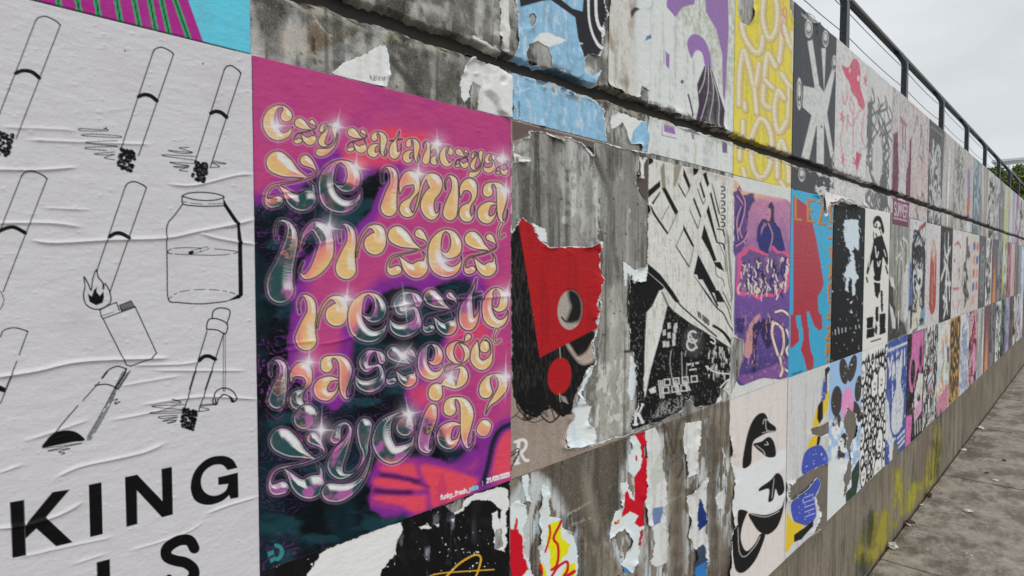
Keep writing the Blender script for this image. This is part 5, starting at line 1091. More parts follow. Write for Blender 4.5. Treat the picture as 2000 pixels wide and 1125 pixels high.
# ---- torn remains in the bottom row, columns 1 and 2
s = cell(1, 'B', 1.5)
s.fill(C(208, 220, 230)); CR = C(190, 22, 44); YE = C(238, 210, 26)
s.poly(fM([(40, 780), (80, 790), (110, 780), (150, 850), (150, 960), (190, 1070), (140, 1130), (40, 1130)]), CR, jit=(3, 8, 3)); s.poly(fM([(95, 700), (112, 715), (105, 800), (85, 790)]), CR, jit=(2, 6, 3))
s.poly(fM([(330, 770), (345, 745), (430, 720), (425, 800), (440, 860), (490, 900), (470, 960), (400, 1050), (340, 1080), (350, 960), (320, 900)]), YE, jit=(3, 8, 5)); s.poly(fM([(250, 1040), (300, 1030), (320, 1130), (260, 1130)]), YE, jit=(3, 8, 6)); s.poly(fM([(420, 1130), (450, 1060), (530, 1020), (530, 1130)]), YE, jit=(3, 8, 6))
for q, wd in (([(430, 720), (412, 760), (370, 850), (400, 900), (405, 980), (390, 1050), (355, 1080)], 5), ([(355, 1130), (400, 1060), (465, 1020), (470, 1080), (440, 1130)], 5), ([(340, 760), (345, 830), (310, 950)], 4), ([(250, 1020), (275, 1060), (270, 1130)], 8), ([(460, 1130), (520, 1090)], 7)): s.line(fM(q), wd, CR)
s.keep([fM([(40, 700), (60, 600), (130, 580), (190, 640), (180, 720), (155, 800), (165, 950), (215, 1080), (215, 1300), (40, 1300)]), fM([(150, 350), (190, 360), (200, 590), (170, 590), (140, 470)]), fM([(265, 600), (270, 520), (300, 450), (345, 480), (352, 700), (385, 690), (430, 710), (440, 790), (500, 800), (545, 900), (550, 1010), (520, 1300), (230, 1300), (265, 1020), (258, 800)])], 4.5, 12, 8)
s.build('torn_poster', 'red and yellow poster shreds on brown concrete below the portrait', 'poster', 1.2)
s = cell(1, 'B', 1.5); s.fill(C(208, 220, 230))
s.poly(fM([(930, 80), (1022, 45), (1030, 760), (990, 770), (950, 745), (980, 690), (920, 660), (860, 700), (870, 620), (885, 520), (905, 505), (920, 560), (955, 580), (945, 420), (990, 340), (1005, 240), (985, 150)]), CR, jit=(1.6, 7, 3)); s.ell(*fM((965, 275))[0], 2, 6, CR)
s.poly(fM([(805, 735), (845, 715), (840, 745), (812, 755)]), CR); s.poly(fM([(812, 728), (835, 722), (830, 740)]), YE); s.poly(fM([(985, 800), (1020, 780), (1000, 930), (985, 920)]), C(168, 40, 66), jit=(4, 6, 4)); s.poly(fM([(850, 1040), (900, 1070), (940, 1110), (900, 1110), (850, 1060)]), C(70, 128, 176))
s.keep([fM([(930, 80), (1022, 45), (1028, 770), (1000, 900), (985, 980), (940, 1110), (900, 1120), (850, 1040), (885, 1000), (920, 860), (880, 790), (760, 860), (790, 700), (815, 650), (840, 650), (850, 580), (870, 560), (850, 460), (900, 450), (945, 560), (950, 420), (915, 380), (900, 270), (930, 200), (920, 150)])], 3.4, 9, 18)
s.build('torn_poster', 'crimson and white torn strip hanging below the letter K', 'poster', 1.3)
s = cell(2, 'B', 1.5); s.fill(C(208, 209, 206)); s.weather(.3, 4)
s.poly(fM([(1080, 640), (1160, 620), (1140, 740), (1085, 760)]), C(110, 126, 164), jit=(2, 6, 3)); s.poly(fM([(1420, 560), (1445, 600), (1470, 680), (1465, 760), (1410, 800), (1408, 690)]), C(28, 54, 112), jit=(2, 6, 4)); s.poly(fM([(1375, 930), (1460, 900), (1475, 1130), (1370, 1130)]), C(60, 72, 92), jit=(3, 7, 5)); s.poly(fM([(1395, 1060), (1475, 1020), (1475, 1130), (1390, 1130)]), C(54, 118, 178), jit=(3, 7, 5))
s.poly(fM([(1060, 420), (1120, 250), (1150, 200), (1170, 420), (1080, 500)]), C(186, 192, 182))
s.keep([fM([(1022, 45), (1100, 28), (1140, 140), (1160, 330), (1190, 470), (1195, 600), (1170, 640), (1190, 760), (1195, 900), (1190, 1040), (1100, 1060), (1060, 1040), (1100, 900), (1080, 760), (1030, 760)]), fM([(1310, 20), (1440, 0), (1430, 110), (1400, 200), (1415, 330), (1405, 390), (1320, 420), (1310, 250)]), fM([(1330, 550), (1400, 480), (1430, 430), (1470, 400), (1475, 560), (1470, 800), (1480, 900), (1475, 1300), (1350, 1300), (1390, 960), (1370, 880), (1330, 850), (1345, 700)]),
        fM([(1590, 200), (1605, 200), (1600, 500), (1590, 640), (1550, 650), (1535, 560), (1560, 530), (1590, 500)])], 4, 11, 28)
s.build('torn_poster', 'white and blue paper remnants on brown streaked concrete below the building poster', 'poster', 1.2)

# ---- yellow poster with sausage letters (column 3, top row)
s = cell(3, 'T', 1.35)
s.fill(C(226, 200, 84)); s.weather(.36, 9, (150, 134, 78))
def sausage(pts, w=15.0):
    q = crv(fN(pts), False, 5); L = np.cumsum([0] + [math.hypot(*(q[i + 1] - q[i])) for i in range(len(q) - 1)])
    s.line(q, w, C(176, 150, 96), sm=False, soft=2.2); s.line([(p[0] - .8, p[1] - 1.0) for p in q], w * .8, C(206, 188, 152), sm=False, soft=2.5); s.line([(p[0] - 1.5, p[1] - 2.4) for p in q], w * .34, C(226, 212, 184), sm=False)
    nxt = 8
    for i in range(len(q)):
        if L[i] > nxt: s.line([(q[i][0] - w * .4, q[i][1]), (q[i][0] + w * .4, q[i][1] + 1)], .9, C(160, 138, 106), .35); nxt += 10
for p in ([(150, 150), (175, 240), (235, 320), (270, 300), (280, 220)], [(290, -40), (280, 120), (320, 235), (360, 180), (370, 60), (350, -40)], [(380, 380), (395, 240), (405, 110)], [(410, 160), (440, 260), (470, 300), (460, 200)], [(470, 300), (466, 440)], [(135, 640), (140, 440), (165, 310), (200, 420), (230, 540), (258, 390)], [(230, 540), (244, 690)], [(360, 410), (310, 330), (290, 500), (285, 630), (345, 660)], [(295, 490), (345, 540)],
          [(395, 450), (440, 520), (475, 550)], [(440, 540), (432, 770)], [(410, 600), (375, 555), (352, 660), (365, 780), (390, 800), (425, 740)], [(210, 840), (260, 730), (310, 760), (335, 860), (320, 1020), (265, 1085), (220, 1020), (208, 900)], [(370, 1080), (372, 940), (395, 860), (430, 960), (440, 1110)], [(455, 930), (460, 1010)], [(160, 1030), (175, 1085)], [(390, 1110), (410, 1140)], [(170, 630), (174, 670)], [(160, 740), (160, 820)], [(140, 910), (140, 970)]): sausage(p, 13 if p[0][0] < 420 else 9)
s.ring(*fN((412, 72))[0], 3.6, 10, 2.2, C(206, 130, 140)); s.line(fN([(400, 110), (392, 190), (410, 230)]), 2.4, C(206, 140, 130)); s.line(fN([(330, 90), (332, 150)]), 2.5, C(90, 84, 50), dash=(3, 2))
s.cut(fN([(130, -60), (222, -60), (218, 60), (200, 130), (180, 150), (150, 130), (132, 90)]), 1.8, 8, 5, 1); s.cut(fN([(425, -60), (495, -60), (490, 170), (465, 150), (450, 60)]), 2, 7, 6, 1)
s.groove_dirt(24, k=.7)
s.build('poster', 'yellow poster with pinkish sausage-like letters running down over the groove', 'poster', 2.0)
# ---- charcoal poster with a white starfish figure (column 4, top row)
s = cell(4, 'T', 1.35)
s.fill(C(64, 66, 70)); s.weather(.3, 19, (92, 92, 92)); FIG = C(196, 196, 194)
for q in ([(550, 250), (580, 238), (622, 520), (652, 560), (635, 290), (662, 290), (652, 560), (700, 420), (715, 450), (670, 690), (712, 950), (692, 960), (652, 740), (650, 1000), (606, 990), (608, 750), (560, 970), (512, 960), (575, 700), (520, 650), (525, 520), (595, 535)],): s.poly(fN(q), FIG)
s.poly(fN([(622, 520), (650, 560), (672, 600), (668, 700), (640, 760), (600, 760), (575, 700), (590, 560)]), FIG)
for x, y, rx, ry in ((557, 172, 7.2, 18), (660, 232, 6, 16.5), (714, 385, 4.8, 17), (500, 570, 5.0, 32), (713, 975, 4.2, 17), (516, 1062, 6.4, 14)):
    p = fN((x, y))[0]; s.ell(p[0], p[1], rx, ry, FIG); s.ring(p[0], p[1], rx * .72, ry * .72, 1.2, C(70, 70, 72)); s.ring(p[0], p[1] + 2, rx * .35, ry * .35, 1.3, C(50, 50, 52), t0=.2, t1=2.9)
s.mix(FULL, .4 * sst(.5, .7, s.noise(3, 5, 5)) * (s.col[..., 0] > .3), C(150, 150, 148)); s.ell(*fN((606, 196))[0], 3, 6, C(24, 24, 24)); s.ell(*fN((637, 770))[0], 1.6, 2.5, C(40, 40, 40))
s.cut(fN([(515, 80), (560, 90), (610, 130), (600, 140), (540, 110)]), 2, 6, 4, 1); s.groove_dirt(34, k=.8)
s.mix(FULL, .9 * sst(.5, .6, s.noise(8, 6, 9)) * sst(GZ0 + .004, GZ0 - .004, s.Z) * sst(.5, .55, (s.X - s.x0) / CW), C(200, 200, 198))
s.build('poster', 'charcoal poster with a white many-armed starfish figure and smiling faces', 'poster', 1.6)
# ---- pink-haired woman drawing (column 5, top row)
s = cell(5, 'T', 1.3)
s.fill(C(202, 200, 199)); s.weather(.4, 29, (168, 164, 158)); PK = C(196, 84, 112)
s.poly(fN([(760, 400), (800, 412), (830, 360), (860, 372), (875, 440), (872, 520), (890, 590), (902, 640), (890, 668), (862, 640), (850, 600), (820, 560), (805, 500), (780, 460)]), PK, sm=True); s.ell(*fN((862, 478))[0], 2.4, 6, C(210, 205, 205)); s.ell(*fN((810, 430))[0], 1.6, 4, C(210, 205, 205))
for q in ([(818, 590), (808, 640), (830, 700), (835, 640), (815, 600)], [(790, 700), (820, 770), (860, 690), (900, 660)], [(760, 560), (778, 640), (800, 560)], [(775, 720), (755, 860), (770, 960)], [(830, 700), (830, 900)], [(900, 680), (880, 820), (905, 900)], [(800, 700), (790, 800)]): s.line(fN(q), 1.4, C(196, 100, 122))
for x, y in ((762, 712), (905, 490), (768, 975)):
    for a in range(5): p = fN((x, y))[0]; s.line([p, (p[0] + 4 * math.cos(a * 1.256), p[1] + 11 * math.sin(a * 1.256))], 2.2, PK)
s.poly(fN([(848, 925), (882, 940), (852, 1055), (846, 1000)]), C(186, 60, 92)); s.line(fN([(825, 990), (848, 1000), (830, 960)]), 2, C(186, 60, 92)); s.poly(fN([(858, 1060), (880, 980), (925, 880), (925, 1100)]), C(208, 204, 202)); s.mix(FULL, .35 * sst(.5, .62, s.noise(3, 5, 5)), C(150, 150, 148)); s.groove_dirt(44, (96, 40, 52), .6)
s.build('poster', 'faded white poster of a pink-haired figure among pink stars', 'poster', 1.3)

# ---- purple street-photo card with graffiti (column 3, middle row)
s = cell(3, 'M', 1.3)
s.fill(C(204, 206, 202)); s.weather(.15, 4)
card = crv(fO([(50, 30), (110, 115), (200, 135), (330, 165), (430, 185), (462, 220), (470, 300), (466, 700), (458, 1100)]) + fQ([(466, 60), (456, 430), (440, 435), (380, 455), (250, 440), (110, 495), (75, 480), (65, 440), (110, 300), (115, 160), (48, 120)]) + fO([(48, 900), (55, 600), (45, 300)]), True, 2)
_, cd = s.sd_poly(card, w=FULL); inn = cd > 0
ty = np.clip((s.B - 375) / 370.0, 0, 1)
base = ramp3(ty * 2, C(186, 130, 156), C(116, 84, 148), C(70, 64, 120)); top = sst(.06, 0, ty)[..., None]; base = base * (1 - top * .7) + C(226, 180, 130) * top * .7
nn = s.noise(7, 10, 6)[..., None]; base = base * (.75 + .5 * nn)
kk = sst(-1, 1, cd)[..., None]; s.col[...] = s.col * (1 - kk) + base * kk
NV, MV = C(50, 50, 112), C(206, 150, 156)
s.poly(fO([(110, 150), (190, 140), (200, 190), (150, 280), (150, 380), (130, 300)]), NV, .9, jit=(3, 6, 3)); s.poly(fO([(50, 130), (90, 80), (130, 200), (140, 480), (100, 560), (45, 600)]), C(96, 72, 128), jit=(3, 8, 4))
for q in ([(60, 150), (110, 240), (80, 400), (120, 500)], [(75, 100), (120, 200), (100, 330), (60, 430)], [(50, 520), (110, 480), (140, 420)], [(90, 230), (60, 330), (70, 470)]): s.line(fO(q), 3.4, NV); s.line([(p[0] + 2.4, p[1] + 1) for p in fO(q)], 1.8, MV)
s.poly(fO([(225, 500), (260, 400), (290, 360), (350, 350), (385, 400), (420, 560), (340, 600), (240, 570)]), NV, jit=(1.5, 6, 3)); s.poly(fO([(288, 270), (305, 215), (325, 200), (342, 240), (340, 310), (345, 360), (300, 380), (285, 330)]), C(62, 50, 86)); s.poly(fO([(282, 288), (289, 256), (304, 243), (319, 260), (317, 312), (306, 346), (291, 342), (284, 312)]), C(184, 132, 146)); s.line(fO([(286, 296), (300, 294)]), 1.6, NV); s.ell(*fO((268, 352))[0], 6, 8, C(160, 112, 136))
s.line(fO([(235, 390), (260, 340), (285, 350)]), 5.5, C(64, 54, 92)); s.line(fO([(228, 490), (232, 400), (250, 360)]), 7, NV); s.line(fO([(300, 360), (330, 450), (305, 560)]), 2, C(180, 140, 150)); s.line(fO([(380, 390), (430, 600)]), 1.5, C(40, 36, 80))
tag_o = fO([(80, 590), (110, 560), (150, 530), (210, 540), (250, 560), (300, 580), (330, 520), (370, 560), (430, 570), (462, 600), (462, 700), (440, 850), (390, 870), (330, 900), (270, 890), (230, 920), (160, 880), (110, 890), (60, 860), (70, 740)])
s.poly(tag_o, C(206, 92, 132), sm=True); s.poly(crv(tag_o, True, 3) * .86 + np.mean(tag_o, 0) * .14, C(110, 84, 130), jit=(4, 7, 3))
rr = random.Random(3)
for i in range(150):
    p = fO((rr.uniform(90, 445), rr.uniform(600, 850)))[0]; q = (p[0] + rr.uniform(-5, 5), p[1] + rr.uniform(6, 22)); s.line([p, ((p[0] + q[0]) / 2 + rr.uniform(-4, 4), (p[1] + q[1]) / 2), q], rr.uniform(1.2, 2.6), rr.choice([NV, NV, C(224, 198, 200), C(232, 206, 180), C(150, 112, 150), C(40, 34, 70)]))
s.poly(fQ([(110, 420), (190, 400), (380, 330), (455, 290), (455, 420), (380, 450), (250, 440), (110, 490), (70, 440)]), C(122, 84, 142), jit=(2, 6, 3)); s.poly(fQ([(60, 0), (130, 0), (110, 120), (60, 100)]), C(60, 56, 104))
s.poly(fQ([(120, 190), (150, 60), (215, -30), (240, -20), (200, 90), (190, 230), (150, 300), (120, 280)]), C(206, 150, 140), .8, jit=(2.5, 5, 7)); s.poly(fQ([(180, 60), (250, 10), (330, 0), (320, 200), (290, 240), (230, 90), (205, 230), (205, 400), (180, 400)]), C(48, 42, 88), jit=(2, 6, 6))
for q in ([(330, 30), (325, 120), (350, 220), (380, 290), (410, 200), (400, 90), (350, 40), (330, 60)], [(350, -40), (400, -50), (450, -10), (470, 60)], [(390, 300), (410, 370), (450, 400)], [(430, 90), (460, 180), (430, 240), (460, 300)], [(380, 290), (400, 380), (385, 430)]): s.line(fQ(q), 8, C(70, 56, 102)); s.line(fQ(q), 4.4, C(218, 180, 186)); s.line([(p[0] + .8, p[1]) for p in fQ(q)], 1.8, C(236, 212, 176))
s.mix(FULL, .35 * sst(.64, .74, s.noise(3, 5, 12)) * inn * sst(.55, .7, ty), C(206, 150, 150))
for i in range(46):
    p = fQ((rr.uniform(60, 450), rr.uniform(-60, 430)))[0]; s.line([p, (p[0] + rr.uniform(-4, 4), p[1] + rr.uniform(4, 18))], rr.uniform(.8, 2.0), rr.choice([C(222, 160, 150), C(214, 150, 164), C(70, 66, 130), C(46, 42, 96)]), .8)
s.cut(fQ([(-20, 130), (60, 150), (110, 165), (112, 290), (70, 430), (60, 470), (20, 560), (-20, 560)]), 1.6, 8, 3, 0)
s.build('poster', 'purple street-photo poster of a hooded person behind a pink graffiti tag, rounded corners', 'poster', 2.1)
# ---- black goose and shoe poster (column 3, bottom row)
s = cell(3, 'B', 1.35); s.fill(C(212, 203, 198)); s.weather(.12, 4)
s.mix(FULL, sst(-3, 3, s.sd_poly(fR([(100, 380), (180, 400), (330, 320), (480, 260), (475, 390), (380, 440), (400, 560), (470, 560), (440, 640), (330, 715), (150, 680), (90, 760)]), w=FULL)[1]), C(214, 218, 218))
for q in ([(172, 395), (185, 260), (220, 120), (265, 45), (310, 25), (335, 45), (350, 85), (395, 120), (392, 152), (340, 160), (280, 190), (245, 220), (235, 280), (228, 370)], [(245, 235), (300, 218), (345, 188), (378, 210), (396, 270), (392, 320), (340, 325), (300, 295), (265, 265)], [(285, 555), (290, 530), (360, 480), (405, 432), (440, 460), (455, 530), (445, 570), (415, 585), (395, 540), (380, 610), (345, 625), (350, 540)],
          [(215, 705), (330, 715), (430, 670), (455, 600), (445, 690), (410, 790), (360, 840), (325, 847), (280, 825), (240, 770)], [(135, 740), (145, 680), (205, 690), (195, 720), (170, 790), (160, 870), (180, 940), (210, 955), (260, 900), (290, 845), (325, 855), (270, 1000), (210, 1080), (160, 1107), (120, 1080), (100, 980), (100, 850), (112, 790), (135, 780)]): s.poly(fR(q), BK, sm=True)
for q in ([(310, 100), (320, 70), (345, 75)], [(330, 70), (335, 140), (390, 150)], [(305, 160), (345, 150)], [(265, 245), (310, 280), (325, 310)], [(320, 240), (345, 240), (335, 220)], [(140, 800), (150, 960), (190, 995), (260, 920), (290, 860)], [(385, 470), (370, 600)], [(230, 710), (330, 728), (420, 690)]): s.line(fR(q), .9, C(200, 196, 192))
s.cut(fR([(-20, -20), (70, -20), (85, 180), (90, 370), (115, 470), (110, 540), (95, 640), (90, 760), (105, 800), (95, 980), (75, 1050), (60, 1140), (-20, 1140)]), 2.2, 9, 6, 3, C(206, 206, 202))
s.build('poster', 'pinkish white poster of a black goose head and black shoes, torn across its middle', 'poster', 1.9)

# ---- turquoise poster with a red figure and orange letters (column 4, middle row)
s = cell(4, 'M', 1.25); s.fill(C(62, 160, 198)); RD, OR = C(166, 54, 72), C(188, 124, 52)
s.poly(fO([(480, 160), (580, 230), (620, 350), (650, 480), (675, 620), (705, 800), (690, 850), (660, 900), (665, 1000), (690, 1050), (690, 1125), (480, 1125)]), RD); s.poly(fQ([(460, -20), (510, -20), (525, 170), (500, 200), (460, 235)]), RD); s.poly(fQ([(545, -20), (600, -20), (595, 130), (610, 250), (630, 290), (632, 360), (610, 390), (580, 385), (560, 300), (535, 240), (555, 160)]), RD); s.poly(fQ([(600, -20), (690, -20), (695, 80), (670, 100), (640, 60)]), RD)
s.poly(fO([(498, 1040), (535, 1035), (545, 1130), (510, 1130)]), C(62, 160, 198)); s.poly(fO([(580, 1010), (595, 1005), (640, 1125), (590, 1125)]), C(62, 160, 198))
SH = C(120, 72, 36)
def bl(ch, a, b_, up, wd=6.5): s.text(ch, (a[0] + 1.2, a[1] + 1.4), (b_[0] + 1.2, b_[1] + 1.4), up, wd, SH, .05); s.text(ch, a, b_, up, wd, OR, .05)
bl('L', fO((498, 332))[0], fO((540, 338))[0], (-.3, -40), 4.6); bl('E', fO((588, 342))[0], fO((630, 350))[0], (-.3, -41), 4.6); bl('Z', fO((668, 358))[0], fO((712, 366))[0], (-.3, -41), 4.6); bl('E', fO((750, 345))[0], fO((784, 350))[0], (-.3, -32), 4.2)
for ch, y0, y1 in (('I', 365, 420), ('I', 440, 500), ('P', 545, 635), ('A', 665, 770), ('C', 800, 910), ('H', 935, 1030)): a = fO((742, y0))[0]; b_ = fO((738, y1))[0]; bl(ch, a, b_, (10.5, -.6), 4.4)
for ch, y0, y1 in (('I', -10, 30), ('N', 70, 165), ('E', 200, 280), ('I', 300, 330)): a = fQ((730, y0))[0]; b_ = fQ((722, y1))[0]; bl(ch, a, b_, (10.5, -.6), 4.4)
s.line(fQ([(470, 420), (545, 392)]), 2, C(30, 60, 80), dash=(5, 1)); s.weather(.12, 8, (90, 110, 110))
s.cut(fO([(640, -40), (810, -40), (800, 210), (740, 215), (715, 300), (700, 200), (650, 150)]), 2, 7, 4, 2.5); s.cut(fO([(484, -40), (660, -40), (650, 145), (560, 130), (484, 112)]), 1, 6, 4)
s.build('poster', 'turquoise poster with a dark red figure and orange block letters LEZ along its edge', 'poster', 2.3)
# ---- torn remnants below it (column 4, bottom row)
s = cell(4, 'B', 1.25); s.fill(C(198, 199, 198)); s.weather(.3, 5); BL = C(68, 84, 168); YL = C(222, 184, 44)
s.poly(fR([(668, 0), (720, -60), (740, -120), (760, -120), (745, 0), (690, 105), (640, 130)]), YL); s.poly(fR([(680, -20), (715, -80), (715, 60), (690, 100), (675, 60)]), BK); s.poly(fQ([(712, 380), (740, 360), (755, 380), (730, 420), (728, 560), (700, 560), (715, 480)]), C(36, 40, 60)); s.poly(fQ([(690, 560), (705, 440), (725, 520), (715, 600), (685, 625)]), BL)
s.poly(fR([(625, 200), (680, 165), (670, 250), (605, 280)]), YL); s.poly(fR([(680, 170), (705, 160), (690, 240), (670, 245)]), BK)
s.poly(fR([(590, 300), (650, 250), (710, 250), (745, 330), (700, 390), (650, 440), (610, 460), (570, 420)]), BL, sm=True); s.poly(fR([(500, 620), (600, 540), (680, 450), (705, 500), (660, 600), (670, 700), (630, 770), (570, 788), (515, 750)]), BL, sm=True)
s.poly(fR([(470, 690), (510, 760), (590, 785), (560, 830), (480, 960), (460, 970)]), YL); s.poly(fR([(520, 850), (590, 800), (645, 750), (640, 790), (570, 880), (520, 900)]), BK); s.poly(fR([(475, 500), (500, 520), (480, 560), (470, 550)]), BK)
for i in range(5): s.line(fR([(585 + i * 3, 600 + i * 32), (650 + i * 2, 575 + i * 32)]), 1.6, C(176, 184, 216), dash=(4, 2))
s.mix(FULL, .7 * sst(.72, .77, s.noise(4, 6, 22)) * (s.col[..., 2] > s.col[..., 0] * 1.6), C(206, 208, 214))
s.cut(fR([(640, 130), (690, 120), (770, 80), (770, 160), (700, 180), (640, 170)]), 2, 7, 4, 2); s.cut(fR([(480, 520), (600, 440), (700, 385), (760, 340), (760, 620), (745, 760), (690, 800), (640, 830), (700, 700), (670, 600), (705, 500), (680, 455), (560, 560), (500, 600), (475, 610)]), 2.4, 8, 5, 2)
s.build('torn_poster', 'grey poster remnant with royal blue blobs and yellow patches', 'poster', 1.4)
# ---- black poster with white dripping splash (column 5, middle row)
s = cell(5, 'M', 1.2); s.fill(C(25, 26, 30)); s.poly(fO([(855, 335), (950, 335), (965, 450), (960, 560), (925, 530), (915, 570), (940, 700), (960, 760), (930, 800), (935, 880), (910, 890), (915, 760), (890, 760), (885, 870), (862, 850), (865, 760), (850, 740), (870, 680), (900, 640), (895, 560), (870, 530), (850, 430)]), C(196, 208, 220), jit=(3.2, 6, 5))
s.speck(4, .76, C(150, 158, 168), 13, .8, 8); s.poly(fO([(895, 940), (918, 925), (905, 950)]), BW); s.poly(fO([(900, 1015), (905, 990), (915, 1020)]), BW)
for i in range(8): s.line(fQ([(788 + i * 25, 90 - i * 5), (790 + i * 25, 125 - i * 7)]), 1.8, C(176, 178, 182), dash=(2.4, 1.4))
s.cut(fO([(780, -30), (1020, -30), (1010, 250), (990, 240), (930, 225), (850, 205), (820, 190), (790, 215)]), 2.5, 7, 6, 2); s.build('poster', 'black poster with a white splash dripping down its centre', 'poster', 1.9)
k = Sheet(X0 + 5 * CW - .12, X0 + 6 * CW + .01, ZM + .02, ZM - .16, 1.3); k.fill(C(214, 210, 208)); k.speck(3, .62, C(176, 130, 146), 3, .6, 14); k.keep([fO([(655, 20), (720, 30), (800, 70), (1010, 110), (1015, 250), (985, 215), (960, 180), (930, 215), (900, 190), (870, 205), (830, 180), (790, 205), (740, 210), (715, 290), (690, 180), (650, 140)])], 2, 7, 8); k.groove_dirt(7)
k.build('paper_scrap', 'white ragged paper fringe under the groove above the black splash poster', 'paper scrap', 2.8)
# ---- brown flower poster (column 5, bottom row)
s = cell(5, 'B', 1.2); s.fill(C(150, 180, 222)); PET = C(66, 60, 58)
for x, y, rx, ry, ro in ((853, 390, 8.5, 26, -.1), (915, 370, 8, 27, .2), (960, 520, 7, 26, .1), (800, 610, 11, 30, .05), (950, 690, 8, 22, -.3), (800, 770, 8, 18, .2), (838, 960, 8, 32, .1)): p = fQ((x, y))[0]; s.ell(p[0], p[1], rx, ry, PET, ro)
p = fQ((880, 640))[0]; s.ell(p[0], p[1], 12, 36, C(214, 142, 186), .05); s.mix(FULL, .0 + sst(40, 60, s.B - 770) * sst(.45, .58, s.noise(6, 12, 5)), C(214, 216, 216)); s.mix(FULL, sst(890, 905, s.B) * (s.A < 1662), C(208, 212, 212))
s.poly(fR([(905, 430), (960, 330), (965, 430), (940, 570), (870, 630), (868, 560), (910, 520)]), C(44, 66, 54)); s.speck(3, .78, C(214, 214, 212), 8, .8)
s.cut(fQ([(880, 660), (930, 700), (950, 800), (900, 940), (880, 1140), (905, 1140), (870, 900), (850, 760)]), 3, 9, 4, 2); s.cut(fR([(860, 430), (900, 330), (905, 440), (880, 520), (862, 600)]), 2.5, 8, 6, 1.5)
s.build('torn_poster', 'torn light blue poster of a dark brown flower with a pink centre', 'poster', 1.5)
# ---- column 6: line-drawn woman (top), hooded runner (middle), bubbles (bottom)
s = cell(6, 'T', 1.15); s.fill(C(196, 195, 192)); s.mode_n(); rr = random.Random(6)
for i in range(60):
    x, y = rr.uniform(.1, .9), rr.uniform(.15, 1.2); q = [(x, y), (x + rr.uniform(-.2, .2), y + .1), (x + rr.uniform(-.3, .3), y + .24), (x + rr.uniform(-.2, .2), y + .36)]; s.line(q, .028, C(96, 96, 98))
s.poly([(.02, .35), (.16, .3), (.2, .7), (.05, .95)], C(96, 98, 100)); s.poly([(.5, 1.0), (.8, .95), (.9, 1.3), (.6, 1.36)], C(84, 86, 88)); s.ell(.42, .85, .2, .25, C(190, 190, 188)); s.mode_px(); s.weather(.35, 6); s.groove_dirt(3)
s.build('poster', 'pale grey poster crowded with wiry black line drawing, next to the pink-haired figure', 'poster', 1.5)
s = cell(6, 'M', 1.15); s.fill(C(212, 209, 203))
k1 = lambda q, **kw: s.poly(fW(q), BK, **kw)
for q in ([(250, 410), (270, 360), (300, 342), (335, 360), (360, 430), (375, 510), (360, 545), (340, 500), (330, 430), (300, 400), (270, 430), (258, 470)], [(262, 600), (290, 580), (340, 560), (362, 600), (400, 720), (415, 800), (412, 880), (395, 880), (360, 800), (345, 930), (330, 1010), (280, 1020), (255, 930), (250, 830), (225, 880), (195, 980), (178, 960), (200, 850), (235, 730)], [(262, 1000), (330, 1000), (325, 1060), (265, 1050)]): k1(q, sm=True)
for q, wd in (([(262, 455), (285, 475), (290, 430)], 2), ([(310, 480), (330, 470), (322, 500)], 2), ([(255, 520), (260, 620), (280, 660)], 1.6), ([(330, 520), (360, 600)], 1.6), ([(280, 540), (300, 600), (290, 660)], 2.2), ([(178, 1020), (190, 1070)], 3), ([(390, 900), (410, 980)], 3)): s.line(fW(q), wd, BK)
for q in ([(275, 680), (290, 800), (310, 740)], [(300, 850), (310, 900), (330, 840)], [(215, 800), (205, 900)], [(370, 720), (390, 790)]): s.line(fW(q), 1.8, C(206, 204, 198))
for q in ([(260, 60), (330, 70), (325, 170), (300, 240), (270, 200)], [(330, 150), (355, 160), (360, 390), (340, 395)], [(180, 450), (250, 435), (250, 560), (180, 570)], [(178, 580), (265, 560), (262, 660), (175, 680)], [(320, 410), (388, 400), (385, 620), (320, 640)], [(275, 330), (310, 330), (310, 480), (290, 500), (275, 470)], [(262, 600), (285, 500), (300, 580), (285, 640)]): s.poly(fX(q), BK, jit=(1.2, 4, 3))
s.line(fX([(230, 712), (330, 684)]), 3, C(90, 90, 90), dash=(2, 1))
s.build('poster', 'white poster of a black inked hooded figure running in front of a skyline', 'poster', 1.7)
s = cell(6, 'B', 1.1); s.fill(C(214, 213, 209)); s.mode_n(); rr = random.Random(21)
pts = [(rr.uniform(.02, .98), rr.uniform(.12, 1.38)) for _ in range(900)]; keep = []
for p in pts:
    r = rr.choice([.05, .06, .08, .11, .15, .17]) if len(keep) < 36 else rr.choice([.04, .05, .06])
    if len(keep) > 62: break
    if all(math.hypot(p[0] - q[0], p[1] - q[1]) > (r + q[2]) * .86 for q in keep): keep.append((p[0], p[1], r))
for x, y, r in keep:
    s.ring(x, y, r, r * 1.1, .026, BK)
    if r > .07: s.ell(x - .02, y - .02, .012, .02, BK); s.ell(x + .03, y - .01, .012, .02, BK); s.line([(x - .03, y + .03), (x, y + .045), (x + .03, y + .03)], .014, BK)
for i in range(14): x = rr.uniform(.05, .95); s.poly([(x - .04, .13), (x + .02, .02 + rr.uniform(0, .06)), (x + .05, .14)], BK)
s.mode_px(); s.build('poster', 'white poster packed with black-outlined bubble faces, beside the flower poster', 'poster', 1.6)
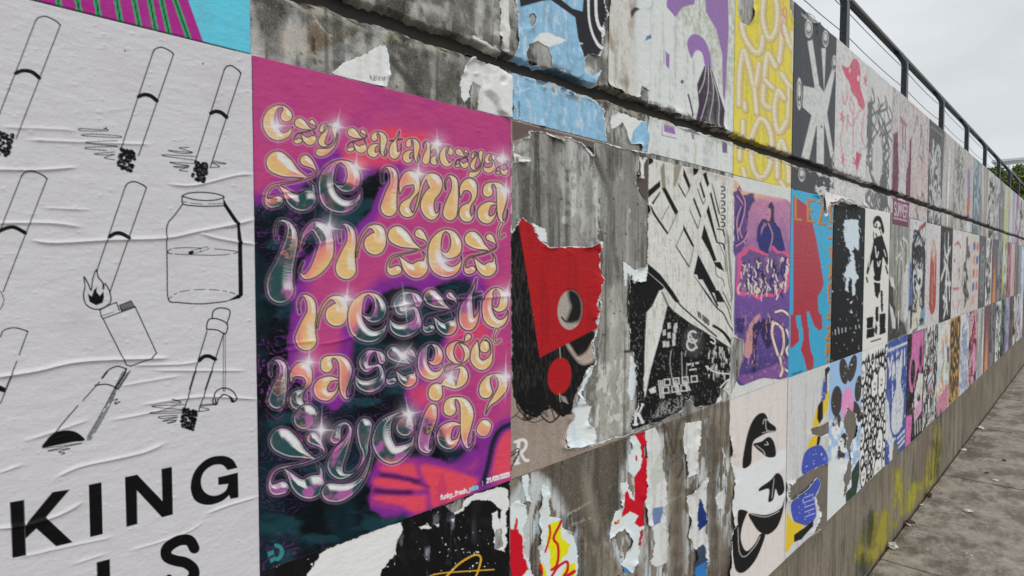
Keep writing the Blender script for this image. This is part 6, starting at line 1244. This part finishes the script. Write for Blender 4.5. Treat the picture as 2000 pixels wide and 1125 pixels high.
# ------------------------------------------------------------------ the posters further along the wall (own sheet coordinates)
def far(k, row, bg, pitch=1.05):
    s = cell(k, row, pitch); s.fill(C(*bg)); s.mode_n(); return s
def scrib(s, n, c, wd, seed, x0=.08, x1=.92, y0=.08, y1=1.32, L=.25):
    rr = random.Random(seed)
    for i in range(n):
        x, y = rr.uniform(x0, x1), rr.uniform(y0, y1)
        s.line([(x, y), (x + rr.uniform(-L, L), y + rr.uniform(-L, L) * .6), (x + rr.uniform(-L, L), y + rr.uniform(0, L) * 1.3)], wd * rr.uniform(.6, 1.3), C(*c))
def streak(s, c, seed, sx=.07, sy=.9, lo=.45, hi=.62, a=.9):
    s.mix(FULL, a * sst(lo, hi, s.noise(sx, sy, seed)), C(*c))
def blot(s, c, seed, sc_=.2, lo=.5, hi=.56, a=1.0):
    s.mix(FULL, a * sst(lo, hi, s.noise(sc_, sc_, seed)), C(*c))
def done(s, label, layer=1.5, w=.22, seed=1, group=None, name='poster', top=False):
    fp = s.noise(.05, .035, seed + 300, 3); s.mix(FULL, .30 * sst(.61, .69, fp), C(58, 56, 58)); s.mix(FULL, .10 * sst(.40, .32, fp), C(214, 212, 208)); s.col[...] *= .93
    s.mode_px(); s.weather(w + .06, seed); s.col[...] = s.col * .86 + s.col.mean(-1, keepdims=True) * .14
    if top: s.groove_dirt(seed + 2, k=.9)
    s.build(name, label, 'poster', layer, group=group)
BLK = (28, 28, 31)
# column 7
s = far(7, 'T', (198, 190, 190)); s.poly([(.05, .5), (.25, .45), (.35, .9), (.3, 1.3), (.05, 1.2)], C(124, 72, 100)); s.poly([(.95, .4), (.8, .5), (.7, .95), (.75, 1.3), (.96, 1.2)], C(124, 72, 100)); s.poly([(.35, .25), (.7, .3), (.66, .62), (.4, .6)], C(142, 96, 118), .8)
for x in (.3, .42, .55, .66, .78): s.line([(x, .35), (x + .03, .7), (.52, .92)], .05, C(206, 198, 198))
s.ell(.52, 1.15, .16, .26, C(206, 200, 200)); s.line([(.35, .93), (.7, .93)], .05, C(200, 192, 194)); done(s, 'faded poster of pale hands rising between mauve panels', 1.4, .35, 3, top=True)
s = Sheet(X0 + 7 * CW + .05, X0 + 8 * CW - .06, GZ0 - .012, ZM - .055, 1.0); s.fill(C(116, 62, 90)); s.mode_n(); s.text('SUMMER', (.08, .22), (.95, .22), (0, -.17), .022, C(206, 190, 196)); s.line([(.05, .27), (.9, .27)], .02, C(190, 170, 180)); s.mode_px(); s.build('label_strip', 'small maroon label strip reading SUMMER stuck under the groove', 'label strip', 2.4)
s = far(7, 'M', (146, 144, 136)); streak(s, (176, 174, 166), 5); streak(s, (112, 108, 98), 9, .1, 1.2)
for q in ([(.35, .28), (.38, .55)], [(.3, .5), (.55, .42)], [(.5, .3), (.62, .4), (.56, .5), (.5, .45)], [(.6, .25), (.85, .3), (.9, .5), (.8, .6)], [(.5, .55), (.45, .75)], [(.62, .5), (.7, .78)]): s.line(q, .03, C(208, 208, 204))
s.poly([(.0, .72), (.2, .78), (.24, 1.0), (.34, 1.06), (.3, 1.2), (.5, 1.15), (.62, 1.22), (.8, 1.28), (.95, 1.4), (0, 1.42)], C(56, 52, 52)); s.poly([(.05, 1.0), (.2, 1.06), (.35, 1.2), (.36, 1.3), (.2, 1.28)], C(210, 210, 208)); s.poly([(.45, 1.1), (.5, 1.35), (.54, 1.1)], C(210, 210, 208)); s.poly([(.7, .7), (.95, .5), (.98, 1.2), (.8, 1.26), (.66, 1.1)], C(204, 206, 206)); s.poly([(.02, .68), (.2, .72), (.3, .84), (.1, .8)], C(216, 216, 214)); done(s, 'grey torn sheet with white chalky scribble and dark brown foot', 1.2, .3, 6, name='torn_poster')
s = far(7, 'B', (48, 82, 162)); W_ = C(206, 212, 224); s.line([(.02, .1), (.98, .1)], .03, W_)
s.text('Yoa', (.04, .36), (.4, .36), (0, -.2), .05, W_) if False else [s.line(q, .055, W_) for q in ([(.05, .2), (.14, .3), (.22, .2)], [(.14, .3), (.13, .4)], [(.3, .28), (.36, .36), (.28, .4), (.27, .3)], [(.44, .28), (.46, .39), (.54, .28)])]
s.poly([(.42, .42), (.46, .24), (.56, .32), (.66, .2), (.72, .4), (.68, .55), (.85, .75), (.84, 1.0), (.7, 1.12), (.42, 1.12), (.26, .98), (.3, .72), (.46, .56)], C(204, 208, 222), sm=True); s.line([(.5, .62), (.5, .9)], .015, C(140, 152, 190)); s.line([(.62, .6), (.64, .9)], .015, C(140, 152, 190)); blot(s, (206, 212, 224), 31, .09, .68, .72)
for x in (.7, .84): s.line([(x, .18), (x + .02, .34)], .06, W_)
s.poly([(0, .62), (.12, .7), (.2, 1.0), (.4, 1.2), (.4, 1.4), (.22, 1.42), (.18, 1.2), (.05, 1.1), (-.02, 1.1)], C(208, 214, 222))
for y in (1.2, 1.27, 1.33): s.line([(.58, y), (.95, y - .02)], .03, W_, dash=(.06, .03))
s.cut([(.4, 1.25), (.62, 1.28), (.6, 1.45), (.36, 1.45)], .03, .1, 4); done(s, 'royal blue poster of a white cat-eared woman, its corner torn', 1.5, .1, 8)
# column 8
s = far(8, 'T', (198, 189, 187)); blot(s, (206, 160, 162), 5, .35, .48, .7, .6); scrib(s, 10, (120, 110, 110), .02, 4); done(s, 'pale pinkish weathered poster with faint red staining', 1.3, .35, 13, top=True)
s = far(8, 'M', (200, 202, 206)); s.poly([(.1, .3), (.5, .1), (.95, .4), (.95, 1.36), (.6, 1.3), (.1, 1.36)], C(70, 72, 82)); s.ell(.5, .62, .3, .42, C(206, 207, 208)); s.ell(.5, .42, .26, .12, C(60, 60, 66)); s.poly([(.25, 1.0), (.75, .98), (.85, 1.38), (.2, 1.38)], C(206, 200, 184)); s.ell(.62, .78, .07, .05, C(*BLK)); s.ell(.34, .8, .07, .05, C(*BLK)); s.poly([(.02, .5), (.18, .6), (.2, 1.1), (.02, 1.1)], C(88, 118, 168)); s.poly([(.75, 1.2), (.98, 1.1), (.98, 1.36), (.75, 1.38)], C(96, 156, 186)); s.line([(.55, .1), (.9, .02)], .06, C(166, 70, 66)); scrib(s, 26, (40, 40, 46), .03, 5); done(s, 'poster of a pale mask-like face in black, white and blue', 1.6, .15, 14)
s = far(8, 'B', (34, 30, 34)); PKK = C(206, 104, 164); s.poly([(.25, 0), (.95, 0), (.98, .5), (.7, .45), (.5, .55), (.2, .62)], PKK); s.ell(.34, .5, .22, .26, PKK); s.ell(.34, .5, .13, .17, C(40, 36, 42)); s.ell(.8, .34, .16, .22, C(184, 82, 146)); s.ell(.8, .34, .09, .14, C(60, 58, 60)); s.poly([(.3, .95), (.7, .55), (.98, .6), (.95, .95), (.5, 1.05)], C(206, 205, 200)); scrib(s, 10, (30, 28, 30), .04, 7, .3, .95, .6, 1.0, .15); s.poly([(0, 1.0), (.35, 1.05), (.3, 1.4), (0, 1.4)], PKK); s.poly([(.45, 1.0), (.95, .9), (.95, 1.1), (.5, 1.2)], C(212, 150, 184)); s.poly([(.45, 1.2), (.98, 1.1), (.98, 1.34), (.45, 1.38)], C(40, 38, 40)); [s.line([(x, 1.2), (x + .03, 1.34)], .04, C(206, 204, 200)) for x in (.55, .7, .85)]; done(s, 'pink and black comic poster with ringed goggle eyes', 1.7, .1, 15)
# column 9
s = far(9, 'T', (74, 75, 79)); scrib(s, 40, (186, 186, 186), .05, 8, .15, .85, .3, 1.25, .2); s.line([(.06, .08), (.94, .08), (.94, 1.3), (.06, 1.3), (.06, .08)], .03, C(120, 120, 122), sm=False); done(s, 'charcoal poster of tangled pale graffiti lettering in a thin frame', 1.5, .25, 23, top=True)
s = far(9, 'M', (206, 198, 200)); s.poly([(.28, .5), (.36, .3), (.5, .22), (.64, .3), (.72, .5), (.74, 1.0), (.7, 1.18), (.5, 1.26), (.3, 1.18), (.26, 1.0)], C(176, 62, 58), sm=True); s.ell(.5, .36, .14, .13, C(206, 182, 166), soft=.06); s.line([(.58, .5), (.6, .8)], .06, C(220, 170, 150), .8); s.line([(.45, .75), (.48, 1.1)], .04, C(222, 180, 150), .7); done(s, 'pale pink poster of one upright red capsule', 1.5, .12, 24)
s = far(9, 'B', (204, 203, 200)); streak(s, (40, 40, 42), 41, .035, .16, .5, .56, .95); scrib(s, 50, BLK, .022, 5, .05, .95, .05, 1.3, .12); s.ell(.45, .78, .16, .12, C(214, 214, 214)); s.line([(.32, .82), (.6, .72)], .05, C(58, 84, 168)); s.line([(.32, .9), (.6, .82)], .04, C(186, 58, 58)); s.line([(.4, .66), (.6, .62)], .04, C(186, 58, 58)); done(s, 'white poster of dense black vertical scratches with a small blue and red emblem', 1.6, .08, 25)
# column 10
s = far(10, 'T', (186, 180, 174)); streak(s, (126, 98, 82), 5, .12, 1.4); s.line([(.5, .2), (.52, 1.3)], .12, C(216, 214, 210)); done(s, 'brown-streaked pale poster with a white vertical band', 1.3, .4, 33, top=True)
s = far(10, 'M', (62, 64, 68)); [s.line(q, .07, C(208, 208, 206)) for q in ([(.62, .1), (.6, .5), (.55, .9), (.7, 1.3)], [(.3, .3), (.5, .45), (.8, .3)], [(.1, .78), (.5, .6), (.4, 1.2)], [(.45, .85), (.9, .86)], [(.3, .5), (.7, .7), (.85, 1.1)], [(.3, 1.05), (.6, 1.15), (.4, 1.35)])]; s.line([(.3, .1), (.32, .6)], .04, C(180, 180, 180)); done(s, 'charcoal poster with a scratchy white stick figure', 1.5, .15, 34)
s = far(10, 'B', (212, 212, 208)); blot(s, (150, 196, 196), 6, .18, .54, .6, .8); blot(s, (214, 160, 100), 16, .15, .62, .66, .9); s.poly([(0, 1.15), (.5, 1.05), (.95, 1.0), (.95, 1.38), (0, 1.4)], C(196, 104, 148), .85, jit=(.05, .2, 3)); s.poly([(.75, .4), (.95, .45), (.92, .7), (.8, .65)], C(60, 74, 134)); s.line([(.4, .3), (.5, .6), (.35, .8), (.5, 1.0)], .07, C(206, 130, 76)); done(s, 'white poster with teal and orange figure and a magenta foot', 1.5, .08, 35)
# column 11
s = far(11, 'T', (182, 181, 178)); scrib(s, 40, (120, 120, 120), .025, 3); done(s, 'grey weathered poster of fine pencil scribbles', 1.3, .35, 43, top=True)
s = far(11, 'M', (210, 201, 200)); [s.line(q, .04, C(190, 84, 96)) for q in ([(.2, .25), (.5, .2), (.8, .27)], [(.15, .5), (.3, .48)], [(.15, .95), (.7, .95)], [(.6, .7), (.7, .62), (.8, .72), (.68, .8)], [(.15, 1.15), (.25, 1.25)], [(.6, 1.3), (.9, 1.15)])]; done(s, 'pale pink poster with thin red line drawing', 1.5, .15, 44)
s = far(11, 'B', (206, 150, 58)); s.text('BAD', (.1, .46), (.98, .40), (0, -.36), .10, C(34, 30, 26), .2); s.text('ASS', (.08, .92), (.98, .84), (0, -.34), .10, C(34, 30, 26), .2); scrib(s, 36, (70, 54, 30), .03, 9, .1, .9, .98, 1.34, .14); done(s, 'orange poster with big black words BAD ASS over brown scrawl', 1.6, .08, 45)
# column 12
s = far(12, 'T', (190, 186, 182)); s.poly([(.3, .3), (.6, .25), (.7, .9), (.35, 1.0)], C(128, 112, 168), .8, jit=(.05, .2, 3)); s.poly([(.3, .8), (.62, .75), (.6, 1.1), (.36, 1.15)], C(206, 106, 74), jit=(.04, .2, 3)); s.poly([(.3, 1.1), (.6, 1.05), (.55, 1.25), (.34, 1.28)], C(86, 72, 150)); s.ell(.5, 1.28, .18, .14, C(214, 214, 214)); done(s, 'pale poster with a violet and orange upright shape', 1.3, .3, 53, top=True)
s = far(12, 'M', (204, 196, 190)); scrib(s, 16, (50, 44, 46), .07, 13, .25, .75, .2, 1.2, .2); s.poly([(.35, .1), (.55, .05), (.6, .4), (.4, .5)], C(60, 50, 52)); done(s, 'buff poster of thick black calligraphy strokes', 1.4, .2, 54)
s = far(12, 'B', (210, 213, 217)); scrib(s, 46, (140, 152, 184), .04, 15); blot(s, (120, 134, 172), 21, .16, .62, .7, .6); done(s, 'white poster with pale blue pencil sketch', 1.4, .08, 55)
# column 13
s = far(13, 'T', (150, 164, 168)); streak(s, (74, 108, 122), 7, .14, .5); scrib(s, 20, (50, 84, 100), .05, 6); done(s, 'teal grey poster of dark blotted lettering', 1.4, .25, 63, top=True)
s = far(13, 'M', (206, 193, 186))
for i in range(9): x, y = (.2, .62)[i % 2], .15 + (i // 2) * .25; s.poly([(x, y), (x + .28, y - .02), (x + .28, y + .13), (x, y + .15)], C(*((86, 92, 160), (196, 110, 96), (206, 150, 120))[i % 3]))
done(s, 'buff poster with a grid of small blue and red pictures', 1.4, .15, 64)
s = far(13, 'B', (196, 150, 160)); blot(s, (150, 48, 70), 5, .22, .5, .55); blot(s, (60, 40, 56), 15, .16, .58, .62); s.ell(.7, .95, .2, .3, C(214, 140, 178)); done(s, 'dusty pink and crimson poster with swirling figures', 1.5, .08, 65)
# column 14 onwards: only a few pixels wide in the photograph
STY = {
 'T': [('pale poster of brownish vertical smears', (188, 182, 178), 'v', (140, 126, 120)), ('pale poster with black torn lines', (194, 192, 188), 's', (60, 60, 60)), ('light grey poster of faint scratches', (190, 190, 188), 's', (130, 130, 130)), ('mid grey blotched poster', (150, 152, 154), 'b', (104, 106, 110)), ('pale poster with a lime yellow band', (196, 194, 184), 'v', (184, 182, 84)), ('off-white poster of grey smears', (200, 198, 196), 'v', (160, 158, 160)), ('lilac and grey striped poster', (186, 176, 190), 'v', (104, 100, 140)), ('pinkish poster with plum blotches', (198, 182, 190), 'b', (150, 104, 140)), ('white poster with small black marks', (204, 202, 200), 's', (70, 70, 70)), ('beige weathered poster', (192, 184, 172), 'v', (150, 140, 126)), ('blue grey poster of pale smears', (150, 160, 176), 'v', (190, 192, 196)), ('plain off-white poster', (200, 199, 196), 'v', (176, 174, 170)), ('dull rose poster', (180, 150, 152), 'b', (140, 106, 112)), ('slate poster', (110, 116, 124), 'b', (80, 84, 92))],
 'M': [('dark grey poster with nested pale ovals', (84, 87, 92), 'o', (150, 152, 156)), ('white poster of one thin black dancing line', (206, 202, 198), 's', (60, 58, 60)), ('grey poster with a red to yellow flame', (104, 100, 108), 'f', (224, 150, 60)), ('dark slate poster of pale smoke', (86, 90, 98), 'b', (140, 144, 150)), ('yellow-edged white poster with black print', (204, 202, 180), 'y', (188, 176, 60)), ('dusty red poster of dark figures', (176, 116, 122), 'b', (112, 66, 76)), ('pink poster of pale stripes', (196, 150, 168), 'v', (210, 184, 194)), ('olive green poster with a red strip', (134, 138, 100), 'r', (166, 50, 48)), ('light blue and grey striped poster', (140, 160, 194), 'v', (104, 112, 130)), ('white poster of a small teal mark', (206, 208, 208), 'b', (120, 160, 166)), ('pale violet poster', (180, 170, 196), 'b', (140, 126, 166)), ('cream poster of brown print', (206, 196, 176), 's', (120, 96, 76)), ('grey green poster', (140, 152, 140), 'b', (100, 116, 104)), ('faded orange poster', (196, 150, 110), 'b', (160, 104, 74))],
 'B': [('white poster with a grey column of print', (204, 204, 204), 'v', (120, 120, 124)), ('plum poster fading to a glowing orange middle', (110, 74, 84), 'f', (220, 160, 80)), ('dark grey photograph poster', (70, 70, 74), 'b', (120, 120, 124)), ('white poster of black running figures', (206, 206, 204), 's', (36, 36, 38)), ('green and black figure poster', (96, 130, 112), 'b', (40, 52, 48)), ('lavender poster of violet print', (170, 156, 196), 's', (104, 84, 150)), ('dark khaki poster', (104, 98, 84), 'b', (64, 60, 54)), ('black and white print poster', (196, 196, 194), 'b', (40, 40, 42)), ('pale pink poster with grey sketch', (208, 192, 194), 's', (120, 112, 116)), ('white poster of a pale blue figure', (204, 208, 214), 'b', (140, 164, 190)), ('brick red poster', (150, 76, 64), 'b', (110, 50, 44)), ('grey print poster', (160, 160, 160), 's', (80, 80, 82)), ('teal poster', (96, 144, 150), 'b', (60, 100, 108)), ('buff poster', (196, 180, 156), 'v', (150, 134, 112))]}
WHERE = {'T': 'above the groove', 'M': 'in the middle row', 'B': 'in the lowest row'}
for row in 'TMB':
    for i, (lab, bgc, st, fg) in enumerate(STY[row]):
        k = 14 + i; s = far(k, row, bgc, 1.0); sd = 100 + 7 * k + ord(row)
        if st == 'v': streak(s, fg, sd, .12, 1.1)
        elif st == 's': scrib(s, 22, fg, .05, sd)
        elif st == 'b': blot(s, fg, sd, .25, .48, .56)
        elif st == 'o': [s.ring(.5, .75, .12 + .1 * j, .2 + .16 * j, .04, C(*fg)) for j in range(3)]
        elif st == 'f':
            s.poly([(.2, 1.4), (.3, .9), (.5, .35), (.7, .9), (.8, 1.4)], C(196, 84, 66), soft=.15); s.poly([(.3, 1.4), (.4, 1.0), (.5, .7), (.62, 1.0), (.7, 1.4)], C(*fg), soft=.15)
        elif st == 'y': s.line([(.1, .05), (.1, 1.3)], .2, C(*fg)); s.line([(.1, .08), (.95, .08)], .14, C(*fg)); scrib(s, 14, (60, 60, 60), .05, sd, .3)
        elif st == 'r': s.line([(.85, .4), (.85, 1.35)], .26, C(*fg)); streak(s, (100, 104, 80), sd)
        done(s, lab + ' far along the wall ' + WHERE[row], 1.2 + (k * 7 % 5) * .2, .2, sd, group='small posters far along the wall', top=row == 'T')

# ------------------------------------------------------------------ spray paint on the wall's foot
def spray(name, label, x0, x1, z1, z0, polys, c, seed):
    s = Sheet(x0, x1, z1, z0, 1.3); s.fill(C(*c)); full = FULL
    best = np.full(s.A.shape, -1e9)
    for i, p in enumerate(polys): best = np.maximum(best, s.sd_poly(p, w=full, jit=(5, 14, seed + i))[1])
    fz = fbm(s.X * 22, s.Z * 4, seed, 4); fz2 = fbm(s.X * 190, s.Z * 120, seed + 5, 3)
    s.m &= best > -16
    o = s.build(name, label, 'paint', 1.8, mat=MAT['spray'], alpha=np.clip(sst(-14, 10, best + (fz - .5) * 34) * (.45 + .8 * fz2), 0, .62))
    o['kind'] = 'stuff'
f2 = Fr(1680, 660, 2.4188)
spray('spray_paint', 'yellow spray paint stroke curling up the foot of the wall', 3.2, 5.6, -1.05, -1.595, [f2([(320, 680), (335, 580), (355, 510), (362, 530), (350, 640), (335, 690)]), f2([(362, 480), (370, 420), (384, 425), (390, 560), (375, 640), (370, 560)]), f2([(205, 820), (250, 700), (270, 690), (262, 760), (225, 810)]), f2([(165, 790), (172, 640), (182, 640), (185, 750)])], (176, 168, 44), 3)
spray('spray_paint', 'yellow spray paint cloud low on the wall next to the pavement edge', 3.0, 4.2, -1.2, -1.598, [f2([(30, 1050), (45, 900), (80, 850), (115, 830), (122, 950), (90, 1010), (50, 1070)]), f2([(155, 890), (170, 850), (192, 840), (188, 880)]), f2([(0, 1020), (15, 930), (25, 960), (10, 1060)])], (170, 160, 40), 5)
spray('spray_paint', 'dark green spray line beside the yellow stroke', 3.0, 5.6, -1.05, -1.595, [f2([(382, 360), (388, 360), (400, 520), (395, 560), (386, 500)]), f2([(352, 500), (368, 480), (372, 500), (362, 640), (352, 650), (362, 540)]), f2([(5, 1080), (20, 1040), (40, 1090), (20, 1125)]), f2([(28, 960), (45, 850), (52, 860), (36, 980)])], (52, 74, 66), 9)
# ------------------------------------------------------------------ litter on the pavement
V, Fc = [], []; rr = random.Random(31)      # grit and leaf crumbs gathered along the foot of the wall and in the joints
for i in range(2600):
    x = rr.uniform(1.5, 16); y = -.012 - abs(rr.gauss(0, .035)) if i % 4 else -rr.uniform(.02, 1.9); r_ = rr.uniform(.0012, .0042) * (1.6 if i % 9 == 0 else 1)
    j = len(V); a = rr.uniform(0, 6.28)
    for k in range(3): V.append((x + r_ * math.cos(a + k * 2.1), y + r_ * math.sin(a + k * 2.1) * .8, .0006))
    V.append((x, y, .0006 + r_ * rr.uniform(.5, 1.2))); Fc += [(j, j + 1, j + 3), (j + 1, j + 2, j + 3), (j + 2, j, j + 3)]
o = mesh_obj('grit', V, Fc, 'litter_brown'); tag(o, 'dark grit and leaf crumbs strewn along the foot of the wall', 'grit', kind='stuff')
def ground_at(x, y):
    a = (x - 1000) / FPX; b_ = (y - 562.5) / FPX; d = FW + RT * a - UP * b_; t = -EYE / d[2]
    return d[0] * t, -DIST + d[1] * t
def crumple(label, px, py, r, mat, seed, flat=.5):
    rr = random.Random(seed); gx, gy = ground_at(px, py); gy = min(gy, -r - .01)
    bm = bmesh.new(); bmesh.ops.create_icosphere(bm, subdivisions=2, radius=r)
    for v in bm.verts:
        k = rr.uniform(.55, 1.15); v.co = Vector((v.co.x * k * 1.3, v.co.y * k, v.co.z * k * flat))
    mz = min(v.co.z for v in bm.verts)
    for v in bm.verts: v.co.z -= mz
    o = bm_obj('litter', bm, mat); o.location = (gx, gy, .0005); o.rotation_euler.z = rr.uniform(0, 6)
    tag(o, label, 'litter')
for i, (lab, x, y, r, mt, fl) in enumerate((('crumpled white paper on the open pavement', 510, 824, .022, 'litter_paper', .5), ('flattened white carton piece at the wall foot beside brown leaves', 232, 886, .02, 'litter_paper', .5), ('brown leaf clump at the wall foot', 212, 878, .026, 'litter_brown', .7), ('grey and white crushed can against the wall', 130, 990, .026, 'litter_paper', .8), ('dark brown stone near the wall foot', 322, 752, .02, 'litter_brown', .8), ('small white chip at the pavement joint', 463, 527, .022, 'litter_paper', .4), ('white chip by the wall beyond the joint', 547, 426, .03, 'litter_paper', .4), ('thin white flake on the pavement', 318, 1000, .006, 'litter_paper', .3), ('white crumb beside another crumb', 502, 1020, .006, 'litter_paper', .4), ('white crumb lying alone', 526, 1030, .007, 'litter_paper', .4), ('pale flat scrap in mid pavement', 640, 674, .02, 'litter_paper', .2), ('small brown scrap near the joint', 600, 640, .014, 'litter_brown', .4), ('white flake close to the wall', 288, 790, .010, 'litter_paper', .3), ('black pebble on the pavement', 680, 582, .014, 'litter_brown', .6))):
    p = f2((x, y))[0]; crumple(lab, p[0], p[1], r, mt, 50 + i, fl)
